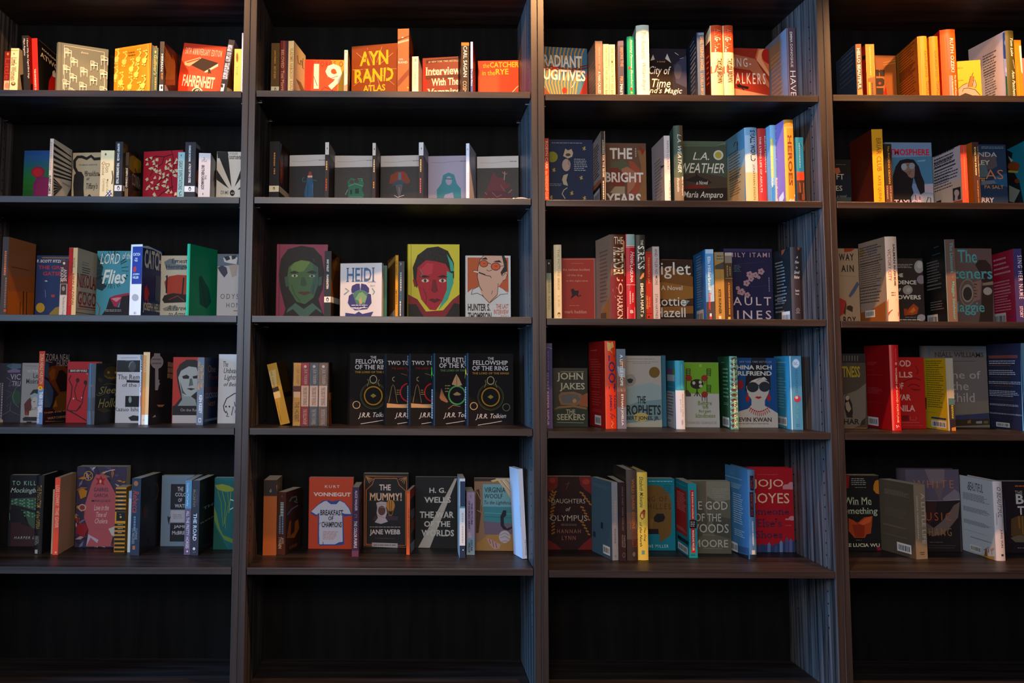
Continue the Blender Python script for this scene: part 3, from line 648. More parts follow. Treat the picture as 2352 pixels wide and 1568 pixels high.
BR = [L('4a0c1c', 8, 1545, 210, 1555, 250, 1480, 275, 1400, 270, 1340, 300), L('4a0c1c', 6, 1555, 250, 1570, 360, 1540, 440, 1560, 640), L('4a0c1c', 6, 1480, 275, 1460, 340, 1390, 380, 1350, 450), L('4a0c1c', 6, 1540, 440, 1450, 480, 1380, 560), L('4a0c1c', 6, 1560, 540, 1460, 600, 1420, 640)]
bk(c, 'F', 'crimson clothbound book patterned with pale leafy branches', [1290, 1642], 230, .1, phi=-11, Tk=.03, hc=1, col=('b01c30', 'b01c30', 'b01c30'), f=BR + LF)
bk(c, 'S', 'pale teal spined paperback with dark title', [1600, 1660], 234, .045, col=('8ab0ac', '96bab4', '8ab0ac'), s=[V('GREAT EXPECTATIONS', 1612, 310, 1638, 570, '1c2c3c', ''), E(1632, 262, 5, 10, '5a8088'), L('1c2c3c', 5, 1632, 585, 1615, 600, 1618, 625, 1636, 615)])
bk(c, 'SR', 'black spined paperback with white band and grey painted cover', [1664, 1758, 1832], 144, .03, 129, th=0, col=('4a4a52', '2c2a2e', '2c2a2e'), s=[V('CHARLES DICKENS', 1702, 172, 1716, 318, 'f0ece6', 'b'), V('A TALE OF TWO CITIES', 1700, 336, 1716, 508, 'f0ece6', 'b'), BAND(1660, 538, 1758, 590)], f=[P('8a8a94', 1762, 150, 1800, 185, 1800, 240, 1762, 220), P('2a2426', 1765, 190, 1832, 240, 1832, 640, 1765, 640), E(1775, 450, 12, 60, '8a4a2c'), P('f0ece6', 1758, 538, 1785, 560, 1785, 620, 1758, 590)])
bk(c, 'SR', 'thick white spined paperback with dark lettering', [1787, 1893, 1952], 244, .03, 132, col=('ccc0b8', 'e0d4d0', 'ccc0b8'), s=[L('6a6068', 4, 1830, 285, 1842, 280, 1842, 296, 1832, 304), N(1815, 300, 1862, 325, 2, '8a8088'), V('THE', 1842, 440, 1858, 478, '3a3438'), V('BROTHERS KARAMAZOV', 1815, 350, 1836, 570, '3a2c28', 'b'), VN(1820, 600, 1832, 620, 1, '6a6068')], f=[P('3a2c24', 1930, 400, 1945, 390, 1940, 480, 1930, 560, 1922, 480), E(1938, 480, 8, 60, '7a4a30')])
bk(c, 'F', 'white book with black wedges bursting from a dark disc', [1950, 2230], 228, .115, phi=2, Tk=.03, col=('e4ddd2', 'e4ddd2', 'e4ddd2'), f=[P('2a2c30', 1955, 228, 2052, 222, 2058, 260, 1960, 290), P('1c1c1e', 1953, 235, 2052, 230, 2085, 550), P('1c1c1e', 1945, 390, 2060, 560, 1940, 480), P('1c1c1e', 2112, 545, 2190, 330, 2230, 380), P('1c1c1e', 2140, 570, 2230, 480, 2230, 560), T('FYODOR', 2068, 258, 2140, 236, '2c2a2a', 'w'), T('DOSTOEVSKY', 2066, 296, 2190, 268, '2c2a2a', 'b'), T('CRIME', 1986, 612, 2058, 580, '2a2422', 'w'), E(2092, 600, 22, 28, '1c1a1c'), T('and', 2080, 608, 2106, 592, 'e4ddd2')])

c = '22'
bk(c, 'SR', 'thick black spined paperback with orange title and white foot band', [139, 219, 304], 124, .03, 129, col=('3a1c14', '1c1616', '1c1616'), s=[VN(172, 345, 188, 398, 1, 'd9903a'), VN(172, 215, 188, 325, 1, 'd9903a'), R(130, 487, 219, 535, 'f4e2c0'), E(176, 510, 8, 13, '3a2a20'), E(176, 513, 4, 9, 'f4e2c0')],
   f=[P('6a7a94', 219, 124, 240, 150, 230, 220, 219, 240), P('a82c14', 222, 260, 250, 300, 255, 400, 240, 470, 222, 460), P('c86038', 224, 350, 240, 340, 244, 400, 228, 440), P('2a1410', 250, 160, 300, 240, 300, 640, 262, 520), P('f4e2c0', 219, 487, 300, 560, 290, 600, 219, 536)])
def face22(lab, x0, x1, yl, yr, yw, art, phi=-6, base='2c2626', d=.125):
    bk(c, 'F', lab, [x0, x1], yl, d, phi=phi, Tk=.02, col=(base, base, base), f=([P('cfc8c6', x0, yl, x1, yr, x1, yw - 6, x0, yw)] if base == '2c2626' else []) + [L('8a8286', 2, x0 + 20, yl + 50, x0 + 120, yl + 52, x1 - 90, yl + 38, x1 - 20, yl + 36), N(x1 - 72, yl + 36, x1 - 12, yl + 44, 1, '4a4448')] + art)
face22('black and white book with a small blue robed swordsman', 302, 615, 238, 219, 328, [P('a03c20', 450, 425, 462, 372, 480, 370, 492, 425), R(452, 404, 490, 418, 'd8c0b0'), P('2c5c80', 430, 600, 425, 540, 445, 450, 445, 425, 490, 425, 500, 480, 485, 600), L('2c7a8a', 5, 440, 450, 412, 455, 410, 425, 425, 420), L('2c7a8a', 5, 495, 440, 525, 445), L('5a7a9a', 4, 490, 470, 496, 600), L('183c58', 4, 455, 470, 450, 600)])
def sp22(lab, xs, yt, colw, art):
    bk(c, 'SR', lab, xs, yt, .03, 129, col=('2a1c1a', '241a1a', '2a1c1a'), s=[R(xs[0], yt, xs[1], colw, 'e0d8d4'), E((xs[0]+xs[1])/2+3, yt + 50, 4, 8, '6a6266')] + art, f=[P('b8aeb0', xs[1], yt, xs[2], yt + 85, xs[2], colw + 78, xs[1], colw)])
sp22('slim white topped paperback with orange lettering, first of four dividers', [593, 625, 678], 131, 232, [VN(600, 285, 614, 365, 1, 'e0b870'), VN(597, 430, 610, 525, 1, 'd04020')])
face22('black and white book with a teal grinning creature', 672, 1005, 240, 240, 338, [P('2c7058', 780, 600, 785, 520, 778, 450, 810, 420, 860, 440, 900, 430, 912, 470, 895, 520, 915, 560, 900, 600), E(812, 455, 18, 14, '5a3c34'), E(852, 450, 18, 14, '5a3c34'), L('8ac0a0', 3, 785, 490, 840, 470, 905, 490), L('8ac0a0', 4, 760, 560, 780, 520), L('8ac0a0', 3, 860, 430, 900, 430, 895, 450), R(800, 520, 815, 555, '1c3028'), R(840, 510, 870, 550, '1c3028'), L('5a9a80', 4, 790, 575, 900, 580)], phi=0)
sp22('slim white topped paperback with gold lettering, second of four dividers', [981, 1008, 1046], 137, 238, [VN(988, 272, 1002, 375, 1, 'd8d0b0'), VN(986, 455, 998, 512, 1, 'e0a030')])
face22('black and white book with an orange haired figure in a hat', 1048, 1385, 243, 222, 333, [P('8a3c1c', 1118, 470, 1130, 400, 1190, 370, 1260, 385, 1292, 450, 1275, 470), P('9a2c20', 1190, 440, 1195, 372, 1245, 370, 1250, 440), R(1193, 380, 1217, 438, '5a7088'), P('3c4c5c', 1140, 490, 1160, 450, 1210, 440, 1255, 455, 1250, 470), P('5a5c66', 1170, 480, 1230, 475, 1222, 530, 1200, 590, 1180, 530), L('c8784a', 6, 1200, 500, 1202, 540), L('c8c0b8', 5, 1160, 565, 1190, 582, 1205, 575, 1240, 565)])
sp22('slim white topped paperback with pink lettering, third of four dividers', [1361, 1399, 1440], 132, 238, [VN(1370, 270, 1384, 372, 1, 'd8c080'), VN(1368, 425, 1382, 545, 1, 'd06058')])
face22('lavender book with a teal long haired figure', 1438, 1772, 246, 224, 300, [P('3c8a94', 1510, 600, 1508, 520, 1545, 470, 1560, 400, 1605, 378, 1650, 395, 1672, 470, 1705, 510, 1708, 600), E(1607, 445, 26, 36, 'a8a0b8'), L('2c6a74', 8, 1580, 430, 1635, 432), P('a8a0b8', 1575, 560, 1640, 540, 1650, 600, 1560, 600)], base='a8a0b8')
bk(c, 'SR', 'slim all white spined paperback, last of the four dividers', [1748, 1775, 1832], 140, .03, 129, col=('c8c6d6', 'e6e0e4', 'c8c6d6'), s=[E(1760, 188, 5, 8, 'b0a8b0'), VN(1757, 380, 1768, 540, 1, 'cfc8d0')])
face22('black and white book with a dusky red winged beast', 1838, 2178, 249, 229, 344, [P('6a3038', 1925, 500, 1970, 378, 2010, 420, 2055, 425, 2075, 470, 2110, 460, 2105, 500, 2060, 520, 2090, 570, 1900, 590, 1910, 540), L('c0a090', 5, 2060, 440, 2065, 370), L('a86060', 7, 2065, 395, 2045, 375), L('a86060', 7, 2065, 395, 2085, 385), L('8a4c50', 9, 2030, 480, 2085, 560), L('9a6050', 10, 2085, 555, 2125, 518), P('5a2a34', 1885, 600, 1900, 555, 1960, 530, 2060, 530, 2125, 560, 2130, 600), L('a87068', 5, 1900, 540, 1920, 560), L('a87068', 4, 1960, 540, 2000, 580, 2040, 560)])
c = '23'
bk(c, 'S', 'orange spined book beside the double upright', [66, 108], 203, .03, col=('d8421c', 'e04a20', 'd8421c'), s=[V('ROBYN CARR', 78, 225, 100, 450, 'f6e6d8', ''), V('the FRIENDSHIP CLUB', 78, 465, 102, 690, 'f6c8a0', '')])
def star(x, y, q='c0a858'): return [L(q, 5, x-14, y-8, x+14, y+8), L(q, 5, x-10, y+12, x+10, y-14), L(q, 4, x, y-18, x+2, y+16)]
bk(c, 'F', 'navy book with a column of pale moons and gold stars', [112, 462], 212, .115, phi=1, Tk=.024, col=('1e2a48', '1e2a48', '1e2a48'),
   f=[E(135, 352, 44, 44, '8a8a2c'), N(130, 232, 375, 250, 1, '8a90a0'), P('b8a890', 222, 345, 240, 285, 262, 300, 290, 288, 303, 320, 296, 350, 262, 365), E(262, 335, 20, 12, '4a3c38'), E(248, 418, 34, 50, 'b09a90'), L('6a4a48', 4, 262, 375, 270, 415, 282, 430, 268, 440), P('b0a890', 262, 488, 225, 500, 214, 535, 225, 575, 262, 586, 248, 540), L('b0a890', 7, 256, 600, 228, 620, 214, 650, 240, 690)] +
     star(392, 285) + star(148, 458) + star(368, 522) + star(292, 645) + star(395, 685) + star(125, 680) + [N(310, 365, 420, 470, 7, 'a8b0b8'), N(112, 565, 210, 590, 2, '8a92a0')])
bk(c, 'SL', 'slim dark spined book with pale lined back', [460, 530, 565], 145, .03, 150, col=('2a1c18', '2e201c', 'c8b8b4'), s=[R(558, 145, 561, 720, 'b8a090'), V('LOOKING FOR THE SEAMS', 538, 215, 554, 515, 'f0d8b8', 's'), VN(540, 545, 556, 700, 1, 'f0d8b8')],
   b=[P('d87a3c', 460, 600, 535, 520, 545, 720, 460, 720), P('1c1412', 460, 640, 540, 545, 545, 720, 460, 720), N(470, 290, 518, 500, 12, '3a3034'), K(470, 660, 520, 720)])
bk(c, 'F', 'olive and rust book with reaching hands and block title', [545, 893], 240, .1, phi=1, Tk=.03, col=('6a4a38', '6a4a38', '6a4a38'),
   f=[P('5a5a44', 610, 400, 700, 370, 780, 440, 760, 560, 640, 560, 600, 480), P('8a6038', 820, 300, 893, 300, 893, 720, 800, 720, 850, 560, 850, 420), P('9a4a34', 745, 380, 790, 390, 840, 450, 862, 540, 830, 640, 770, 690, 740, 690, 790, 600, 800, 520, 760, 430), P('a86a50', 690, 450, 740, 430, 800, 470, 820, 540, 790, 600, 740, 660, 740, 560, 700, 480), P('7a3426', 600, 440, 660, 440, 740, 520, 720, 580, 640, 600, 590, 560), P('8a2c20', 830, 260, 880, 300, 860, 340), P('a08a70', 600, 640, 640, 590, 720, 590, 720, 660), T('THE', 598, 368, 778, 282, 'e2d8d0', 'b'), VN(800, 282, 815, 360, 1, 'b0a090'), T('BRIGHT', 562, 556, 868, 478, 'e2d8d0', 'b'), T('YEARS', 570, 735, 850, 648, 'e2d8d0', 'b')])
bk(c, 'SL', 'white spined book with faint lined back', [938, 1038, 1085], 182, .03, 140, col=('d8ccd0', 'e8dce0', 'c8b8ba'), s=[V('INFINITE COUNTRY', 1056, 222, 1078, 455, '8a8088', ''), V('PATRICIA ENGEL', 1074, 545, 1096, 760, '6a5a50', '')], b=[P('3a3034', 1008, 430, 1038, 415, 1038, 425, 1012, 445), N(960, 400, 1030, 690, 13, '9a8a88')])
bk(c, 'SL', 'green grey spined hardcover with white brush lettering', [1058, 1115, 1190], 103, .025, 150, hc=1, col=('4a5a4a', '4e5c4c', '5a7468'), s=[P('6a4a2c', 1160, 103, 1190, 103, 1190, 300, 1170, 260), R(1100, 520, 1215, 720, '7a6a58'), V('L.A. WEATHER', 1142, 172, 1178, 478, 'f2ece6', 'i'), V('María Amparo', 1174, 510, 1194, 665, 'e8e0d8', 'i'), V('Escandón', 1140, 525, 1160, 635, 'e8e0d8', 'i')])
bk(c, 'F', 'olive green book with white brush lettering and a round seal', [1180, 1540], 224, .11, phi=1, Tk=.03, col=('4c5444', '4c5444', '4c5444'),
   f=[R(1180, 224, 1545, 258, '5a6a54'), L('8a9a80', 3, 1190, 262, 1460, 264, 1530, 240), P('4a3c30', 1180, 500, 1300, 470, 1540, 520, 1550, 600, 1180, 600), P('2c2420', 1200, 540, 1300, 500, 1400, 540, 1420, 560, 1380, 580), P('7a2418', 1200, 590, 1300, 575, 1420, 600, 1300, 615, 1200, 612), P('2a201c', 1180, 612, 1550, 600, 1550, 760, 1180, 760), L('241c18', 8, 1290, 480, 1310, 520), L('241c18', 5, 1300, 470, 1270, 460), L('241c18', 5, 1300, 470, 1325, 458),
      T('L.A.', 1268, 376, 1398, 316, 'e8e0d4', 'i'), T('WEATHER', 1165, 480, 1518, 405, 'e8e0d4', 'i'), T('a Novel', 1296, 575, 1390, 545, 'e8e0d4', 'i'), T('María Amparo', 1190, 695, 1510, 632, 'e8e0d4', 'i'), E(1473, 338, 40, 40, 'd8d4c8'), E(1473, 338, 27, 27, 'b8a83c')])
bk(c, 'SL', 'thick hardcover fading from blue to sand with black lettering', [1545, 1690, 1788], 118, .03, 150, th=0, hc=1, col=('c0a070', 'a8c0d0', '6a9ab4'), s=[R(1688, 330, 1795, 480, 'c8ccc8'), R(1688, 480, 1800, 760, 'd8b880'), R(1688, 118, 1788, 180, '7aa8c4'), V('SMALL WORLD', 1722, 140, 1770, 390, '24303c', 'b'), V('JONATHAN EVISON', 1740, 415, 1770, 702, '2a2c30', '')],
   b=[P('a8b4b4', 1545, 360, 1690, 280, 1690, 420, 1545, 470), P('c8a878', 1545, 470, 1690, 420, 1690, 760, 1545, 760), L('24303c', 4, 1600, 270, 1605, 240, 1630, 225, 1625, 255), L('24303c', 5, 1630, 235, 1628, 290), N(1560, 330, 1670, 500, 10, '4a5a60'), N(1565, 510, 1660, 640, 9, '6a5a44')])
bk(c, 'S', 'red hardcover with white serif lettering in two columns', [1794, 1860], 125, .03, 145, hc=1, col=('c0302c', 'd03834', 'c0302c'), s=[V('ELENA FERRANTE', 1842, 185, 1868, 480, 'f6e6dc', 's'), V('THE LYING LIFE OF ADULTS', 1800, 190, 1826, 640, 'f6e6dc', 's')])
bk(c, 'SL', 'pale blue hardcover with multicoloured stacked lettering', [1890, 1896, 1950], 98, .1, 142, th=0, fx=1, hc=1, col=('7ab4d0', '8ac0dc', '7ab4d0'), s=[P('e8d44a', 1884, 205, 1908, 205, 1918, 520, 1890, 520), P('3a8ac0', 1880, 580, 1925, 580, 1930, 760, 1885, 760), P('e8e0d0', 1930, 520, 1960, 520, 1964, 760, 1935, 760), V('IT ALL COMES DOWN TO THIS', 1928, 105, 1952, 690, '8a3a8a', 'b'), V('THERESE ANNE FOWLER', 1892, 210, 1914, 600, 'f2ecb0', 'b')])
bk(c, 'SL', 'thick purple and gold hardcover with stacked capitals', [1958, 2008, 2084], 55, .05, 150, th=0, fx=1, hc=1, col=('8a4a9a', 'c98a2c', '9a7ac0'), s=[R(2000, 110, 2040, 760, 'e0a838'), V('FRY', 2022, 108, 2070, 125, 'f0e0c0'), V('HEROES', 2026, 180, 2072, 585, '7a3426', 'b'), P('8a4a9a', 1994, 672, 2090, 665, 2095, 760, 1994, 760), P('f0e6e0', 1994, 660, 2090, 655, 2090, 672, 1994, 678), T('66', 2040, 712, 2085, 690, 'f0e6e0', 'i')], b=[P('f4eef0', 1965, 680, 2000, 630, 2005, 680, 1975, 760, 1965, 760)])
bk(c, 'S', 'small blue paperback with a red and brown townscape', [2102, 2164], 195, .065, fx=1, col=('2c7aa0', '3088b0', '2c7aa0'), s=[R(2095, 472, 2180, 540, 'd84a24'), R(2095, 540, 2185, 760, '5a3020'), L('b06a40', 6, 2130, 560, 2140, 700), L('b06a40', 6, 2160, 560, 2165, 690), R(2112, 640, 2150, 700, '3a2018'), R(2145, 650, 2175, 700, '8a4a2c'), VN(2120, 240, 2138, 440, 1, 'a0d0e0'), L('1c4c6a', 5, 2130, 240, 2165, 300)])
c = '24'
bk(c, 'F', 'dark book with faint cream lettering half hidden by the upright', [60, 330], 440, .14, phi=1, Tk=.024, col=('20242c', '20242c', '20242c'), f=[P('241e1a', 60, 440, 330, 440, 330, 600, 60, 700), P('b8603c', 140, 540, 190, 535, 205, 590, 160, 610, 140, 600), L('8a8478', 3, 150, 498, 265, 500), T('FT', 160, 672, 245, 610, 'c9c0b0', ''), T('ES', 152, 805, 225, 745, 'c9c0b0', ''), T('a novel', 165, 885, 278, 848, '8a8878', 'i'), P('4a5048', 80, 885, 330, 880, 330, 990, 80, 990)])
bk(c, 'SL', 'golden yellow spined hardcover with dark red back', [320, 582, 708], 88, .03, 150, col=('c87a10', 'e0a020', '5a1c0c'), s=[V('BRIAR CLUB', 620, 190, 690, 575, '8a4c14', ''), V('KATE QUINN', 636, 630, 690, 925, '8a4c14', '')], b=[])
bk(c, 'S', 'black spined book with golden ornate lettering', [722, 812], 258, .03, col=('2c201c', '362820', '2c201c'), s=[V('The PHOENIX CROWN', 752, 280, 792, 725, 'd89a3c', 's'), P('5a3428', 730, 740, 815, 740, 820, 1000, 735, 1000), V('KATE QUINN', 782, 750, 806, 930, 'd8b898', ''), V('CHANG', 745, 745, 766, 900, 'd8b898', '')])
bk(c, 'F', 'sky blue book with a dark long haired figure in sunglasses', [735, 1282], 240, .08, phi=0, Tk=.035, col=('7890b4', '7890b4', '7890b4'),
   f=[P('4a7ea0', 735, 420, 1282, 400, 1290, 720, 735, 720), P('8aa4c0', 1100, 455, 1200, 440, 1190, 460, 1110, 465), P('b8a8b8', 1120, 740, 1290, 720, 1295, 830, 1120, 820), P('8a98ac', 1120, 830, 1300, 830, 1300, 990, 1120, 990), T('ATMOSPHERE', 720, 388, 1240, 318, 'c8283c', 'b'),
      P('241c20', 820, 990, 815, 640, 850, 520, 900, 450, 980, 432, 1060, 440, 1120, 520, 1150, 620, 1185, 700, 1190, 820, 1140, 850, 1100, 760, 1060, 640, 1040, 760, 1060, 830, 1030, 880, 1040, 990), P('8a6a60', 920, 560, 960, 480, 1030, 478, 1075, 540, 1070, 640, 1040, 660, 1000, 640, 980, 600), E(948, 524, 34, 40, '9aa0a8'), E(1040, 515, 34, 38, '8a949c'), L('3a2c2c', 5, 975, 510, 1010, 500), L('4a3434', 6, 985, 590, 1030, 575, 1000, 620), P('a89ab0', 1040, 990, 1050, 900, 1080, 830, 1170, 870, 1180, 990), L('24242c', 8, 1080, 850, 1090, 980), L('24242c', 8, 1130, 870, 1140, 980), L('24242c', 10, 1210, 940, 1230, 880, 1260, 890, 1262, 960), T('TAYLOR', 835, 975, 1160, 910, 'e0c8d8', 'b')])
bk(c, 'SL', 'coral spined book with white lined back and author photograph', [1288, 1618, 1690], 272, .03, 145, col=('d84a34', 'e04e38', 'd8ccd4'), s=[VN(1642, 300, 1672, 800, 1, 'f4a890')], b=[P('e8c8b0', 1300, 760, 1500, 700, 1640, 640, 1650, 1000, 1300, 1000), N(1300, 390, 1590, 500, 5, '3a3440'), N(1300, 470, 1590, 640, 8, '3a3440'), N(1300, 640, 1520, 760, 6, '4a4048'), P('24282c', 1520, 780, 1612, 755, 1618, 900, 1525, 925), E(1568, 830, 30, 40, 'd8b8b0'), P('d8b8b0', 1550, 860, 1580, 860, 1580, 910, 1545, 915), P('d84a34', 1530, 930, 1650, 905, 1650, 1000, 1500, 1000), R(1330, 930, 1390, 990, '3a3034')])
bk(c, 'SL', 'dark brown spined hardcover with yellow bold lettering and orange back', [1692, 1757, 1832], 238, .03, 145, th=-4, col=('4a2c20', '4c3028', 'c86a18'), s=[V('EVELYN HUGO', 1768, 295, 1802, 625, 'f2e0a0', 'b'), V('THE SEVEN HUSBANDS of', 1806, 285, 1830, 640, 'e8d0a0', 'b'), V('TAYLOR JENKINS REID', 1800, 680, 1828, 945, 'e89a3c', '')])
bk(c, 'F', 'navy and brown book with orange outlined capitals', [1680, 2150], 262, .085, phi=1, Tk=.03, col=('2a3a54', '2a3a54', '2a3a54'), f=[P('5a5054', 1680, 380, 1900, 350, 2020, 400, 2040, 520, 1960, 560, 1680, 520), P('5a6a70', 1680, 520, 1900, 490, 1950, 640, 1680, 660), P('2c5a80', 2000, 640, 2150, 600, 2160, 760, 2000, 720), P('6a7080', 1850, 690, 2000, 680, 2030, 720, 1850, 740), N(1850, 285, 2110, 320, 2, '8a98a8'), T('LUCINDA', 1600, 405, 2030, 355, 'c8c0c0', ''), T('RILEY', 1722, 500, 1950, 448, 'c8c0b0', 'b'), T('ATLAS', 1560, 665, 2105, 560, 'd8804a', 'l'), N(1850, 660, 1890, 710, 1, 'c0a058'), T('PA SALT', 1890, 780, 2110, 742, 'd8904a', ''), T('HARRY', 1745, 940, 2000, 885, 'd0c0c4', 'b')])
bk(c, 'SL', 'teal backed book with a perched bird, cut by the picture edge', [2160, 2470, 2560], 175, .05, 150, col=('1c7a94', '1c7a94', '1c8aa4'), b=[P('14242c', 2150, 300, 2220, 360, 2200, 520, 2300, 700, 2360, 1000, 2150, 1000), E(2235, 520, 70, 55, '9a4a1c'), P('c8b84a', 2170, 565, 2290, 575, 2280, 595, 2170, 590), P('c0c0a8', 2170, 400, 2230, 450, 2200, 470), P('9aa094', 2180, 740, 2310, 800, 2240, 940, 2180, 930), P('2a1c18', 2170, 680, 2230, 610, 2260, 620, 2250, 720), E(2275, 690, 30, 26, '8a3a1c')])
# ================================================================== third shelf
c = '31'
bk(c, 'SR', 'dark spined book with cover fading brown to orange', [12, 68, 314], 55, .02, 150, col=('a06440', '4a4448', '8a5a40'), s=[VN(38, 180, 58, 400, 1, 'd87a4a'), VN(42, 420, 56, 690, 1, '8a6a60'), R(34, 705, 66, 730, 'c0562c')],
   f=[P('b0622c', 68, 400, 314, 420, 314, 780, 68, 780), P('c8681c', 68, 540, 314, 560, 314, 780, 68, 780), T('The Women', 92, 400, 250, 432, '2a1c14', 'i'), L('3a1c10', 5, 178, 780, 180, 640), L('3a1c10', 8, 205, 780, 210, 545), L('3a1c10', 6, 235, 780, 238, 550), N(100, 330, 260, 345, 1, '6a4430')])
bk(c, 'F', 'navy book with red capitals and a round yellow badge', [322, 655], 222, .11, phi=2, Tk=.014, col=('1c2a5a', '1c2a5a', '1c2a5a'), f=[R(380, 236, 660, 250, '8a6438'), T('F. SCOTT FITZGERALD', 335, 285, 660, 262, 'e0d8c8', 'b'), T('THE GREAT', 345, 345, 640, 315, 'b02838', 'b'), T('GATSBY', 388, 402, 590, 368, 'b02838', 'b'), P('b0c8b8', 400, 450, 420, 445, 432, 455, 415, 458), L('8aa0c0', 3, 408, 530, 412, 600), P('c03028', 460, 575, 498, 575, 490, 598, 465, 598), E(364, 692, 40, 44, 'b8901c'), P('9a7a30', 450, 740, 500, 690, 540, 680, 540, 780, 430, 780)])
bk(c, 'S', 'maroon and white spined paperback with a small photograph', [540, 606], 264, .03, col=('5a2c34', '52262e', '5a2c34'), s=[R(535, 476, 606, 580, 'b8aca8'), R(548, 480, 596, 575, '3a3438'), E(572, 520, 14, 22, '9a8a84'), R(530, 580, 606, 790, 'd8d0cc'), E(578, 292, 11, 12, 'e8e0d0'), V('ANNE', 572, 345, 600, 455, 'e0d4cc', ''), V('FRANK', 545, 330, 568, 465, 'e0d4cc', ''), V('The Diary of a Young', 560, 590, 578, 760, '6a5a5a', '')])
bk(c, 'SR', 'red edged cream paperback with red antique lettering', [612, 690, 866], 153, .025, 132, col=('c0b4a0', 'e8cc98', 'c0b4a0'), s=[R(610, 153, 640, 780, 'c0242c'), L('4a3a2a', 4, 645, 175, 655, 170, 655, 190, 646, 186), V('THE COLLECTED', 660, 240, 674, 330, '5a4430', ''), V('TALES', 640, 290, 656, 370, '5a4430', ''), V('NIKOLAI GOGOL', 630, 385, 662, 675, 'b05a30', 'b')],
   f=[N(740, 270, 800, 330, 2, '9a9080'), N(740, 320, 812, 420, 4, '4a4038'), T('NIKOLAI', 692, 500, 868, 420, 'a02c2c', 's'), L('5a4438', 3, 700, 545, 862, 572), T('GOGOL', 695, 660, 890, 575, 'a02c2c', 's'), R(708, 680, 862, 694, 'a02c2c'), L('5a4438', 3, 690, 698, 862, 718), N(680, 725, 856, 765, 1, '4a3a30')])
SPK = []
for i in range(44):
    a = RL.uniform(0, 6.28); x, y = 1010 + 150*math.cos(a), 350 + 170*math.sin(a); h = RL.uniform(60, 110)
    SPK.append(L('1c2c34', 4, x, y, x - h*.62*math.cos(a), y - h*.62*math.sin(a)))
bk(c, 'F', 'turquoise book with bristling black strokes and dripping title', [868, 1215], 182, .1, phi=-3, Tk=.016, col=('4a9aae', '4a9aae', '4a9aae'),
   f=[P('243c44', 880, 220, 930, 330, 910, 420, 960, 500, 920, 540, 868, 520, 868, 300)] + SPK + [T('LORD', 905, 300, 1085, 205, 'e4ece8', 'i'), T('of the', 1105, 255, 1190, 195, 'e4ece8', 'i'), T('Flies', 920, 478, 1140, 350, 'e4ece8', 'bi'), P('a83048', 990, 600, 1040, 580, 1150, 560, 1215, 560, 1215, 640, 1080, 640, 1050, 700, 1000, 660), P('d88a9a', 1005, 610, 1060, 600, 1100, 600, 1050, 640), P('2a2024', 905, 780, 960, 700, 990, 600, 1030, 680, 1075, 690, 1100, 590, 1160, 580, 1215, 600, 1215, 780), L('a83048', 6, 870, 640, 900, 690, 890, 780), N(950, 705, 1095, 730, 2, 'b8b0b0')])
bk(c, 'SR', 'white spined paperback with blue panel and navy cover', [1172, 1275, 1458], 122, .025, 126, col=('1c2c62', 'f0ece8', '1c2c62'), s=[R(1196, 142, 1274, 478, '2c3e92'), T('CATCH', 1200, 225, 1262, 198, 'f0ece8', 'b'), T('-22', 1210, 275, 1240, 242, 'f0ece8', 'b'), P('d83a3c', 1205, 325, 1222, 318, 1230, 345, 1215, 375, 1198, 365), T('JOSEPH', 1196, 402, 1256, 382, 'f0ece8', 'b'), T('HELLER', 1196, 430, 1250, 408, 'f0ece8', 'b'), E(1218, 600, 30, 32, 'b0acb0'), T('61', 1206, 750, 1225, 726, '6a6468', '')],
   f=[P('b8c0c8', 1282, 135, 1330, 135, 1450, 190, 1458, 215, 1380, 170, 1285, 150), T('CATCH-22', 1298, 330, 1515, 220, 'd8d0c0', 'b'), P('b82c34', 1300, 520, 1318, 480, 1330, 520, 1345, 560, 1330, 600, 1340, 650, 1315, 620, 1305, 640, 1298, 580), R(1400, 400, 1458, 640, '4a5468'), T('JOSEPH HELLER', 1284, 735, 1470, 668, 'd0c4b0', 'b')])
bk(c, 'F', 'cream book with a red landscape and two bare trees', [1445, 1800], 224, .1, phi=-3, Tk=.014, col=('c4b8a4', 'c4b8a4', 'c4b8a4'), f=[P('6a7880', 1478, 280, 1530, 250, 1600, 270, 1580, 300, 1680, 305, 1680, 350, 1500, 352), T('Ernest', 1548, 292, 1690, 250, '3a342c', 's'), T('Hemingway', 1492, 350, 1740, 305, '3a342c', 's'), P('b03a20', 1480, 460, 1520, 410, 1600, 395, 1680, 400, 1760, 420, 1760, 610, 1500, 570), P('2a1c18', 1460, 620, 1480, 580, 1560, 560, 1690, 575, 1760, 600, 1740, 640, 1480, 650), L('2a1c18', 14, 1505, 400, 1498, 560), L('2a1c18', 14, 1655, 420, 1640, 600), L('2a1c18', 6, 1505, 420, 1490, 410), L('b0421c', 5, 1520, 620, 1600, 585, 1660, 630), P('8a8474', 1465, 700, 1530, 670, 1600, 680, 1600, 720, 1480, 720), T('A Farewell', 1505, 716, 1735, 672, '3a342c', 'i'), T('to Arms', 1520, 765, 1668, 728, '3a342c', 'i')])
bk(c, 'SR', 'slim bright green hardcover with a dark stem shape', [1680, 1706, 1952], 118, .03, 140, hc=1, col=('0f7a54', '14a872', '0f7a54'), f=[P('0c4a38', 1790, 420, 1810, 400, 1880, 520, 1900, 640, 1860, 700, 1800, 660), L('0a3a2c', 8, 1800, 430, 1830, 560, 1850, 690)])
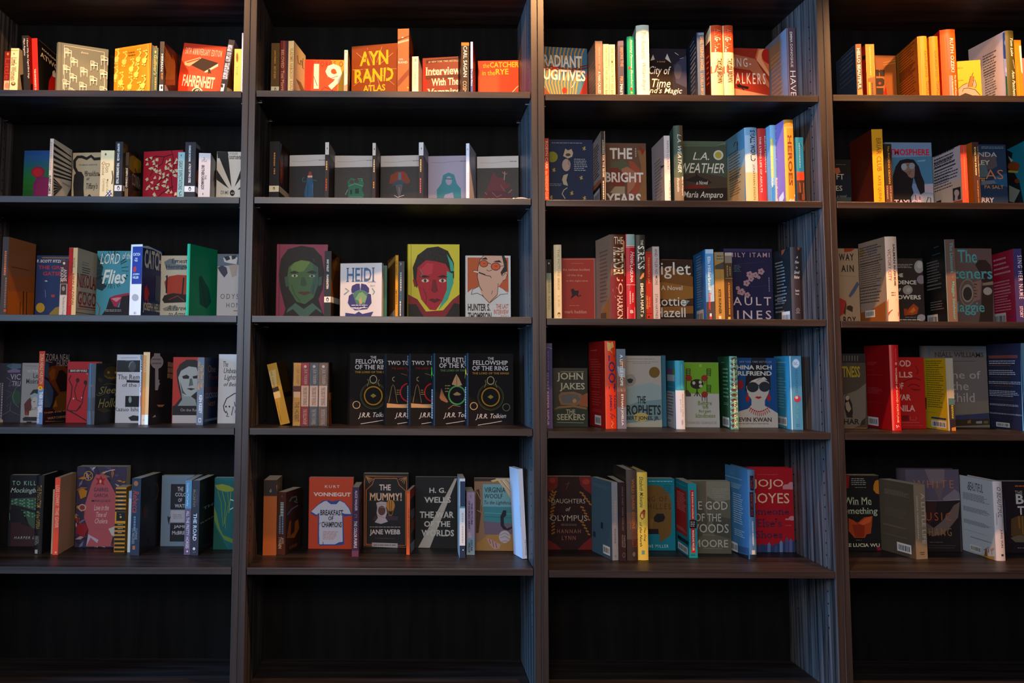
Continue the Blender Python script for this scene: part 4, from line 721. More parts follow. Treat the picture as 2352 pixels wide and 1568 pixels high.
bk(c, 'F', 'pale grey book with masked faces and spaced capitals', [1955, 2235], 210, .11, phi=-2, Tk=.03, col=('b8b0ae', 'b8b0ae', 'b8b0ae'), f=[P('5a6878', 1955, 210, 2235, 195, 2235, 300, 1955, 320), P('3a3c48', 1960, 330, 2000, 310, 2040, 330, 2050, 380, 2020, 420, 1995, 390, 1975, 360), P('c8c0c0', 2010, 240, 2080, 225, 2140, 240, 2130, 300, 2060, 290, 2020, 280), P('2a2c30', 2015, 235, 2060, 225, 2075, 255, 2040, 270), P('2a2c30', 2085, 225, 2130, 220, 2120, 250, 2090, 260), P('a8988c', 2060, 310, 2140, 300, 2130, 400, 2090, 420), T('ODYSSEY', 1985, 612, 2260, 568, '3a383c', 'lw'), T('HOMER', 2038, 690, 2230, 648, '3a383c', 'lw'), P('b0603a', 2100, 715, 2140, 715, 2140, 722, 2105, 724)])
c = '32'
bk(c, 'F', 'magenta book with a large green shaded face', [196, 612], 110, .09, phi=1, Tk=.022, hc=1, col=('8a1c44', '8a1c44', '8a1c44'),
   f=[L('6a1434', 5, 222, 112, 214, 780), P('241c1c', 228, 480, 214, 360, 232, 230, 290, 150, 400, 122, 500, 138, 568, 210, 588, 340, 574, 480, 540, 560, 590, 720, 600, 780, 240, 780, 270, 640), P('4a6a42', 296, 300, 330, 236, 420, 205, 500, 230, 536, 300, 540, 430, 500, 545, 430, 600, 360, 580, 300, 480, 284, 380), P('6a8a48', 310, 300, 370, 232, 440, 215, 470, 260, 420, 330, 330, 350),
      P('3a5a52', 490, 235, 530, 300, 538, 430, 500, 530, 470, 500, 500, 380), P('241c1c', 290, 300, 340, 200, 470, 190, 540, 300, 470, 250, 400, 240, 340, 260), P('2a3428', 300, 345, 340, 325, 385, 340, 340, 352), P('2a3428', 440, 340, 490, 322, 535, 345, 490, 352), E(345, 368, 26, 11, 'b8c098'), E(488, 370, 25, 11, '98a890'), E(346, 368, 9, 10, '242a20'), E(487, 370, 9, 10, '242a20'), P('38503c', 400, 380, 425, 378, 446, 440, 425, 455, 392, 446), P('5a3430', 365, 505, 400, 495, 425, 500, 450, 494, 480, 506, 425, 528), P('3a5a48', 262, 380, 290, 370, 300, 450, 275, 460), P('3a5a52', 545, 380, 568, 372, 566, 440, 540, 455), P('4a6a58', 250, 780, 290, 640, 350, 590, 420, 640, 490, 590, 560, 650, 590, 780), P('241c1c', 230, 780, 260, 680, 330, 640, 420, 730, 520, 640, 590, 690, 605, 780), L('28382a', 4, 320, 440, 345, 520, 390, 575), L('28382a', 4, 505, 440, 490, 520)])
bk(c, 'SR', 'black spined paperback with white band and bronze cover', [588, 643, 712], 166, .025, 129, col=('7a4414', '262422', '2a201a'), s=[V('MARY SHELLEY', 608, 235, 624, 335, 'f0ece6', 'b'), V('FRANKENSTEIN', 606, 358, 622, 475, 'f0ece6', 'b'), BAND(585, 538, 643, 585)],
   f=[P('2a1a10', 648, 170, 712, 220, 712, 260, 650, 230), P('a05c18', 650, 260, 690, 210, 712, 220, 706, 320, 680, 330, 660, 400, 645, 480, 645, 300), P('c8823a', 655, 280, 680, 240, 695, 260, 670, 330), P('f0ece6', 643, 538, 712, 560, 712, 606, 643, 585), R(643, 590, 712, 780, '241c18')])
bk(c, 'F', 'white book with blue title over two purple bowed heads', [718, 1058], 268, .15, fx=1, phi=-10, Tk=.02, col=('d8d4d8', 'd8d4d8', 'd8d4d8'),
   f=[T('HEIDI', 768, 418, 1000, 300, '4a6a9a', 's'), T('Johanna', 942, 430, 1010, 408, '7a8ab0', 'i'), T('Spyri', 962, 460, 1005, 440, '7a8ab0', 'i'), P('3c3a78', 808, 480, 815, 450, 850, 432, 878, 432, 882, 480, 850, 510, 812, 508), P('3c3a78', 890, 430, 930, 440, 955, 470, 955, 505, 920, 510, 884, 480), E(885, 545, 70, 62, '4c7a6a'), P('7aa078', 840, 560, 870, 510, 900, 500, 940, 540, 920, 590), P('b0a070', 870, 570, 890, 540, 900, 590, 880, 610), P('3c3a78', 780, 590, 790, 530, 820, 510, 835, 560, 850, 600, 920, 600, 945, 510, 970, 520, 975, 590, 940, 640, 840, 650, 800, 620), P('3c3a78', 760, 670, 840, 680, 870, 660, 900, 680, 990, 660, 960, 720, 760, 740), L('6a9a9a', 8, 760, 470, 790, 490, 750, 520), L('6a9a9a', 8, 980, 470, 1000, 500, 985, 520), L('d8d4d8', 6, 815, 630, 870, 640, 920, 620), N(810, 600, 940, 640, 2, 'c8c4d8')])
bk(c, 'S', 'plain teal green book behind the white heads cover', [1046, 1100], 285, .18, fx=1, W=88, col=('2c6a58', '2f6e5c', '2c6a58'))
bk(c, 'SL', 'slim mustard spined paperback with brown back', [1106, 1169, 1193], 200, .03, 129, col=('c88a2c', 'd8982c', '7a4a20'), s=[V('KURT VONNEGUT', 1172, 245, 1186, 365, '5a3a14', ''), V('A MAN WITHOUT A', 1170, 480, 1184, 600, '5a3a14', '')], b=[P('c89850', 1112, 270, 1169, 205, 1169, 245, 1112, 310), P('b0a090', 1125, 690, 1169, 640, 1169, 720, 1125, 740)])
bk(c, 'S', 'dark spined paperback with blue and white lettering', [1196, 1242], 250, .035, col=('24282c', '2a2e34', '24282c'), s=[L('c0c8d0', 4, 1210, 262, 1218, 270, 1210, 282), VN(1206, 340, 1222, 490, 1, 'b8c0c4'), VN(1204, 490, 1222, 570, 1, '3a6a9a'), VN(1202, 575, 1218, 720, 1, 'c8ccd0')])
bk(c, 'F', 'yellow book with a large red shaded face', [1273, 1694], 110, .07, phi=0, Tk=.022, hc=1, col=('d4c81c', 'd4c81c', 'd4c81c'),
   f=[L('a89a14', 5, 1298, 112, 1298, 780), P('1c1616', 1320, 420, 1312, 300, 1350, 200, 1430, 140, 1520, 128, 1600, 165, 1648, 260, 1650, 380, 1630, 470, 1560, 300, 1400, 300, 1345, 470), P('8a1c24', 1273, 520, 1350, 560, 1420, 660, 1560, 650, 1640, 560, 1694, 520, 1694, 780, 1273, 780), P('241818', 1273, 600, 1340, 600, 1400, 700, 1380, 780, 1273, 780), P('241818', 1580, 700, 1650, 590, 1694, 600, 1694, 780, 1560, 780),
      P('b01c2c', 1340, 400, 1350, 300, 1420, 240, 1500, 250, 1580, 270, 1615, 330, 1605, 430, 1565, 560, 1500, 650, 1450, 645, 1380, 560), P('c83040', 1370, 320, 1430, 262, 1480, 270, 1470, 350, 1400, 370), P('3aa890', 1590, 330, 1640, 350, 1640, 440, 1600, 560, 1520, 650, 1560, 560, 1590, 480), P('3aa890', 1590, 190, 1640, 260, 1650, 330, 1622, 330, 1610, 260), P('1c1616', 1360, 378, 1410, 362, 1456, 378, 1410, 384), P('1c1616', 1510, 378, 1560, 360, 1600, 378, 1560, 384), E(1413, 408, 30, 14, 'd8c8b0'), E(1413, 408, 11, 13, '3a2414'), E(1555, 408, 30, 14, 'd8c8b0'), E(1555, 408, 11, 13, '3a2414'), P('7a141c', 1475, 400, 1500, 400, 1518, 490, 1490, 508, 1462, 492), P('5a1018', 1440, 565, 1470, 552, 1490, 560, 1512, 552, 1545, 566, 1490, 590), L('4a8a8a', 5, 1370, 310, 1390, 350, 1376, 380), L('5a141c', 5, 1398, 470, 1425, 540, 1418, 600), P('8a1c24', 1312, 400, 1330, 395, 1345, 450, 1325, 460), P('3aa890', 1625, 395, 1645, 385, 1645, 430, 1622, 450)])
bk(c, 'F', 'white book with a drawn man in orange glasses smoking', [1743, 2113], 203, .06, phi=0, Tk=.014, col=('d4d0cc', 'd4d0cc', 'd4d0cc'),
   f=[R(1760, 218, 2095, 520, 'c0582c'), P('d4d0cc', 1743, 520, 1790, 480, 1850, 455, 2020, 460, 2095, 505, 2113, 520, 2113, 600, 1743, 600), P('d8a890', 1845, 300, 1860, 240, 1890, 203, 2060, 203, 2080, 260, 2070, 330, 2085, 340, 2080, 390, 2045, 415, 2010, 460, 2000, 540, 1940, 600, 1880, 530, 1855, 460, 1840, 380), P('2a2220', 2040, 203, 2060, 203, 2082, 250, 2085, 330, 2050, 350, 2040, 370, 2030, 340, 2060, 290), L('2a2220', 5, 1845, 300, 1840, 380, 1858, 455, 1880, 490), L('2a2220', 5, 1890, 203, 1860, 240, 1845, 300), E(1893, 268, 36, 30, '2a2220'), E(1893, 268, 31, 25, 'd85a30'), E(1990, 292, 40, 33, '2a2220'), E(1990, 292, 35, 28, 'd85a30'), L('2a2220', 5, 1928, 262, 1952, 272), L('2a2220', 4, 2030, 290, 2062, 285), P('2a2220', 1868, 232, 1910, 215, 1925, 235, 1890, 235), P('2a2220', 1970, 250, 2020, 240, 2040, 260, 1990, 256), P('8a3a20', 1880, 268, 1905, 262, 1905, 272), P('8a3a20', 1975, 285, 2005, 285, 1995, 295), L('2a2220', 4, 1915, 320, 1935, 330, 1960, 320), L('2a2220', 5, 1870, 350, 1910, 365, 1945, 370, 1955, 385), L('e8e4dc', 9, 1810, 330, 1850, 340), L('2a2220', 10, 1850, 340, 1905, 360), L('2a2220', 4, 1805, 322, 1830, 328), L('2a2220', 4, 2045, 370, 2070, 345, 2085, 360, 2070, 400, 2045, 410), L('2a2220', 4, 2010, 430, 2005, 520, 1945, 580), L('2a2220', 4, 1790, 520, 1800, 480, 1850, 455), L('2a2220', 4, 1790, 520, 1840, 510, 1880, 530, 1940, 590), L('2a2220', 4, 1940, 590, 2030, 520, 2090, 515, 2060, 480), L('2a2220', 3, 1880, 520, 1895, 545), L('2a2220', 3, 1965, 490, 1955, 520),
      T('HUNTER S.', 1762, 655, 1945, 597, '22201e', 'b'), T('THOMPSON', 1762, 728, 1955, 668, '22201e', 'b'), T('THE LAST', 1993, 635, 2095, 600, 'c8502a', ''), T('INTERVIEW', 1975, 682, 2095, 645, 'c8502a', ''), N(2030, 690, 2095, 704, 1, 'd88a6a')])
c = '33'
bk(c, 'S', 'slim black topped grey green spine beside the upright', [86, 126], 265, .04, col=('8a9480', '98a290', '8a9480'), s=[R(86, 265, 126, 370, '241e1c'), P('d8d8d0', 100, 292, 106, 282, 112, 296, 104, 300), V('THE FERVOR', 100, 412, 118, 530, '6a7266', ''), V('KATSU', 100, 555, 118, 655, '6a7266', '')])
bk(c, 'SL', 'cream rounded hardcover with faint embossed capitals', [126, 146, 207], 147, .03, 145, hc=1, col=('d8c8a0', 'e6d8b4', 'b8a888'), s=[V('THE PICTURE BRIDE', 172, 182, 192, 505, 'a89870', ''), V('LEE', 176, 550, 194, 640, 'c8b898'), E(186, 700, 12, 18, '4a3c2a'), E(186, 706, 11, 13, 'd8c098')])
bk(c, 'F', 'red book with an upside down black dog cut out', [200, 480], 252, .1, phi=-3, Tk=.02, col=('a82c1c', 'a82c1c', 'a82c1c'),
   f=[R(470, 250, 500, 790, '525c60'), L('c8a090', 3, 222, 262, 466, 258), L('b89080', 3, 466, 258, 470, 780), L('c87a60', 3, 280, 294, 380, 294), T('the curious incident', 215, 352, 432, 332, 'd89a80', ''), T('of the dog', 252, 398, 372, 380, 'd89a80', ''), T('in the night-time', 245, 442, 415, 424, 'd89a80', ''), P('2a1818', 280, 500, 300, 492, 312, 510, 345, 508, 340, 540, 346, 565, 320, 545, 300, 560, 275, 578, 290, 545), E(354, 549, 8, 6, '2a1818'), N(270, 622, 350, 636, 1, 'c87a60'), T('mark haddon', 232, 690, 405, 664, 'd89a80', '')])
bk(c, 'SL', 'thick brown and crimson hardcover with gold scratchy capitals', [480, 592, 712], 65, .12, 124, fx=1, hc=1, col=('6a3a24', '5a2c18', 'b09a88'), s=[R(588, 395, 716, 780, '7a1c20'), P('a05a3c', 600, 300, 650, 200, 712, 260, 712, 395, 600, 395), P('b8a098', 610, 500, 640, 480, 660, 540, 630, 570), P('4a1418', 610, 600, 716, 580, 716, 650, 610, 680), P('d88a5a', 690, 100, 710, 120, 705, 230, 690, 180), T('THE', 620, 140, 690, 85, 'f2dcb8', ''), V('PRETENDER', 614, 165, 696, 385, 'f2dcb8', 'b'), V('JO', 640, 405, 690, 540, 'f0c8a8', ''), V('HARKIN', 644, 550, 690, 735, 'f0dcc0', 'b')], b=[N(510, 200, 580, 600, 14, '8a7464'), P('c88850', 500, 740, 590, 560, 592, 780, 500, 780), R(520, 690, 565, 780, '7a6454')])  # tan wedge low on the back is warm lamp light put into its colour
bk(c, 'S', 'glossy red hardcover with a seascape at its top', [719, 791], 63, .03, 145, hc=1, col=('b81c24', 'c8202c', 'b81c24'), s=[R(719, 63, 791, 152, '9ab8b4'), P('d88a3c', 725, 140, 760, 100, 785, 120, 770, 145), P('2a2428', 755, 85, 780, 70, 775, 105), R(719, 152, 791, 158, 'e8dcd0'), R(719, 165, 791, 168, 'e8dcd0'), V('Hotel', 750, 200, 785, 305, 'f6e8e0', 'i'), V('LAGUNA', 748, 308, 774, 448, 'f6e8e0', 'b'), R(722, 462, 794, 466, 'e8dcd0'), V('NICOLA', 764, 530, 778, 605, 'f6e0d8', 'b'), V('HARRISON', 744, 515, 756, 615, 'f6e0d8', 'b'), T('B', 750, 690, 775, 664, 'f6e0d8', 'b'), L('5a8a7a', 5, 745, 470, 740, 500), L('e8d0c8', 3, 732, 640, 732, 780), L('e8d0c8', 3, 786, 640, 788, 780)])
bk(c, 'S', 'dark grey hardcover with big white curling capitals', [798, 874], 68, .03, 145, hc=1, col=('38342c', '3c382e', '38342c'), s=[V('THE', 832, 108, 852, 150, 'f0ece0', 's'), V('SIRENS', 808, 155, 866, 340, 'f0ece0', 'bs'), P('d8905a', 824, 415, 850, 370, 862, 368, 858, 400, 836, 420), P('5a5a34', 798, 560, 874, 540, 874, 780, 798, 780), V('EMILIA HART', 830, 452, 858, 690, 'f0e8d0', 'b'), T('W', 832, 720, 852, 698, 'f0e8d0', 'b')])
bk(c, 'S', 'short red spined paperback with gold lettering', [876, 925], 203, .03, col=('a02418', 'b82c1c', 'a02418'), s=[V("PANDORA'S JAR", 886, 248, 910, 455, 'd89a60', ''), V('NATALIE', 900, 560, 914, 640, 'd89a60', ''), V('HAYNES', 878, 552, 896, 655, 'd89a60', 'b'), L('5a1410', 3, 880, 215, 920, 215), L('5a1410', 3, 880, 690, 925, 690), E(900, 718, 8, 8, '3a1410')])
bk(c, 'SL', 'white spined book with thin grey capitals', [906, 932, 986], 160, .035, 140, th=0, col=('b8a8a4', 'c4b4b4', 'a0887c'), s=[V('AND TYLER NO MORE', 946, 178, 972, 465, '5a4c50', ''), V('STAN HAYNES', 950, 535, 974, 730, '5a4c50', '')])
bk(c, 'F', 'brown book with stacked sandwich and large white lettering', [905, 1252], 262, .12, phi=1, Tk=.03, col=('3a2418', '3a2418', '3a2418'), f=[P('7a4c1c', 905, 380, 1000, 330, 1100, 330, 1252, 400, 1252, 480, 1000, 440), P('9a6428', 905, 470, 1000, 440, 1252, 480, 1252, 570, 1100, 590, 905, 560), P('4a2c14', 905, 560, 1100, 590, 1252, 580, 1252, 620, 905, 610), P('8a5824', 905, 640, 1252, 630, 1252, 690, 905, 700), P('8a9a8a', 1165, 580, 1225, 590, 1180, 640), L('c8a878', 3, 1000, 262, 1240, 258), T('Piglet', 925, 415, 1230, 285, 'e4dcd0', ''), T('A Novel', 998, 505, 1165, 470, 'e0d4c4', ''), T('Lottie', 950, 630, 1195, 558, 'e4dcd0', ''), T('Hazell', 950, 720, 1190, 645, 'e4dcd0', '')])
bk(c, 'SL', 'bright blue book with a lighthouse coloured spine', [1268, 1352, 1418], 182, .03, 145, th=-6, col=('3a82b8', '5a98c8', '2c78b8'), s=[R(1350, 182, 1418, 215, 'b0c8d8'), P('a8c0d0', 1380, 480, 1420, 460, 1424, 600, 1384, 600), P('4a3c3c', 1352, 600, 1424, 595, 1424, 780, 1352, 780), V('Elin Hilderbrand', 1366, 240, 1396, 505, 'f4f0ec', 's'), V('Summer', 1374, 525, 1398, 665, 'd83a34', 'bs'), R(1384, 690, 1400, 715, 'd8d0d0'), R(1384, 715, 1400, 740, 'c83030')], b=[N(1278, 240, 1325, 330, 5, '9ac0dc'), N(1280, 345, 1328, 640, 16, '9ac0dc'), K(1282, 672, 1340, 780)])
bk(c, 'S', 'tan spined paperback with brown condensed title', [1425, 1500], 205, .03, th=-6, col=('a07838', 'b08440', 'a07838'), s=[P('4a4438', 1425, 310, 1500, 280, 1500, 340, 1425, 340), R(1425, 205, 1500, 280, '9a8a6a'), N(1438, 225, 1488, 270, 2, '5a4a34'), R(1460, 345, 1464, 480, '7a5c2c'), R(1470, 345, 1474, 480, '7a5c2c'), V('KITE RUNNER', 1452, 500, 1478, 695, '4a3214', 'b'), R(1456, 710, 1476, 735, 'e0d0b0')])
bk(c, 'S', 'dark brown spined paperback with yellow condensed title', [1503, 1565], 207, .03, th=-6, col=('4a3018', '50341c', '4a3018'), s=[R(1503, 207, 1565, 232, 'c0b0a8'), R(1503, 232, 1565, 290, '8a7a68'), VN(1515, 310, 1532, 400, 1, 'a08a60'), VN(1538, 320, 1552, 390, 1, 'b89a60'), R(1508, 410, 1565, 414, 'b89040'), V('A THOUSAND SPLENDID SUNS', 1530, 445, 1548, 700, 'e0a030', 'b'), R(1530, 718, 1550, 740, 'e8b040')])
BL = []
for x, y, r in ((1700, 380, 22), (1745, 385, 20), (1710, 415, 20), (1675, 450, 22), (1790, 358, 22), (1635, 520, 24), (1680, 545, 20), (1605, 490, 14), (1615, 525, 14), (1770, 405, 12)):
    BL += [E(x + r*.7*math.cos(k*1.2566), y + r*.7*math.sin(k*1.2566), r*.55, r*.5, 'b08890') for k in range(5)] + [E(x, y, r*.25, r*.25, '6a3a40')]
bk(c, 'F', 'indigo book with pink blossoms and pink spaced capitals', [1500, 1885], 176, .1, phi=1, Tk=.03, col=('282444', '282444', '282444'), f=[P('3a3258', 1472, 176, 1885, 176, 1885, 200, 1472, 200), L('3a3458', 4, 1570, 640, 1720, 400, 1800, 350), L('3c3862', 3, 1600, 300, 1820, 280), L('3c3862', 3, 1700, 480, 1840, 470)] + BL + [N(1570, 305, 1632, 365, 5, '5a7a88'), T('EMILY ITAMI', 1500, 243, 1855, 210, 'c8a0a8', 'w'), VN(1845, 405, 1860, 520, 1, '8a88a0'), T('FAULT', 1510, 626, 1868, 562, 'd8c0c4', 'w'), T('LINES', 1525, 735, 1868, 668, 'd8c0c4', 'w')])
bk(c, 'SL', 'black hardcover with white stacked italics and white barcode patch', [1885, 2030, 2106], 165, .03, 142, th=0, hc=1, col=('30282c', '3a3034', '20282c'), s=[P('b8603a', 2075, 165, 2100, 168, 2096, 185, 2080, 190), T('A', 2064, 255, 2080, 236, 'e8e0e0', 'i'), T('New', 2056, 296, 2090, 272, 'e8e0e0', 'i'), T('for', 2062, 336, 2080, 318, 'e8e0e0', 'i'), T('Small', 2050, 376, 2096, 352, 'e8e0e0', 'i'), T('Fisher', 2050, 415, 2096, 392, 'e8e0e0', 'i'), T('Laura', 2060, 518, 2092, 500, 'e0d8d8', ''), T('Impey', 2062, 546, 2090, 530, 'e0d8d8', ''), E(2080, 664, 14, 16, '9a9096'), E(2080, 664, 11, 13, '3a3034'), L('9a9096', 3, 2074, 670, 2080, 655, 2086, 670), N(2062, 682, 2098, 694, 1, '9a9096')],
   b=[P('c05a3a', 1955, 190, 1985, 178, 1970, 215, 1955, 230), N(1905, 285, 1965, 320, 2, 'b8c0c4'), N(1915, 330, 2000, 600, 11, 'a8b0b8'), N(1905, 540, 1985, 690, 5, '8a949c'), K(1958, 680, 2026, 790)])
c = '34'
bk(c, 'F', 'sand coloured book with torn paper shapes and black capitals', [90, 425], 206, .13, phi=1, Tk=.03, col=('a08468', 'a08468', 'a08468'), f=[P('a0301c', 245, 206, 370, 210, 330, 240, 250, 250), L('7a6450', 3, 180, 520, 380, 535), P('4a5468', 300, 760, 345, 680, 400, 590, 425, 625, 370, 720, 320, 780), P('a03028', 90, 900, 190, 780, 270, 820, 265, 900, 240, 970, 200, 1000, 90, 1060), P('4a3018', 240, 960, 270, 830, 275, 860, 262, 985), P('3a2c18', 280, 880, 320, 870, 350, 890, 345, 950, 275, 915), P('a87830', 400, 1050, 425, 1040, 425, 1090), T('WAY', 188, 348, 358, 268, '2a241e', 'bw'), T('AIN', 215, 480, 358, 400, '2a241e', 'bw'), T('BOY', 240, 1085, 385, 1002, '2a241e', 'bw')])
bk(c, 'SL', 'tall cream rounded hardcover with black and red spine capitals', [428, 740, 876], 70, .025, 150, hc=1, col=('d8b098', 'e8c8b4', 'b49a88'), s=[V('SALMAN RUSHDIE', 805, 155, 850, 645, '4a2c2c', 'b'), V('VICTORY CITY', 748, 215, 796, 585, 'b04a34', ''), P('c86a2c', 730, 830, 760, 800, 850, 800, 890, 830, 890, 1120, 730, 1120), P('a04a20', 735, 960, 800, 920, 885, 950, 885, 1000, 735, 1000), N(790, 710, 840, 770, 2, '8a5a44')],
   b=[P('9a8a8a', 500, 190, 620, 170, 640, 240, 540, 300), P('a88a5a', 400, 240, 470, 200, 500, 260, 430, 310), N(430, 200, 700, 380, 8, '5a4a44'), N(435, 390, 700, 640, 12, '5a4a44'), N(440, 660, 700, 830, 6, '5a4a44'), P('a8602c', 430, 1120, 440, 960, 560, 930, 640, 880, 735, 820, 740, 1120), K(498, 935, 615, 1005)])
bk(c, 'F', 'dark brown book with pale roses and white capitals', [780, 1180], 322, .13, phi=1, Tk=.03, col=('3a2e2a', '3a2e2a', '3a2e2a'), f=[E(1125, 420, 58, 75, 'a09890'), E(1130, 400, 30, 40, 'b8b0a8'), E(1150, 570, 52, 52, '8a7a80'), E(990, 690, 58, 55, 'a0948a'), E(1000, 690, 26, 26, 'b8aca0'), P('b0481c', 960, 980, 1000, 910, 1060, 850, 1118, 900, 1100, 970, 1040, 985), P('d8702c', 1010, 950, 1060, 890, 1085, 930, 1050, 960), P('a0401c', 945, 910, 985, 910, 985, 990, 950, 990), E(1150, 1015, 50, 40, 'a89a9a'), N(870, 385, 1070, 440, 3, 'a8a098'), T('THE', 830, 540, 935, 498, 'e0d4c0', 'b'), T('DENCE', 872, 625, 1090, 580, 'e0d4c0', 'b'), T('OF', 845, 710, 912, 670, 'e0d4c0', 'b'), T('FLOWERS', 795, 800, 1142, 752, 'e0d4c0', 'b'), N(960, 1005, 1090, 1018, 1, 'a8a098'), N(890, 1028, 1140, 1055, 1, 'e0d4c0')])
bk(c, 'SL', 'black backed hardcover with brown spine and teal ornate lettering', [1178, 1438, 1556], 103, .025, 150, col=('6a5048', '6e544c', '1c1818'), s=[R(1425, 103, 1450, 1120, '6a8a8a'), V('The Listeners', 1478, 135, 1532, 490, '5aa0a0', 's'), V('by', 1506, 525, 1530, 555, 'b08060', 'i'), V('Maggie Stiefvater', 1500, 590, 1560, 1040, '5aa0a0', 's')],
   b=[L('2c6a9a', 8, 1300, 200, 1355, 178), L('2c6a9a', 8, 1280, 290, 1375, 258), N(1215, 370, 1390, 560, 7, '8a8480'), N(1220, 590, 1400, 680, 3, '8a8480'), N(1260, 830, 1425, 920, 4, '8a8480'), K(1225, 990, 1352, 1090)])
bk(c, 'F', 'brown book with teal ornate title and a snail shell', [1545, 1990], 205, .1, phi=1, Tk=.03, col=('6a5450', '6a5450', '6a5450'), f=[P('3a2a28', 1780, 400, 1820, 340, 1900, 340, 1960, 400, 1990, 500, 1990, 640, 1860, 600, 1830, 480), P('3a2c24', 1860, 640, 1990, 600, 1990, 1090, 1820, 1090, 1850, 900), E(1690, 720, 95, 160, '8a7a6a'), E(1690, 720, 84, 146, '6a5850'), E(1690, 730, 66, 105, '9a8a78'), E(1690, 735, 52, 80, '3a3434'), P('8a6a5c', 1760, 600, 1850, 570, 1840, 800, 1760, 830), P('8a7a60', 1870, 610, 1990, 590, 1990, 630, 1870, 640), E(1925, 705, 52, 46, 'a89c90'), N(1760, 610, 1810, 790, 5, '4a3c38'), T('The', 1578, 375, 1795, 222, '5aa4a4', 's'), T('Listeners', 1330, 560, 1975, 430, '5aa4a4', 's'), T('Maggie', 1480, 985, 1885, 830, '5aa4a4', 's')])
bk(c, 'SL', 'raspberry backed hardcover with purple spine', [1985, 2242, 2340], 212, .03, 145, col=('3a2c5a', '42325c', 'b81c3c'), s=[V('SING HER NAME', 2272, 288, 2350, 795, 'e0c8cc', 'w'), V('STORY', 2300, 880, 2345, 1015, 'e0b8c0', 'b')], b=[N(1995, 330, 2205, 500, 4, 'e0a0b0'), N(2000, 600, 2215, 700, 4, 'e0a0b0'), N(2005, 710, 2220, 800, 4, 'e0a0b0'), N(2010, 830, 2225, 930, 4, 'e0a0b0'), K(2000, 975, 2150, 1090), L('5a3a8a', 9, 2160, 1005, 2280, 990)])
# ================================================================== fourth shelf
c = '41'
bk(c, 'F', 'dark violet and green book with ornate twining flowers', [-140, 188], 172, .115, phi=0, Tk=.024, col=('2c2430', '2c2430', '2c2430'), f=[P('4a5a6a', 60, 200, 110, 175, 190, 180, 190, 215, 120, 230), E(90, 195, 26, 14, '3a5468'), P('6a5a7a', 65, 240, 130, 220, 185, 235, 180, 255, 75, 258), E(150, 480, 44, 66, '2c4030'), L('4a6a4a', 5, 190, 350, 140, 400, 115, 470, 130, 530, 170, 570), L('7a6a80', 4, 60, 300, 100, 330, 80, 380, 130, 360), L('4a5a4a', 5, 20, 640, 90, 600, 190, 640), L('5a4a5a', 4, 60, 500, 110, 440, 60, 420), L('4a5a40', 6, 60, 560, 100, 520, 90, 600), T('VIC', 90, 320, 188, 268, '9a8a98', 's'), T('TRU', 108, 380, 190, 332, '9a8a98', 's'), R(-30, 680, 26, 704, 'b09a70'), VN(-10, 350, 20, 700, 2, '8a8088')])
bk(c, 'F', 'grey book with a drawn child in tricolour shadows', [192, 430], 170, .1, phi=2, Tk=.03, col=('8a8686', '8a8686', '8a8686'), f=[L('5a5656', 2, 220, 195, 330, 198), T('VICTOR HUGO', 242, 254, 440, 232, 'b8b0b4', 's'), T('Les', 300, 305, 365, 262, '2a2628', ''), T('Misérables', 236, 356, 415, 312, '2a2628', ''), P('2a2a28', 272, 450, 300, 410, 350, 405, 380, 440, 380, 520, 350, 560, 300, 540, 275, 500), P('8a98a0', 272, 460, 310, 440, 350, 450, 345, 480, 280, 500), E(318, 530, 36, 56, 'b0a4a0'), P('5a2c24', 276, 480, 285, 560, 270, 640, 225, 640, 218, 540, 250, 500), P('8a3c24', 225, 640, 240, 600, 255, 640), P('b0a4a0', 258, 655, 265, 600, 330, 590, 380, 600, 380, 655), L('2a2628', 5, 300, 520, 318, 516), L('2a2628', 5, 312, 575, 330, 572), P('2a2628', 205, 668, 225, 655, 380, 655, 380, 690, 210, 690), R(240, 696, 285, 714, '2a2628')])
bk(c, 'SR', 'red to blue spined book with painted purple and orange cover', [342, 394, 618], 65, .03, 135, col=('2a2430', 'c04428', '2a2430'), s=[R(330, 400, 394, 780, '5a8ac0'), E(363, 396, 20, 20, 'd8a820'), T('A', 355, 404, 372, 388, '3a2c1c', 'b'), V('ZORA NEALE HURSTON', 364, 88, 386, 360, 'e0a890', 'b'), V('THEIR EYES WERE', 354, 430, 378, 615, 'e8e4e8', 'b'), V('WATCHING GOD', 338, 560, 352, 710, 'e8e0e4', 'b')],
   f=[P('2c5878', 396, 160, 440, 180, 440, 310, 396, 290), P('7a3a1c', 430, 230, 460, 200, 560, 180, 630, 240, 630, 420, 560, 500, 440, 330), P('9a5420', 440, 260, 470, 215, 500, 230, 490, 310, 460, 330), P('3c5a80', 396, 310, 440, 340, 480, 420, 470, 520, 450, 570, 396, 570), P('2a1c1c', 500, 330, 530, 240, 560, 230, 600, 270, 610, 420, 540, 430), P('7a4a1c', 470, 580, 500, 480, 540, 440, 600, 440, 600, 600, 500, 600), P('b0702c', 475, 570, 500, 500, 515, 560), T('ZORA NEALE', 408, 150, 652, 92, 'c0b8b4', ''), T('HURSTON', 508, 200, 690, 148, 'b8a8ac', ''), L('b0a8b0', 5, 396, 155, 470, 165), T('THEIR EYES WERE', 392, 628, 640, 588, 'c8905a', 'b'), T('WATCHING', 424, 680, 590, 640, 'c8905a', 'b'), L('c8905a', 5, 405, 695, 600, 704)])
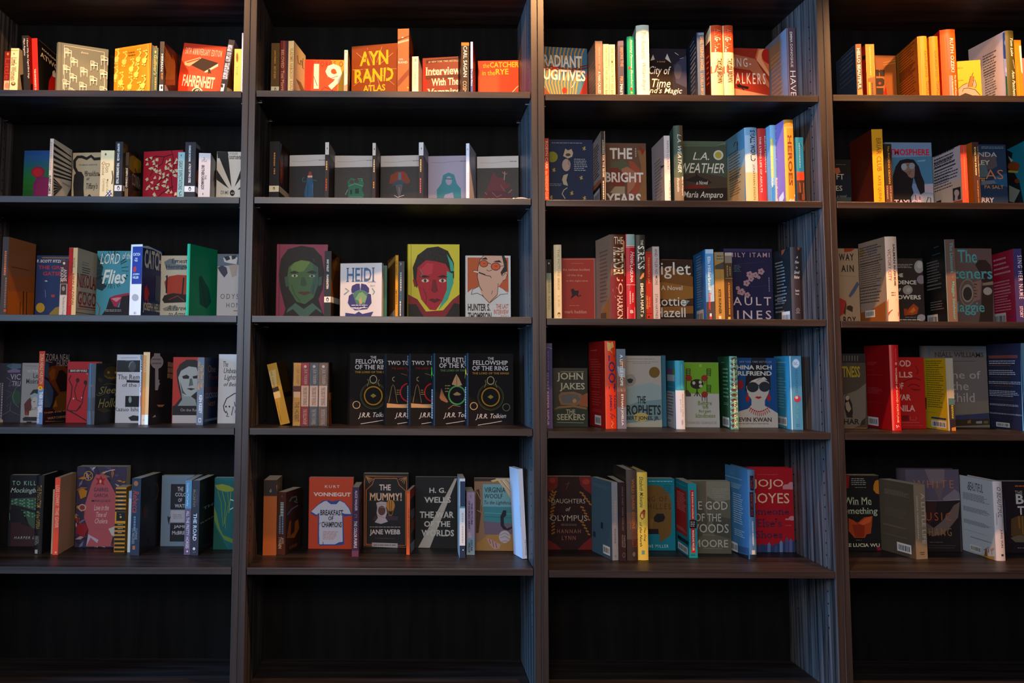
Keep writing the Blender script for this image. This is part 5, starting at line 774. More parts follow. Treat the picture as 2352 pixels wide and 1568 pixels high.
bk(c, 'F', 'scarlet book with thin black tangled figures', [600, 880], 158, .11, phi=2, Tk=.03, col=('a81218', 'a81218', 'a81218'), f=[R(618, 226, 800, 256, '1c1618'), T('BRAVE NEW WORLD', 634, 250, 786, 230, 'c8b8b8', 'b'), L('2a1014', 9, 640, 280, 620, 320, 650, 380, 640, 480, 610, 560, 605, 600), L('2a1014', 7, 700, 330, 670, 420, 690, 500, 730, 520), L('2a1014', 8, 780, 350, 750, 440, 740, 530, 690, 600, 620, 600), E(700, 325, 16, 20, '2a1014'), E(770, 345, 16, 20, '2a1014'), E(662, 490, 6, 8, 'c8b0a8'), E(736, 482, 5, 7, 'c8b0a8'), L('2a1014', 10, 605, 590, 680, 630, 780, 690), L('2a1014', 7, 690, 600, 730, 560), L('c8b0a8', 4, 784, 258, 786, 275)])
bk(c, 'SR', 'black book with ragged grey cloth spine and old gold script', [790, 857, 1158], 175, .05, 150, hc=1, col=('1c1a1a', '4a4a50', '1c1a1a'), s=[L('5a5a62', 6, 800, 180, 806, 400, 798, 720), L('3a3a40', 6, 830, 180, 826, 500, 832, 720), R(785, 365, 857, 385, '5a4a44'), R(785, 480, 850, 600, '3e3c40')],
   f=[E(1005, 262, 76, 62, '3a2c12'), P('9a6a1c', 970, 240, 990, 250, 980, 268, 962, 262), P('9a6a1c', 1030, 250, 1052, 240, 1050, 264, 1034, 268), L('8a5c18', 6, 940, 285, 975, 305, 1010, 308, 1050, 295, 1070, 275), L('8a5c18', 4, 975, 305, 985, 290, 1000, 308, 1015, 292, 1030, 304), P('3a3018', 875, 305, 905, 300, 925, 330, 900, 350, 880, 330), P('3a3018', 1090, 330, 1120, 310, 1130, 335, 1105, 360), L('6a6030', 3, 930, 365, 980, 355, 1040, 365, 1100, 360), T('Sleepy', 885, 470, 1130, 375, '8a8048', 'i'), T('Hollow', 880, 575, 1115, 480, '8a8048', 'i'), L('6a6030', 6, 865, 450, 885, 465, 930, 450), P('3a3018', 860, 590, 930, 570, 1000, 600, 930, 620), P('3a3018', 1010, 600, 1080, 575, 1130, 590, 1090, 620)])
bk(c, 'F', 'white book with black photographs and serif title behind the black book', [1044, 1325], 95, .14, phi=0, Tk=.02, col=('c4c0c4', 'c4c0c4', 'c4c0c4'), f=[R(1044, 145, 1345, 252, '2a282a'), L('8a8488', 4, 1090, 124, 1240, 122), E(1190, 200, 34, 50, '4a484c'), L('8a8a8c', 5, 1160, 210, 1175, 170, 1200, 155), L('6a5a5c', 6, 1130, 150, 1180, 148), T('The Remains', 1060, 318, 1345, 275, '4a4448', ''), P('2a282a', 1140, 322, 1345, 330, 1345, 350, 1140, 345), T('of the Day', 1100, 395, 1340, 352, '4a4448', ''), R(1130, 466, 1345, 566, '1c1a1c'), E(1172, 500, 14, 30, '8a9490'), T('Kazuo Ishiguro', 1030, 615, 1345, 570, '4a4448', ''), P('2a2424', 1155, 660, 1200, 640, 1265, 650, 1265, 690, 1180, 690)])
bk(c, 'S', 'thin many coloured spine beside the peach spined book', [1256, 1270], 96, .045, W=60, th=-14, col=('b8b4b8', 'c8c4c8', 'b8b4b8'), s=[R(1262, 96, 1288, 140, '5a6a6c'), VN(1268, 140, 1280, 240, 1, '4a3a40'), VN(1266, 250, 1282, 440, 1, '9a4a4c'), P('d84a3c', 1262, 470, 1275, 460, 1285, 480, 1270, 560, 1262, 560)])
bk(c, 'SR', 'peach spined black book with a pale key shaped cut out', [1284, 1342, 1578], 73, .012, 132, col=('1f1c1e', 'e8a868', '1f1c1e'), s=[V('FRANZ KAFKA', 1296, 90, 1318, 255, 'f2d0a8', ''), R(1262, 635, 1342, 800, 'f4eeee'), L('8a8488', 3, 1285, 690, 1298, 675, 1296, 690)],
   f=[E(1412, 160, 58, 62, 'a8a0a4'), R(1386, 82, 1440, 110, 'a8a0a4'), P('a8a0a4', 1395, 215, 1425, 215, 1425, 320, 1436, 322, 1430, 345, 1440, 355, 1428, 375, 1420, 415, 1395, 415), N(1370, 120, 1450, 195, 2, '7a7078'), R(1510, 160, 1534, 205, '8a6450'), R(1536, 165, 1558, 210, '8a6450'), R(1508, 212, 1532, 258, '8a6450'), R(1535, 215, 1556, 260, '8a6450'), R(1505, 264, 1530, 305, '8a6450'), R(1533, 268, 1554, 312, '8a6450'), P('a87a50', 1408, 545, 1482, 545, 1460, 565, 1425, 565), P('b0a0a0', 1368, 660, 1395, 636, 1400, 655)])
bk(c, 'F', 'red book with a grey toned portrait above a black label', [1553, 1822], 118, .1, phi=3, Tk=.02, col=('b42c20', 'b42c20', 'b42c20'), f=[R(1553, 555, 1905, 640, '221e20'), R(1553, 640, 1905, 740, 'b8b0b2'), P('2a2426', 1595, 320, 1590, 240, 1620, 180, 1680, 140, 1760, 140, 1800, 170, 1810, 300, 1780, 430, 1780, 555, 1570, 555, 1630, 480, 1610, 400), P('a4acac', 1605, 300, 1630, 240, 1700, 200, 1770, 210, 1790, 300, 1780, 420, 1720, 470, 1660, 470, 1630, 420), P('8a9494', 1630, 420, 1660, 470, 1720, 470, 1760, 500, 1770, 555, 1600, 555, 1640, 500), P('2a2426', 1640, 290, 1680, 275, 1705, 290, 1700, 312, 1650, 312), P('2a2426', 1735, 290, 1780, 280, 1785, 310, 1740, 310), P('5a6464', 1710, 310, 1730, 310, 1740, 370, 1700, 380), P('2a2426', 1680, 400, 1720, 395, 1760, 402, 1720, 416), P('4a5252', 1620, 330, 1650, 420, 1680, 460, 1640, 440), T('On the Road', 1625, 605, 1800, 580, 'a89a9c', '')])
bk(c, 'SR', 'slate spined book with navy cover and worn orange lettering', [1774, 1834, 1968], 122, .02, 130, col=('1c2848', '6a7078', '1c2848'), s=[V('One Flew Over', 1806, 190, 1832, 395, 'c8884a', 'b'), V("the Cuckoo's Nest", 1784, 160, 1804, 410, 'c8884a', 'b'), V('KEN KESEY', 1794, 460, 1818, 625, 'd8d4d4', 'b'), R(1788, 665, 1812, 705, 'c8c4c4'), R(1794, 672, 1806, 698, '5a6068')], f=[T('One', 1870, 255, 1940, 190, '8a6a4a', ''), T('Flew', 1880, 320, 1962, 270, '6a3a3a', ''), T('CUCKOO', 1848, 490, 1955, 430, '8a94a0', ''), T('NEST', 1872, 560, 1940, 515, '9a6a3a', ''), N(1838, 665, 1952, 700, 1, '6a7a90'), R(1840, 390, 1960, 430, '3a2438')])
bk(c, 'F', 'white book with handwritten title and a line drawn animal', [1965, 2222], 92, .08, phi=0, Tk=.024, col=('c8c4c6', 'c8c4c6', 'c8c4c6'), f=[T('The', 2010, 205, 2055, 155, '2a2428', 'i'), T('Unbearable', 2015, 262, 2205, 215, '2a2428', 'i'), T('Lightness', 2018, 335, 2195, 275, '2a2428', 'i'), T('of Being', 2015, 390, 2160, 345, '2a2428', 'i'), L('2a2428', 8, 2200, 430, 2110, 445, 2040, 490, 2012, 560, 2020, 600, 2035, 620), L('2a2428', 7, 2035, 600, 2050, 630, 2040, 650, 2060, 650), E(2035, 562, 7, 9, '2a2428'), E(2066, 562, 7, 9, '2a2428'), L('2a2428', 7, 2085, 640, 2100, 560, 2115, 620, 2130, 560), L('2a2428', 6, 2112, 520, 2118, 560)])
c = '42'
bk(c, 'SR', 'yellow paperback leaning to the left against nothing', [171, 250, 318], 170, .06, 106, lean=-13.6, col=('4a3208', 'b8861a', '5a4010'), s=[P('c8a868', 128, 225, 190, 205, 200, 340, 158, 352), V('J.R.R. TOLKIEN', 140, 225, 186, 345, '7a5a18', ''), P('2c2018', 158, 362, 208, 345, 220, 378, 168, 395), P('d0b070', 168, 398, 222, 385, 232, 435, 180, 448), V('THE HOBBIT', 196, 470, 240, 640, '6a4210', 's')], f=[R(244, 400, 320, 420, '1c1408')])
def boxset():
    lab = 'shrink wrapped set of four small paperbacks on fourth shelf of second bookcase'
    z0 = SHELF[3][1]; d0 = on_height(580 + 333*.2806, 790 + 668*.2806, z0).y
    cx, cy, sc = CELL[c]; d0 = .06
    A = on_depth(cx + 328*sc, cy + 420*sc, d0); Bx = on_depth(cx + 622*sc, cy + 420*sc, d0)
    top = on_depth(cx + 333*sc, cy + 150*sc, d0)
    Wd, H = Bx.x - A.x, top.z - z0
    e = empty('boxed_set', lab, 'book set', Matrix.Translation((A.x, d0, z0 + .0004)), 'books on the fourth shelf of the second bookcase')
    D = .108
    m = Mesh(); q = ink('3a2414')
    m.box((Wd - .0015, .0005, 0), (Wd, D, H), q); m.box((0, .0005, 0), (.0015, D, H), q); m.box((.0016, .0005, H - .0015), (Wd - .0016, D, H), q); m.box((.0016, .0005, 0), (Wd - .0016, D, .0015), q); m.box((.0016, D - .0015, .0016), (Wd - .0016, D, H - .0016), q)
    m.box((Wd, .002, 0), (Wd + .0004, D, H*.52), ink('5a3418')); m.box((Wd, .002, H*.40), (Wd + .0006, D, H*.52), ink('8a5c28'))
    m.build('slipcase', e)
    bs = [330, 393, 465, 543, 622]
    cols = ['c09040', '8a2430', '4a545a', '6a5444']
    tx = [('THE HOBBIT', ''), ('THE FELLOWSHIP', 'THE LORD OF THE RINGS'), ('THE TWO TOWERS', 'THE LORD OF THE RINGS'), ('THE RETURN OF THE KING', 'THE LORD OF THE RINGS')]
    for i in range(4):
        x0 = .002 + (Wd - .004)*(bs[i] - 330)/292; x1 = .002 + (Wd - .004)*(bs[i+1] - 330)/292 - .0008
        m = Mesh(); m.box((x0, .001, .0018), (x1, D - .002, H - .0018), ink(cols[i]))

        def rect(u0, v0, u1, v1, col, lay=1):
            y = .001 - .0002 - .00005*lay
            a, b_ = x0 + (x1 - x0)*u0, x0 + (x1 - x0)*u1; za, zb = H*(1 - v1), H*(1 - v0)
            m.poly([(a, y, za), (b_, y, za), (b_, y, zb), (a, y, zb)], ink(col, .5))

        def txt(s, u0, v0, u1, v1, col):
            gv, gf = glyphs(s, 's'); y = .00055
            a, b_ = x0 + (x1 - x0)*u0, x0 + (x1 - x0)*u1; zt, zb = H*(1 - v0), H*(1 - v1)
            m.tris([(a + p[1]*(b_ - a), y, zt + p[0]*(zb - zt)) for p in gv], gf, ink(col))
        if i == 0:
            rect(0, .37, 1, .46, '5a2c24'); rect(.05, .46, .95, .55, 'd8b488'); txt(tx[0][0], .2, .62, .85, .93, '6a4210'); txt('J.R.R. TOLKIEN', .3, .1, .8, .34, '8a6a3a')
        else:
            rect(.05, .365, .95, .69, 'd8b49a'); txt(tx[i][1], .3, .39, .75, .67, '5a4034'); txt(tx[i][0], .3, .73, .75, .97, 'c8a898'); txt('J.R.R. TOLKIEN', .3, .1, .75, .34, 'c0a898')
            gx, gz = x0 + (x1-x0)*.5, H*.935
            m.poly([(gx + .004*math.cos(k*.63), .0006, gz + .004*math.sin(k*.63)) for k in range(10)], ink('d8d0c8'))
        o = m.build('paperback_spine', e)
    m = Mesh()
    g = bpy.data.materials.new('shrink_wrap'); g.use_nodes = True; nt = g.node_tree; b = nt.nodes['Principled BSDF']
    b.inputs['Roughness'].default_value = .08; b.inputs['Transmission Weight'].default_value = 1; b.inputs['IOR'].default_value = 1.15; b.inputs['Base Color'].default_value = (1, 1, 1, 1)
    b.inputs['Specular IOR Level'].default_value = .9
    nz = nt.nodes.new('ShaderNodeTexNoise'); nz.inputs['Scale'].default_value = 26; bp = nt.nodes.new('ShaderNodeBump'); bp.inputs['Strength'].default_value = .25; bp.inputs['Distance'].default_value = .004
    nt.links.new(nz.outputs[0], bp.inputs['Height']); nt.links.new(bp.outputs[0], b.inputs['Normal'])
    n = 12
    for i in range(n):
        for j in range(n):
            def pt(a, b_):
                u, v = a/n, b_/n
                return (u*Wd, -.0008 - .0035*max(0, v - .6)*(1 + .6*math.sin(u*9)), v*H)
            m.poly([pt(i, j), pt(i+1, j), pt(i+1, j+1), pt(i, j+1)], g)
    m.build('shrink_wrap_film', e)
    FOOT.append((lab, 3, 1, [Vector((A.x, d0)), Vector((A.x + Wd, d0)), Vector((A.x + Wd, d0 + D)), Vector((A.x, d0 + D))], Wd, D, H, d0, 0, 0))
boxset()
GLD, WHT = 'b07a1c', 'd0ccd0'
def ring(x, y, rx, ry, q, w): return L(q, w, *[k for i in range(29) for k in (x + rx*math.cos(i*math.pi/14), y + ry*math.sin(i*math.pi/14))])
def sig(x, y): return [T('J.R.R. Tolkien', x, y + 40, x + 250, y - 15, WHT, 'i'), L(WHT, 4, x + 20, y + 80, x + 120, y + 65, x + 215, y + 48)]
def fellow(x, dy=0):
    return [T('THE', x + 166, 118 + dy, x + 216, 98 + dy, WHT, 's'), T('FELLOWSHIP', x + 44, 160 + dy, x + 330, 125 + dy, WHT, 's'), T('OF THE RING', x + 40, 206 + dy, x + 332, 170 + dy, WHT, 's'), T('THE LORD OF THE RINGS', x + 40, 237 + dy, x + 340, 221 + dy, 'b8862c', 's'),
            ring(x + 190, 422 + dy, 72, 74, GLD, 10), ring(x + 190, 422 + dy, 105, 108, '5a5a34', 4), ring(x + 190, 422 + dy, 96, 98, '4a4a2c', 3), ring(x + 190, 288 + dy, 28, 32, 'b8a078', 6), ring(x + 52, 497 + dy, 29, 29, 'b8a078', 6), ring(x + 318, 507 + dy, 29, 29, '6a6a50', 6),
            L('8a7a50', 5, x + 140, 345 + dy, x + 152, 310 + dy, x + 145, 285 + dy), L('8a7a50', 5, x + 240, 345 + dy, x + 228, 310 + dy, x + 238, 290 + dy), P('8a7a3c', x + 165, 422 + dy, x + 190, 404 + dy, x + 215, 422 + dy, x + 190, 440 + dy)] + sig(x + 66, 572 + dy)
def towers(x):
    return [T('THE TWO TOWERS', x - 80, 170, x + 300, 138, WHT, 's'), T('THE LORD OF THE RINGS', x + 40, 207, x + 300, 190, '7a2418', 's'), ring(x + 188, 395, 72, 74, 'b81c24', 10), L('b09a70', 5, x + 68, 268, x + 54, 275, x + 52, 295, x + 68, 305), L('9a7a50', 4, x + 20, 480, x + 45, 350, x + 56, 330, x + 68, 350, x + 90, 480), P('b8926a', x + 5, 484, x + 100, 492, x + 320, 490, x + 320, 524, x + 5, 520), L('7a6440', 4, x + 120, 240, x + 170, 255), N(x + 85, 370, x + 120, 420, 3, '9a7a50')] + sig(x + 70, 572)
bk(c, 'SR', 'black book with gold ring, leftmost of the five ringed covers', [776, 798, 1150], 74, .12, 133, th=-69, fx=1, hc=1, col=('1c1a1c', '1c1a1c', '1c1a1c'), f=fellow(798))
bk(c, 'SR', 'black book with red ring, left of its two twins', [1072, 1094, 1448], 80, .115, 133, th=-69, fx=1, hc=1, col=('1d1a1b', '1c1a1c', '1c1a1c'), f=towers(1094))
bk(c, 'SR', 'black book with red ring and red flame on spine, right twin', [1268, 1292, 1640], 80, .115, 133, th=-69, fx=1, col=('1d1a1b', '111114', '1c1a1c'), hc=1, s=[P('b81c24', 1272, 270, 1280, 195, 1290, 270, 1284, 285), VN(1274, 95, 1286, 175, 1, '8a8a92'), VN(1270, 340, 1286, 620, 1, '9a9aa4')], f=towers(1292))
bk(c, 'SR', 'black book with green ring and green flame on spine', [1464, 1494, 1850], 77, .107, 133, th=-69, fx=1, col=('1d1a1b', '111113', '1c1a1c'), hc=1, s=[P('5ac83a', 1464, 262, 1476, 180, 1490, 262, 1478, 250, 1474, 285), VN(1468, 95, 1482, 175, 1, '4a7a78'), VN(1472, 370, 1488, 620, 1, '9a9aa4')],
   f=[T('THE RETURN', 1530, 150, 1815, 112, WHT, 's'), T('OF THE KING', 1528, 194, 1815, 158, WHT, 's'), T('THE LORD OF THE RINGS', 1536, 224, 1815, 208, '5a8a4a', 's'), ring(1674, 418, 68, 74, '4a9a5a', 12), P('b8906a', 1630, 330, 1650, 280, 1668, 245, 1690, 280, 1715, 335, 1680, 345), L('6a4a30', 4, 1672, 260, 1672, 340), P('8a6244', 1530, 440, 1545, 360, 1570, 420, 1600, 470, 1590, 480, 1545, 460), L('8a6a50', 6, 1600, 530, 1640, 500, 1700, 510), P('a0825a', 1640, 410, 1672, 390, 1708, 410, 1690, 420, 1655, 420), N(1575, 330, 1620, 400, 3, '8a7a50')] + sig(1562, 572))
bk(c, 'SR', 'black book with gold ring, rightmost and wholly seen', [1738, 1766, 2135], 76, .115, th=-68, fx=1, col=('1d1a1b', '111113', '1c1a1c'), hc=1, s=[P('e0a02c', 1738, 275, 1752, 195, 1764, 255, 1752, 245, 1748, 285), VN(1742, 95, 1756, 180, 1, '9a9aa4'), VN(1744, 350, 1760, 610, 1, '9a9aa4')], f=fellow(1758, 10))
c = '43'
bk(c, 'S', 'violet spined book against the left double upright', [72, 132], 62, .03, col=('3c3462', '453c70', '3c3462'), s=[R(72, 62, 132, 88, '5a4c6a'), L('8a80a0', 6, 75, 100, 100, 92, 128, 104), V('ALKA JOSHI', 90, 120, 106, 270, '8a80b0', ''), V('SECRET KEEPER JAIPUR', 84, 290, 106, 705, 'a8a0b8', '')])
bk(c, 'F', 'small dark green brown paperback with cream classical capitals', [136, 408], 256, .13, phi=1, Tk=.03, col=('38342a', '38342a', '38342a'), f=[T('JOHN', 168, 362, 375, 292, 'b0a890', 's'), T('JAKES', 190, 438, 385, 372, 'b0a890', 's'), L('8a8468', 4, 195, 285, 378, 284), P('7a5a3c', 180, 470, 200, 445, 300, 440, 360, 460, 370, 520, 330, 545, 200, 545, 185, 510), P('5a5454', 190, 475, 260, 455, 330, 465, 350, 500, 320, 530, 220, 530), E(305, 512, 16, 16, 'a87838'), P('8a4a2c', 360, 470, 408, 450, 408, 560, 340, 550), P('7a5c3c', 140, 580, 180, 555, 300, 545, 400, 565, 400, 580, 300, 562, 190, 570), P('2a3224', 136, 600, 200, 580, 408, 580, 408, 730, 136, 730), T('THE', 240, 612, 310, 580, 'a89c80', 's'), T('SEEKERS', 168, 662, 385, 616, 'a89c80', 's'), L('8a8468', 4, 170, 680, 375, 684)])
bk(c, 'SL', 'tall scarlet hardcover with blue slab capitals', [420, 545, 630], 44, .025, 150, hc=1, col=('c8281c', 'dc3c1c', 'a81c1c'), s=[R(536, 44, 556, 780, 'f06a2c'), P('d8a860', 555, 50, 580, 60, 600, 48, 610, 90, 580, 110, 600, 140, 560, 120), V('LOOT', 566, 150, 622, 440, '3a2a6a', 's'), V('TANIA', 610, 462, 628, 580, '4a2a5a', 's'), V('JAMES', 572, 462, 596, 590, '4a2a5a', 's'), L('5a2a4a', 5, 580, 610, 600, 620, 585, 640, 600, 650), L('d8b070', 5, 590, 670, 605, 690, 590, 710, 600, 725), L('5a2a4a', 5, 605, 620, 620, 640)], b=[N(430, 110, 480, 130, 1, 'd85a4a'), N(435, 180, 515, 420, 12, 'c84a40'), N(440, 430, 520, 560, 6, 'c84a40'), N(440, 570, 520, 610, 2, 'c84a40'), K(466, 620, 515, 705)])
bk(c, 'S', 'blue to rust watercolour spined book with white capitals', [636, 707], 107, .03, col=('5a6a7a', '6a7a88', '5a6a7a'), s=[R(636, 280, 712, 440, '8a6454'), P('a8b0b8', 640, 240, 700, 260, 700, 330, 650, 320), R(638, 440, 712, 560, '7a5048'), R(640, 560, 714, 760, '7a7688'), P('a06a4c', 650, 200, 700, 190, 705, 250, 660, 250), V('A LITTLE HOPE', 660, 150, 686, 395, 'f0eae4', 'b'), L('c8a890', 5, 672, 420, 676, 440), V('ETHAN JOELLA', 666, 460, 690, 705, 'f0e4dc', 'b')])
bk(c, 'F', 'pale grey book of layered hills with bold black title', [690, 986], 160, .11, phi=0, Tk=.02, col=('a49a92', 'a49a92', 'a49a92'), f=[P('8a9898', 690, 420, 800, 390, 900, 370, 995, 400, 1000, 780, 690, 780), P('6a8486', 690, 560, 800, 520, 1000, 500, 1000, 760, 690, 760), P('a8a090', 690, 690, 1000, 660, 1000, 790, 690, 790), N(720, 180, 930, 190, 1, '7a726c'), N(715, 204, 960, 210, 1, '5a524c'), N(760, 216, 905, 222, 1, '5a524c'), E(930, 289, 42, 43, '6a5020'), E(740, 350, 44, 48, '8a8680'), P('2a2a2c', 715, 345, 740, 335, 765, 345, 755, 370, 740, 375, 725, 370), T('THE', 795, 532, 862, 475, '26282a', 'b'), T('PROPHETS', 680, 622, 980, 545, '26282a', 'b'), E(825, 640, 60, 36, 'b09a58'), T('ROBERT JONES, JR.', 660, 668, 970, 632, '26282a', 'b')])
bk(c, 'S', 'blue hardcover edge behind the pale hills book', [986, 1022], 158, .193, fx=1, W=75, col=('2c5a6c', '346478', '2c5a6c'))
bk(c, 'SL', 'two tone hardcover, teal above and white below', [1026, 1095, 1166], 198, .03, 135, hc=1, col=('3a94a4', '3a98a8', '2c8a9c'), s=[R(1090, 430, 1180, 780, 'd8d0d0'), V('TOSHIKAZU KAWAGUCHI', 1138, 225, 1150, 415, 'a8d0d4', ''), V('Before the coffee', 1146, 460, 1160, 635, '8a8a94', ''), V('gets cold', 1128, 500, 1142, 600, '8a8a94', ''), E(1148, 680, 8, 22, 'b0a8b0')], b=[R(1020, 430, 1098, 790, 'c8c0c0'), R(1030, 305, 1090, 360, 'c8c4c4'), E(1050, 280, 22, 24, '8a4a7a'), R(1072, 262, 1094, 310, '5a8a3c'), N(1034, 440, 1085, 640, 8, '6a6468'), N(1030, 395, 1085, 410, 1, '8ac0c8'), K(1030, 638, 1068, 690)])
CHR = []
for x, y, m_ in ((1180, 262, 1), (1340, 262, -1), (1340, 390, -1)):
    CHR += [L('2a2420', 5, x, y, x, y+170), L('2a2420', 5, x + 30, y, x + 28, y + 60)] + [L('2a2420', 5, x, y + 12*k, x + 30, y + 12*k) for k in range(5)] + [E(x + m_*18, y + 72, 26, 24, '8a2c24'), L('2a2420', 5, x + m_*38, y + 85, x + m_*36, y + 125), L('2a2420', 4, x - 15, y + 90, x - 15, y + 120)]
bk(c, 'F', 'book with green upper half, chairs and a round table', [1168, 1437], 212, .1, phi=1, Tk=.02, col=('b0aaa4', 'b0aaa4', 'b0aaa4'), f=[R(1160, 212, 1440, 456, '6a9a28'), P('8ab040', 1280, 225, 1300, 225, 1300, 250, 1280, 245)] + CHR + [E(1262, 380, 52, 38, '2a2420'), E(1238, 372, 12, 13, 'b0b098'), E(1288, 366, 12, 13, 'b0b098'), E(1292, 396, 14, 12, 'b0b098'), L('2a2420', 9, 1262, 415, 1264, 475), L('2a2420', 5, 1262, 440, 1240, 475), L('2a2420', 5, 1264, 440, 1290, 478), P('4a3a34', 1172, 430, 1190, 425, 1215, 460, 1215, 476, 1175, 476), T('Before', 1270, 545, 1378, 512, '7a8a4a', 's'), T('we', 1302, 575, 1350, 552, '7a8a4a', 's'), T('forget', 1275, 610, 1372, 580, '7a8a4a', 's'), T('kindness', 1250, 642, 1405, 612, '7a8a4a', 's'), T('TOSHIKAZU KAWAGUCHI', 1180, 692, 1415, 674, '8a847c', 'w')])
LZ = []
for k in range(15): LZ += [E(1550, 185 + 40*k, 22, 12, '5a3420'), P('a8c0a0', 1522, 165 + 40*k + 20, 1535, 165 + 40*k + 32, 1522, 165 + 40*k + 44), P('a8c0a0', 1580, 165 + 40*k + 20, 1567, 165 + 40*k + 32, 1582, 165 + 40*k + 44)]
bk(c, 'SL', 'green hardcover with a brown lozenge patterned spine', [1432, 1522, 1583], 164, .03, 145, hc=1, col=('3a6a44', '6a9a84', '2c5a38'), s=LZ + [V('REAL AMERICANS', 1540, 190, 1562, 420, 'f0e0a0', 'b'), V('RACHEL KHONG', 1548, 510, 1572, 722, 'f0e0a0', 'b')], b=[N(1455, 205, 1480, 220, 1, '8ac09a'), N(1466, 250, 1515, 500, 8, '8ac09a'), N(1475, 520, 1510, 550, 2, '8ac09a'), K(1466, 632, 1520, 720)])
bk(c, 'F', 'navy book with a woman in round sunglasses and red jewels', [1570, 1892], 176, .09, phi=1, Tk=.025, col=('1c4478', '1c4478', '1c4478'), f=[P('201c22', 1640, 440, 1645, 330, 1680, 260, 1690, 176, 1800, 176, 1815, 260, 1838, 330, 1840, 430, 1800, 400, 1700, 400), P('b8aca0', 1570, 600, 1660, 575, 1690, 545, 1690, 500, 1660, 460, 1650, 400, 1690, 350, 1760, 330, 1820, 350, 1835, 400, 1820, 460, 1795, 510, 1795, 550, 1850, 580, 1900, 610, 1900, 790, 1570, 790), P('201c22', 1655, 390, 1690, 355, 1762, 325, 1830, 372, 1830, 340, 1760, 290, 1680, 310, 1650, 350), P('c8c0b8', 1690, 355, 1790, 325, 1815, 350, 1750, 335, 1720, 362), E(1700, 405, 46, 40, '2a2c30'), E(1792, 402, 44, 40, '2a2c30'), L('2a2c30', 8, 1735, 390, 1765, 390), P('a8201c', 1715, 485, 1735, 476, 1745, 480, 1758, 476, 1772, 485, 1745, 498), E(1660, 495, 14, 24, 'a8201c'), E(1826, 492, 14, 24, 'a8201c'), E(1660, 460, 6, 12, 'a8201c'), E(1826, 458, 6, 12, 'a8201c')] +
   [E(1672 + 14*k, 562 + 34*math.sin(k*.285), 6, 6, 'a8201c') for k in range(12)] + [L('a8201c', 5, 1680 + 14*k, 575 + 30*math.sin(k*.3), 1672 + 16*k, 596 + 36*math.sin(k*.3)) for k in range(11)] + [T('CHINA RICH', 1535, 266, 1846, 234, 'c8c4b8', 'b'), T('GIRLFRIEND', 1520, 314, 1846, 280, 'c8c4b8', 'b'), T('NEW YORK TIMES BESTSELLER', 1595, 214, 1845, 200, '8a9aac', 'w'), E(1602, 385, 24, 36, '8a1c20'), T('KEVIN KWAN', 1560, 675, 1846, 642, '4a3c38', 'b'), N(1590, 686, 1830, 696, 1, '5a4a44')])
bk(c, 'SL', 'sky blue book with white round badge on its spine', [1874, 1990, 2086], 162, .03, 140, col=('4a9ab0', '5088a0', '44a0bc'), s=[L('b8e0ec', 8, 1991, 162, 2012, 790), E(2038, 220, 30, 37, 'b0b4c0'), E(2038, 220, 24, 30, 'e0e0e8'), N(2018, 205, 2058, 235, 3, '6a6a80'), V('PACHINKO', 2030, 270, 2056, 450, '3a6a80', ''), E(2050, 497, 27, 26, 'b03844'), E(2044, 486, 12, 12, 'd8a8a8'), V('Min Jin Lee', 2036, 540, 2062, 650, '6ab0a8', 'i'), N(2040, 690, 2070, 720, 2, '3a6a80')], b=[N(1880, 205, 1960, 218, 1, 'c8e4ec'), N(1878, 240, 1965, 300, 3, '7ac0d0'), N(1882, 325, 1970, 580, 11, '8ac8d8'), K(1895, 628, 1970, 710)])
c = '44'
bk(c, 'F', 'dark sepia book with yellow lettering beside the upright', [80, 510], 215, .13, phi=0, Tk=.03, col=('4a3e34', '4a3e34', '4a3e34'), f=[R(80, 215, 510, 320, '2a2624')] + [L('5a5450', 12, 245 + 32*k, 235, 243 + 32*k, 300) for k in range(6)] + [P('6a6054', 240, 700, 400, 640, 500, 560, 500, 1000, 460, 1040, 360, 1080, 240, 1080), T('WITNESS', 130, 490, 430, 360, '9a8420', 'b'), P('2a241e', 260, 700, 290, 690, 340, 800, 350, 900, 340, 960, 280, 960, 250, 850), E(285, 730, 22, 30, '9a8a70'), P('8a7c68', 260, 790, 300, 770, 330, 860, 300, 900, 270, 860), P('2a241e', 300, 940, 350, 950, 340, 965), T('SILHAR', 130, 1040, 425, 975, '2a241e', 'b'), P('2c2c1c', 430, 1055, 450, 1000, 500, 960, 490, 1040), R(240, 1078, 510, 1092, '8a6430')])
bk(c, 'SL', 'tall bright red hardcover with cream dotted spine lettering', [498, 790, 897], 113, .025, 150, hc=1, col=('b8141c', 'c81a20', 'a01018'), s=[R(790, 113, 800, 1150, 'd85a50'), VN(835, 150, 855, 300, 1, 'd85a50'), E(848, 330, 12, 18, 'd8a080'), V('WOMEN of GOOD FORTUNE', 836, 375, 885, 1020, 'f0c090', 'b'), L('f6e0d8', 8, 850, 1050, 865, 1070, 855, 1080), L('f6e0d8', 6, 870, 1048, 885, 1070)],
   b=[N(515, 310, 640, 350, 3, 'c84850'), N(520, 400, 600, 410, 1, 'c84850'), N(510, 455, 700, 470, 1, 'c84850'), N(520, 600, 700, 690, 5, 'c84850'), N(530, 780, 700, 790, 1, 'c84850'), K(530, 945, 655, 1060)])
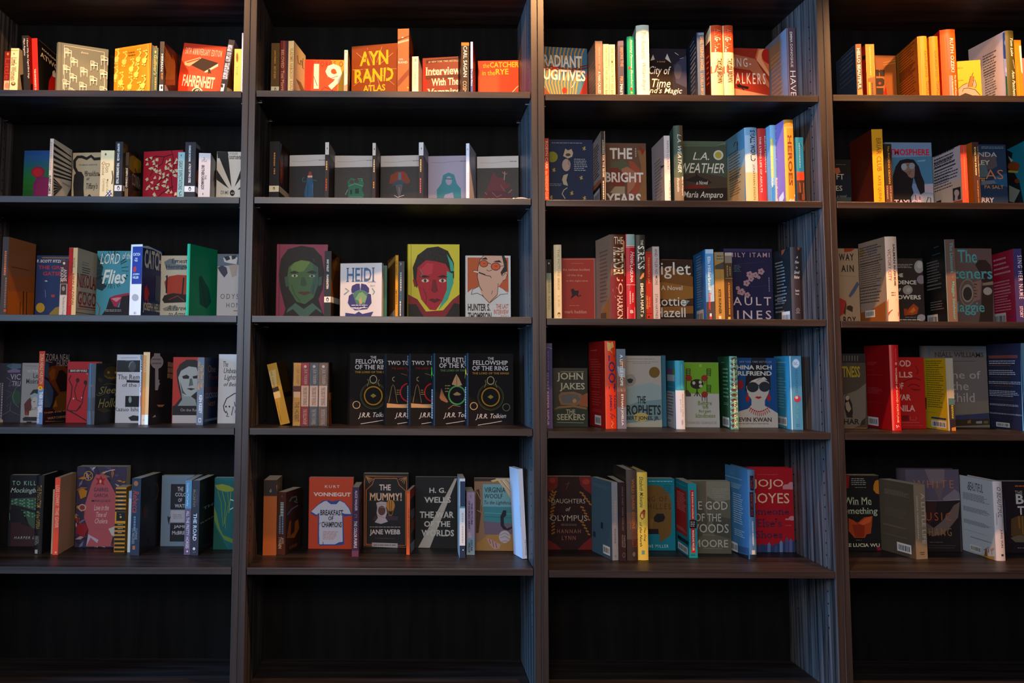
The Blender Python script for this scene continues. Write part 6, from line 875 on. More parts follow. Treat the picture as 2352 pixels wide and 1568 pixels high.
bk(c, 'F', 'red book with an outlined face and thin white capitals', [790, 1195], 256, .1, phi=1, Tk=.03, col=('a81c1c', 'a81c1c', 'a81c1c'), f=[L('3a1414', 7, 1080, 360, 1110, 400, 1105, 450, 1085, 440), L('3a1414', 7, 930, 550, 1000, 515, 1080, 500, 1140, 520), L('3a1414', 8, 990, 600, 1040, 570, 1100, 580, 1130, 600), L('3a1414', 7, 1030, 620, 1070, 640, 1140, 635), L('3a1414', 5, 1060, 620, 1100, 640), T('GOD', 830, 365, 1025, 290, 'd09a90', 'lb'), T('SPELLS', 720, 492, 1045, 425, 'd09a90', 'lb'), T('OF', 860, 628, 940, 552, 'd09a90', 'lb'), T('WAR', 830, 758, 1025, 690, 'd09a90', 'lb'), T('MANILA', 760, 888, 1075, 815, 'd09a90', 'lb'), R(920, 935, 1005, 1000, '6a1018'), L('b86a64', 4, 915, 1018, 1130, 1016), L('b86a64', 4, 1020, 950, 1020, 990, 1090, 990, 1085, 950), N(920, 1046, 1165, 1060, 1, 'b84a44')])
bk(c, 'SL', 'yellow lined hardcover with grey and teal spine', [1182, 1448, 1535], 268, .1, 125, fx=1, col=('b89418', 'b0a090', 'd8b41c'), s=[V('OF HISTORY', 1466, 350, 1496, 720, 'c8b040', 'b'), V('EASY BEAUTY STORY', 1512, 355, 1536, 730, '9a9a70', 'b'), R(1465, 735, 1560, 810, '4a6a68'), R(1470, 810, 1565, 980, '3a3424'), VN(1500, 815, 1530, 970, 2, 'c8b050'), R(1480, 980, 1568, 1150, '2a2228'), P('c8782c', 1505, 1080, 1568, 1070, 1568, 1120, 1505, 1120)],
   b=[N(1205, 290, 1435, 860, 22, '6a5a14'), N(1215, 890, 1330, 910, 1, '6a5a14'), R(1270, 950, 1446, 990, '2c3a7a'), K(1270, 985, 1448, 1090), P('2a2418', 1195, 740, 1215, 720, 1215, 860, 1195, 870)])
bk(c, 'F', 'large grey brown book with pale serif title over a landscape', [1215, 1930], 124, .236, fx=1, phi=0, Tk=.03, hc=1, col=('6e6460', '6e6460', '6e6460'), f=[P('5a6268', 1225, 135, 1260, 150, 1250, 280, 1225, 280), P('6a6a74', 1740, 124, 1930, 124, 1930, 260, 1840, 230), P('7a6e62', 1225, 820, 1930, 760, 1945, 920, 1225, 920), P('3a3a58', 1225, 950, 1500, 940, 1700, 925, 1945, 905, 1945, 990, 1225, 990), P('3a2e22', 1225, 985, 1945, 975, 1950, 1060, 1225, 1060), P('7a6a5a', 1560, 1060, 1950, 1045, 1950, 1100, 1560, 1100), P('8a5a30', 1690, 1000, 1725, 985, 1730, 1025, 1690, 1030), P('8a8488', 1790, 1005, 1860, 1000, 1860, 1030, 1790, 1030), P('6a5a44', 1880, 1000, 1930, 1000, 1930, 1030, 1880, 1030), L('5a4c44', 4, 1370, 180, 1500, 172, 1630, 182), T('NIALL WILLIAMS', 1305, 252, 1875, 200, '3e3834', 's'), L('4a403a', 4, 1330, 305, 1790, 300), T('Time of', 1330, 505, 1840, 415, 'a89c98', ''), T('the', 1500, 640, 1700, 540, 'a89c98', ''), T('Child', 1455, 780, 1770, 670, 'a89c98', '')])
bk(c, 'SL', 'navy backed book with white and rust text lines at picture edge', [1938, 2340, 2440], 92, .03, 150, col=('2a2c44', '5a7a8a', '2c2e48'), b=[R(1938, 235, 2280, 265, '8a4a44'), N(1945, 290, 2250, 340, 2, 'd0d4e0'), N(1945, 340, 2200, 365, 1, '8a5a54'), N(1945, 400, 2290, 470, 3, 'd0d4e0'), N(1950, 480, 2200, 500, 1, '5a5460'), N(1945, 530, 2320, 580, 2, 'd0d4e0'), N(1955, 580, 2240, 605, 1, '8a5a54'), N(1950, 635, 2310, 730, 4, 'd0d4e0'), N(1960, 740, 2240, 765, 1, '8a5a54'), N(1955, 790, 2290, 840, 2, 'd0d4e0'), N(1965, 845, 2230, 870, 1, '8a5a54'), N(1955, 895, 2335, 945, 2, 'd0d4e0'), N(1980, 955, 2280, 980, 1, '7a4a48'), K(2030, 1010, 2192, 1080), L('8ad0e0', 12, 2330, 100, 2350, 1140)])
# ================================================================== fifth shelf
c = '51'
bk(c, 'F', 'black book with a leafy tree and cream hand lettering', [80, 400], 160, .205, phi=0, Tk=.024, col=('1f1c20', '1f1c20', '1f1c20'), f=[P('3a2024', 100, 590, 340, 560, 400, 660, 400, 850, 90, 850), T('TO KILL A', 112, 250, 385, 212, '8ab4a0', 'w'), T('Mockingbird', 95, 330, 395, 275, 'a8b8ac', 'i'), P('3a5040', 88, 470, 105, 370, 330, 360, 395, 400, 395, 620, 300, 640, 260, 600, 220, 490, 140, 420)] + [E(110 + 23*(i % 11) + 7*math.sin(i*2.3), 385 + 28*(i//11) + 8*math.cos(i*1.7), 9, 7, '5a9474') for i in range(66) if not (i//11 > 2 and i % 11 < 4)] + [P('1f1c20', 100, 420, 200, 440, 330, 480, 330, 500, 210, 470, 140, 470, 100, 460), P('1f1c20', 205, 470, 235, 560, 260, 620, 200, 600, 150, 500), L('5a9474', 4, 90, 500, 92, 565), T('HARPER LEE', 130, 732, 360, 710, 'a0b0a4', 'wi')])
bk(c, 'SR', 'thick black book with gold condensed spine lettering', [318, 388, 480], 163, None, 125, th=0, yb=872, col=('1c1a22', '201d22', '1c1a22'), hc=1, s=[V('THE PHANTOM', 340, 250, 372, 450, 'b08a48', ''), V('of the OPERA', 332, 480, 360, 645, 'a8843c', ''), V('GASTON', 332, 705, 352, 775, '8a8a88', ''), V('LEROUX', 316, 705, 332, 790, '8a8a88', ''), R(318, 828, 342, 864, 'a8a8a4'), L('201d22', 5, 322, 858, 338, 834)])
bk(c, 'S', 'thin cream book edge beside the coral spine', [468, 483], 290, .15, fx=1, W=110, col=('c0a080', 'b89a7c', 'c0a080'))
bk(c, 'SR', 'coral spined book with long plain cream cover', [486, 533, 672], 184, None, 125, th=2, yb=880, col=('c09a7c', 'ec503a', 'c09a7c'), s=[V('LOIS LOWRY', 506, 252, 530, 435, 'f6c0a8', ''), V('THE GIVER', 500, 455, 524, 635, 'f6c0a8', ''), T('M', 494, 865, 510, 846, 'f6d0c0', 'b')], f=[L('d8b890', 3, 545, 250, 600, 290), L('d8b890', 3, 560, 700, 650, 620)])
FL = []
RF = random.Random(11)
for i in range(70):
    a = RF.uniform(0, 6.28); r = RF.uniform(.86, 1.35)
    x, y = 905 + 205*r*math.cos(a), 470 + 330*r*math.sin(a); x = min(max(x, 690), 1120); y = min(max(y, 95), 790)
    q = RF.choice(('2a2438', '4a4468', '8a5a3c', '8a1c24', 'a88890', '6a6a88', 'b0781c', '342a44', 'b8a0a4'))
    t = RF.uniform(0, 3.14); h = RF.uniform(25, 55)
    FL.append(P(q, x - h*math.cos(t), y - h*math.sin(t), x - h*.3*math.sin(t), y + h*.3*math.cos(t), x + h*math.cos(t), y + h*math.sin(t), x + h*.3*math.sin(t), y - h*.3*math.cos(t)))
bk(c, 'F', 'large book with rose centre framed by dark tropical flowers', [682, 1128], 84, None, yb=803, phi=0, Tk=.04, col=('3a3048', '3a3048', '3a3048'), f=FL + [P('a85058', 770, 420, 830, 230, 870, 150, 950, 160, 1000, 240, 1045, 330, 1050, 520, 1030, 660, 1000, 800, 780, 800, 800, 650, 760, 540), ring(800, 165, 38, 40, 'b0823c', 7), L('b0823c', 5, 770, 140, 830, 190), L('b0823c', 5, 830, 140, 770, 190), P('a01c24', 860, 180, 900, 190, 910, 160, 930, 190, 955, 190, 935, 215, 945, 250, 905, 235, 865, 248, 885, 215), E(908, 215, 9, 16, 'c8a88a'), P('b0721c', 710, 300, 740, 275, 790, 300, 780, 350, 730, 375), E(745, 450, 36, 32, 'c09088'), E(745, 450, 24, 22, '7a3c40'), P('8a1c24', 700, 600, 770, 590, 800, 640, 760, 720, 690, 680), P('b8b0b0', 980, 640, 1060, 610, 1060, 720, 1010, 700), P('b0a0b0', 780, 800, 800, 690, 890, 740, 880, 770, 820, 720), L('c8c0c8', 6, 930, 140, 1000, 115, 1040, 110), T('GABRIEL', 848, 305, 985, 272, '3a3044', ''), T('GARCIA', 850, 355, 978, 325, '3a3044', ''), T('MÁRQUEZ', 830, 402, 1000, 375, '3a3044', ''), T('Love in the', 850, 475, 985, 425, 'd8b0b0', 'i'), T('Time of', 870, 535, 968, 490, 'd8b0b0', 'i'), T('Cholera', 858, 592, 972, 548, 'd8b0b0', 'i'), N(870, 640, 950, 648, 1, '8a4450')])
ST_ = [R(1030, 286 + 36.5*k, 1142, 306 + 36.5*k, '201c1c') for k in range(6)] + [R(1050, 490, 1130, 572, '201c1c')] + [R(1030, 596 + 37*k, 1140, 617 + 37*k, '201c1c') for k in range(7)]
bk(c, 'SR', 'amber and black banded spine like a striped ladder', [1034, 1130, 1150], 272, None, 58, th=0, yb=853, col=('a87020', 'c88420', 'a87020'), s=ST_ + [N(1066, 345 + 37*k, 1112, 358 + 37*k, 1, 'c8c0b8') for k in range(4)] + [N(1060, 600 + 36*k, 1105, 612 + 36*k, 1, 'c8c0b8') for k in range(3)] + [E(1088, 536, 9, 9, 'd8a838'), N(1075, 510, 1100, 518, 1, 'c8b890')])
bk(c, 'S', 'thin pale blue book beside the banded amber spine', [1154, 1180], 303, None, W=70, yb=856, col=('a8b4c0', '8a9ab8', 'a8b4c0'), s=[R(1150, 370, 1180, 900, 'c8c8c4')])
bk(c, 'SR', 'dark grey blue spined book with red italic name', [1180, 1262, 1458], 190, None, 150, yb=885, col=('1f1a1c', '2c3440', '1f1a1c'), s=[E(1225, 235, 20, 24, 'a05a30'), V('Rebecca', 1198, 300, 1246, 500, 'b83830', 'i'), VN(1200, 530, 1225, 660, 1, '6a7480'), V('DAPHNE', 1214, 640, 1236, 740, '7a8088', ''), V('DU MAURIER', 1190, 640, 1210, 780, '7a8088', ''), R(1195, 795, 1216, 830, 'a85a34')],
   f=[L('4a2c14', 14, 1380, 240, 1410, 240, 1425, 290, 1410, 360, 1395, 390), P('3a2010', 1340, 280, 1360, 260, 1350, 340), E(1305, 490, 22, 60, '4a2414'), E(1355, 740, 26, 36, '2c1c18')])
bk(c, 'F', 'slate blue book with black title block and a small bird', [1452, 1738], 164, None, yb=800, phi=0, Tk=.02, col=('6e8090', '6e8090', '6e8090'), f=[R(1540, 240, 1790, 470, '22242a'), R(1536, 476, 1790, 585, 'a8a4b0'), R(1533, 590, 1790, 758, '22242a'), T('THE', 1598, 305, 1652, 265, 'b0a8b0', 'b'), T('COLOR', 1577, 352, 1705, 318, 'b0a8b0', 'b'), T('OF', 1604, 402, 1640, 368, 'b0a8b0', 'b'), T('WATER', 1573, 452, 1705, 420, 'b0a8b0', 'b'), T('JAMES', 1565, 642, 1700, 610, 'b0a8b0', 'b'), T('McBRIDE', 1550, 695, 1705, 662, 'b0a8b0', 'b'), N(1560, 510, 1660, 555, 3, '7a7680'), P('22242a', 1508, 525, 1525, 540, 1540, 530, 1528, 560, 1522, 608, 1512, 570)])
bk(c, 'S', 'blue and rose spined paperback with white lettering', [1664, 1720], 208, None, W=130, yb=878, col=('5a8aa8', '5a8aa8', '5a8aa8'), s=[R(1660, 460, 1722, 900, '6a5468'), V('Cormac McCarthy', 1680, 232, 1698, 440, 'd0dce4', ''), V('ALL THE PRETTY HORSES', 1680, 480, 1698, 820, 'd0c8d0', 's'), E(1686, 845, 8, 8, 'd0c8d0')])
bk(c, 'SR', 'black book with pale blue serif title on spine and cover', [1724, 1792, 1928], 210, None, 132, yb=884, col=('1c1c20', '38343c', '1c1c20'), s=[V('CORMAC', 1766, 290, 1784, 440, '5a4a50', ''), V('McCARTHY', 1740, 290, 1758, 450, '8a7a58', ''), V('THE ROAD', 1742, 505, 1768, 750, 'd8d8dc', 's'), E(1747, 822, 11, 13, 'd0d0d4'), L('4a7a90', 4, 1735, 855, 1765, 852)], f=[T('THE', 1828, 475, 1950, 390, '7a98a0', 's'), T('ROAD', 1800, 590, 1980, 505, '7a98a0', 's'), L('3a3c44', 3, 1800, 810, 1915, 765)])
bk(c, 'F', 'teal green book with yellow green bending flower stem', [1926, 2225], 184, None, yb=830, phi=0, Tk=.022, col=('14585c', '14585c', '14585c'), f=[P('7a8a30', 1935, 250, 2000, 240, 2060, 255, 2110, 280, 2100, 305, 2030, 310, 1960, 290), L('5a7a34', 6, 1960, 300, 1990, 400, 2000, 520, 2010, 620), L('6a8434', 6, 2000, 300, 2030, 420, 2020, 600), L('5a7a34', 6, 2050, 310, 2060, 420, 2030, 560, 2030, 640), L('7a9440', 5, 2080, 310, 2060, 500), P('5a7a34', 1926, 440, 1950, 500, 1980, 640, 2010, 700, 2110, 740, 2110, 780, 2020, 740, 1960, 640, 1930, 560), L('b0c8c8', 10, 2075, 380, 2110, 390), L('b0c8c8', 8, 2070, 470, 2105, 450), P('0c4a3c', 1926, 600, 1990, 720, 2050, 840, 1926, 840)])
c = '52'
bk(c, 'SR', 'dark topped orange spined book with pale side', [155, 260, 345], 180, None, 100, th=0, yb=780, col=('a8907c', 'a85420', '8a4a20'), s=[R(150, 180, 275, 305, '2c2220'), P('a8542c', 258, 225, 280, 215, 280, 262, 262, 258), L('a89a90', 4, 206, 270, 216, 252, 220, 270, 208, 276), R(150, 305, 275, 309, '6a3418')])
bk(c, 'SR', 'small dark brown paperback with faded teal and amber print', [264, 332, 456], 278, None, 106, yb=777, col=('2c1a14', '4a241a', '2c1a14'), s=[VN(284, 355, 324, 470, 1, '8a9a98'), VN(278, 460, 318, 610, 2, '5a7a98'), V('MARK', 302, 640, 318, 690, 'a88a70', ''), V('TWAIN', 276, 630, 300, 725, 'a88a70', 'b'), E(305, 310, 6, 6, '7a4a3a')],
   f=[L('4a6a6a', 12, 362, 350, 380, 320, 415, 310, 420, 340, 400, 350, 425, 360), L('5a5a70', 10, 345, 455, 380, 410, 430, 380), P('8a4a1c', 340, 640, 360, 510, 375, 500, 370, 620, 400, 590, 405, 510, 430, 490, 440, 560, 400, 640), N(360, 690, 420, 730, 1, '6a3a24')])
bk(c, 'F', 'orange book with a drawn white and blue shirt', [516, 868], 160, None, yb=726, phi=-2, Tk=.02, col=('b83c1c', 'b83c1c', 'b83c1c'), f=[T('KURT', 643, 242, 762, 222, 'd8c0b4', 'sw'), T('VONNEGUT', 552, 308, 850, 280, 'd8c8c0', 'bs'), P('2c4488', 528, 440, 580, 380, 625, 345, 665, 338, 700, 350, 760, 338, 800, 355, 840, 400, 862, 460, 800, 470, 790, 460, 798, 690, 750, 698, 600, 700, 588, 680, 590, 450, 575, 470), P('b8b4c0', 535, 432, 590, 378, 640, 348, 665, 344, 690, 370, 735, 370, 762, 344, 800, 362, 835, 405, 852, 450, 800, 448, 782, 440, 786, 668, 740, 690, 600, 690, 598, 600, 600, 440, 575, 458), L('2c4488', 10, 535, 435, 575, 460), L('2c4488', 10, 800, 458, 858, 456), P('2c4488', 655, 345, 700, 352, 762, 342, 735, 372, 692, 372), P('2c4488', 720, 692, 760, 672, 790, 672, 790, 692),
      T('BREAKFAST', 608, 460, 790, 418, '241c20', 'b'), T('OF', 672, 500, 712, 468, '241c20', 'b'), T('CHAMPIONS', 618, 555, 780, 512, '241c20', 'b'), N(630, 585, 755, 655, 6, 'b86a54'), L('241c20', 4, 628, 670, 632, 695), L('241c20', 3, 600, 530, 615, 515)])
bk(c, 'SR', 'dusty purple spined paperback with white capitals', [860, 914, 940], 238, None, 106, yb=790, col=('5a3448', '6a3c54', '5a3448'), s=[R(860, 238, 918, 740, '3c2440'), V('ALICE WALKER', 884, 262, 902, 425, 'b8a8b8', 'b'), V('THE COLOR PURPLE', 876, 505, 898, 720, 'c0b0bc', 'b'), L('8a6a88', 4, 878, 455, 896, 452, 896, 475, 880, 478)], f=[E(938, 350, 8, 26, '2a1820'), P('7a4a20', 918, 600, 940, 590, 936, 640, 918, 640)])
bk(c, 'F', 'black book with orange double border and a wrapped head', [948, 1308], 130, None, yb=715, phi=0, Tk=.03, col=('1f1c20', '1f1c20', '1f1c20'), f=[L('b8642c', 6, 958, 200, 958, 700, 1295, 714, 1293, 155, 965, 148, 958, 200), L('b8642c', 6, 970, 690, 972, 260, 1020, 215, 1040, 165, 1215, 168, 1235, 220, 1285, 265, 1285, 700, 970, 690)] + [L('a87038', 5, 972, 155, 1000 + 12*k, 205 - 10*k) for k in range(4)] + [L('a87038', 5, 1288, 160, 1230 + 14*k, 175 + 12*k) for k in range(4)] + [T('THE', 1076, 262, 1168, 215, 'd0b8b0', 'b'), T('MUMMY!', 998, 345, 1255, 280, 'd0a88c', 'bs'), E(1166, 382, 34, 46, 'b0702c'), L('5a3418', 4, 1155, 340, 1160, 425), L('5a3418', 4, 1175, 340, 1172, 425), L('b0702c', 3, 1140, 415, 1155, 455), L('b0702c', 3, 1190, 415, 1178, 455), R(1150, 455, 1176, 480, 'a85a24'), P('3a2c34', 1020, 500, 1040, 465, 1060, 450, 1230, 470, 1220, 500), P('b0a0a4', 1060, 400, 1052, 360, 1090, 350, 1135, 355, 1130, 400, 1138, 440, 1125, 480, 1145, 510, 1090, 528, 1040, 515, 1065, 480, 1055, 440), E(1096, 422, 30, 38, '5a3a34'), L('8a7a80', 4, 1060, 390, 1130, 400), L('8a7a80', 4, 1062, 460, 1120, 480), L('8a7a80', 3, 1058, 375, 1132, 370), N(1000, 545, 1245, 562, 1, 'a08a88'), T('JANE WEBB', 1000, 622, 1243, 572, 'c8b8b4', 'b'), L('6a4a3c', 3, 1040, 640, 1200, 644), P('a89c9c', 1018, 675, 1222, 682, 1222, 718, 1018, 708), N(1030, 688, 1212, 706, 1, '5a4c4c')])
bk(c, 'SR', 'slim bright orange spined paperback with dark picture cover', [1293, 1319, 1364], 266, None, 112, yb=775, col=('3a2a28', 'e0602c', '3a2a28'), s=[V('VIVEK & M. NEW PARADISE INC', 1304, 405, 1316, 640, '8a3014', ''), P('c84820', 1296, 266, 1316, 266, 1316, 285, 1296, 285)], f=[R(1319, 266, 1364, 290, 'b03c20'), P('6a5a58', 1322, 420, 1355, 400, 1360, 460, 1330, 500), P('8a4424', 1330, 500, 1364, 470, 1364, 560, 1325, 600), P('8a8a90', 1320, 690, 1364, 640, 1364, 720, 1325, 770)])
bk(c, 'F', 'black book with block capitals under a slanting light beam', [1362, 1710], 156, None, yb=722, phi=0, Tk=.016, col=('1a1a1a', '1a1a1a', '1a1a1a'), f=[P('a89c90', 1676, 168, 1696, 168, 1478, 718, 1385, 716), T('H. G.', 1474, 282, 1605, 242, 'b8b0a4', 'b'), T('WELLS', 1430, 360, 1645, 314, 'b8b0a4', 'bs'), T('THE WAR', 1398, 482, 1672, 430, 'b8b0a4', 'bs'), T('OF THE', 1432, 552, 1640, 506, 'b8b0a4', 'bs'), T('WORLDS', 1408, 626, 1670, 575, 'b8b0a4', 'bs')])
bk(c, 'S', 'white spined paperback with navy top and foot', [1714, 1758], 170, None, W=106, yb=800, col=('c8c4c4', 'd8d4d4', 'c8c4c4'), s=[R(1718, 190, 1758, 390, '2c3a50'), R(1714, 390, 1758, 404, '5a8a8a'), VN(1730, 440, 1746, 520, 1, 'b8a8a4'), VN(1730, 545, 1746, 680, 1, 'c0a8a0'), R(1714, 700, 1758, 860, '2a3448'), E(1742, 735, 5, 5, 'd8d4d4')])
bk(c, 'S', 'lilac and pale blue spined paperback with navy capitals', [1770, 1834], 278, None, W=106, yb=775, col=('8a7a98', '9a88a8', '8a7a98'), s=[P('7a94a8', 1765, 650, 1836, 620, 1836, 860, 1765, 860), P('b0a0b0', 1780, 600, 1800, 590, 1810, 640, 1780, 640), V('THE PICTURE', 1804, 362, 1818, 535, '2a2434', 'b'), V('OF DORIAN GRAY', 1782, 345, 1798, 570, '2a2434', 'b'), V('OSCAR', 1802, 655, 1818, 745, '2a3040', 'b'), V('WILDE', 1782, 675, 1798, 755, '2a3040', 'b'), L('5a4c6a', 4, 1795, 305, 1805, 300, 1805, 325)])
bk(c, 'F', 'tan book with draped cloth, seashell and sea view', [1832, 2176], 166, None, yb=742, phi=-1, Tk=.016, col=('8a6a50', '8a6a50', '8a6a50'), f=[R(1832, 162, 2176, 192, '3a2a2a'), P('c8a868', 1960, 185, 2020, 168, 2040, 180, 1980, 196), P('4a3024', 1845, 260, 1870, 250, 1890, 400, 1865, 600, 1845, 600), L('8a8070', 6, 1850, 270, 1885, 340, 1880, 430), L('a89888', 4, 1855, 420, 1890, 440), R(1898, 212, 2150, 395, '6a98a0'), P('3a7a80', 1905, 390, 2150, 395, 2152, 530, 1905, 505), L('5aa0a0', 4, 1910, 440, 2150, 450), L('2c6068', 4, 1910, 470, 2150, 480), P('6a5868', 1905, 505, 2152, 530, 2152, 615, 1915, 610), P('a07440', 1850, 680, 1940, 615, 2176, 610, 2176, 745, 1840, 735), P('c0a888', 2000, 165, 2176, 165, 2176, 350, 2120, 330, 2080, 260, 2030, 200), L('8a7460', 5, 2040, 180, 2110, 260, 2160, 320), L('8a7460', 5, 2080, 175, 2150, 250), L('e0d0b8', 5, 2060, 185, 2130, 280), P('22222a', 2040, 540, 2038, 470, 2060, 420, 2085, 420, 2085, 460, 2065, 480, 2068, 540, 2090, 565, 2150, 540, 2150, 550, 2100, 580, 2060, 570), E(2072, 630, 46, 50, 'b0a4a8'), L('7a6a70', 4, 2030, 620, 2072, 600, 2110, 620), L('7a6a70', 4, 2035, 640, 2075, 625, 2112, 650), L('7a6a70', 4, 2050, 672, 2075, 660, 2100, 670), P('b08880', 1930, 640, 1960, 650, 2040, 690, 2030, 725, 1990, 730, 1950, 690), L('7a3434', 5, 1950, 650, 1960, 685), L('7a3434', 5, 1975, 660, 1985, 710), L('7a3434', 5, 2000, 675, 2010, 720), T('VIRGINIA', 1912, 278, 2078, 238, '1c2024', ''), T('WOOLF', 1910, 325, 2055, 290, '1c2024', ''), T('To the Lighthouse', 1910, 380, 2142, 345, '2a3034', 'i')])
bk(c, 'SL', 'slim white book tilted beside the right upright', [2168, 2198, 2232], 97, None, 70, th=14, yb=810, lean=-2.6, col=('d0ccdc', 'dcd8e6', 'd8d6e4'), s=[V('THE STRANGER', 2232, 650, 2246, 780, '4a4854', 'b')], b=[N(2190, 380, 2215, 560, 12, 'a8a4b4')])
c = '53'
bk(c, 'F', 'dark red book with gold laurel sprays and thin capitals', [92, 442], 150, None, yb=722, phi=0, Tk=.022, col=('2a1414', '2a1414', '2a1414'), f=[P('6a1a18', 92, 150, 175, 150, 170, 230, 130, 270, 92, 260), P('6a1a18', 340, 150, 442, 150, 442, 290, 380, 250, 350, 210), P('6a1a18', 92, 640, 160, 680, 200, 725, 92, 725), P('6a1a18', 442, 620, 380, 670, 330, 725, 442, 725), E(130, 180, 24, 20, '8a2c24'), E(395, 190, 30, 22, '8a2c24'), L('5a3a24', 4, 240, 250, 262, 190), L('5a3a24', 4, 232, 210, 270, 200)] +
   [L('8a5a20', 12, 115 + 9*k, 345 - 22*k, 100 + 9*k, 325 - 22*k) for k in range(4)] + [L('8a5a20', 12, 118 + 9*k, 345 - 22*k, 140 + 8*k, 330 - 22*k) for k in range(4)] + [L('8a5a20', 12, 108 + 4*k, 480 - 26*k, 132 + 6*k, 465 - 26*k) for k in range(5)] + [L('8a5a20', 12, 125, 600 - 26*k, 150, 585 - 26*k) for k in range(4)] + [L('8a5a20', 12, 345 + 18*k, 270 + 22*k, 375 + 16*k, 285 + 22*k) for k in range(5)] + [L('8a5a20', 12, 350 + 14*k, 385 + 24*k, 378 + 12*k, 395 + 24*k) for k in range(5)] + [L('8a5a20', 12, 350 + 14*k, 500 + 24*k, 378 + 12*k, 510 + 24*k) for k in range(5)] +
   [T('DAUGHTERS', 125, 358, 388, 324, 'b0a494', 'l'), T('of', 236, 420, 274, 388, 'a89a80', 'i'), T('OLYMPUS', 115, 496, 402, 452, 'b0a494', 'l'), N(200, 518, 320, 536, 2, '7a6a60'), T('HANNAH', 168, 592, 352, 562, '8a5a4a', 'w'), T('LYNN', 205, 645, 312, 612, '8a5a4a', 'w')])
bk(c, 'SL', 'steel blue backed book with pale grey spine', [440, 598, 644], 196, None, 124, yb=808, col=('7a7c84', '8a8a90', '4a6474'), s=[V('TRESPASSES', 614, 335, 632, 545, 'c09a80', ''), VN(614, 560, 632, 680, 1, '6a6a74'), L('4a4c54', 4, 622, 765, 630, 780)], b=[N(450, 195, 585, 260, 4, '6a8494'), R(512, 505, 530, 560, '24303c'), N(450, 300, 575, 400, 5, '526c7c'), R(452, 575, 472, 625, '2c3844'), K(530, 680, 585, 772)])
bk(c, 'S', 'dark maroon spined book with small grey lettering', [653, 706], 196, None, W=140, yb=812, col=('2a1a1c', '2f1e20', '2a1a1c'), s=[V('ONCE THEY WERE WOLVES', 674, 230, 690, 575, '7a645c', 'i'), V('CHARLOTTE', 690, 610, 704, 705, '8a7068', ''), V('McCONAGHY', 674, 608, 688, 705, '8a7068', ''), E(692, 765, 11, 20, '6a5450'), E(692, 765, 8, 16, '2f1e20')])
bk(c, 'SL', 'brown rounded hardcover with orange capitals on spine', [570, 712, 796], 100, None, 150, th=0, yb=808, hc=1, col=('4a3c36', '54443c', '3a302c'), s=[R(712, 430, 800, 520, '6a4a3a'), P('8a5a3c', 740, 500, 790, 480, 790, 560, 740, 560), R(715, 640, 802, 860, '3a2a24'), V('WILD DARK SHORE', 748, 168, 776, 560, 'b05a24', 'b'), V('CHARLOTTE', 774, 570, 794, 700, '8a3a20', ''), V('McCONAGHY', 750, 570, 770, 700, '8a3a20', ''), E(768, 755, 11, 18, '6a5a50')])
bk(c, 'S', 'yellow spined hardcover with handwritten black lettering', [797, 878], 116, None, W=145, yb=804, hc=1, col=('d8b848', 'e8c654', '2c5a64'), s=[V('Elizabeth Mckenzie', 810, 150, 842, 390, '3a3014', 'i'), V('The Dog', 842, 545, 862, 655, '3a3014', 'i'), V('of the North', 812, 505, 834, 695, '3a3014', 'i'), P('a8502c', 820, 430, 840, 408, 858, 415, 852, 470, 830, 488, 812, 460), R(828, 725, 852, 755, '6a9a84'), E(845, 415, 8, 8, '7a2c1c')])
bk(c, 'F', 'teal book with a bronze crested helmet', [800, 1092], 166, None, yb=724, phi=0, Tk=.03, col=('147080', '147080', '147080'), f=[P('6a4c24', 810, 330, 830, 260, 900, 215, 980, 225, 1045, 280, 1065, 360, 1065, 560, 1055, 610, 975, 668, 968, 600, 870, 580, 820, 480), P('1c1a1c', 925, 470, 950, 440, 1000, 440, 1015, 470, 1000, 500, 960, 510, 930, 500), P('1c1a1c', 800, 480, 870, 480, 885, 560, 960, 560, 965, 600, 880, 600, 800, 560), P('7a5a2c', 895, 480, 920, 480, 915, 555, 895, 555), T('SONG OF', 790, 345, 1030, 305, '4a341c', 'w'), T('ACHILLES', 790, 405, 1058, 362, '4a341c', 'w'), N(885, 180, 1070, 196, 1, '8ac0c8'), N(1000, 215, 1080, 280, 5, '0f5560'), T('MADELINE MILLER', 770, 705, 1040, 682, 'a8c8c8', 'w')])
bk(c, 'SL', 'teal book with red panels on back and spine', [1090, 1198, 1264], 206, None, 135, yb=788, col=('1c8a98', '1c8a98', '1c8494'), s=[R(1210, 255, 1252, 748, 'b82420'), V('THE SONG OF ACHILLES', 1222, 268, 1238, 480, 'f0d8d0', 'b'), R(1204, 490, 1262, 555, '221c20'), N(1212, 500, 1254, 546, 3, 'c8c0c0'), V('MADELINE MILLER', 1226, 570, 1244, 730, 'f0d8d0', 'b'), N(1214, 758, 1252, 770, 1, '221c20')], b=[R(1098, 228, 1188, 625, 'b0201c'), N(1102, 195, 1180, 225, 2, '8ad0d4'), N(1108, 255, 1182, 440, 12, 'e08a80'), N(1106, 520, 1186, 600, 6, 'e08a80'), R(1115, 632, 1198, 660, '241c20'), K(1118, 655, 1196, 765)])
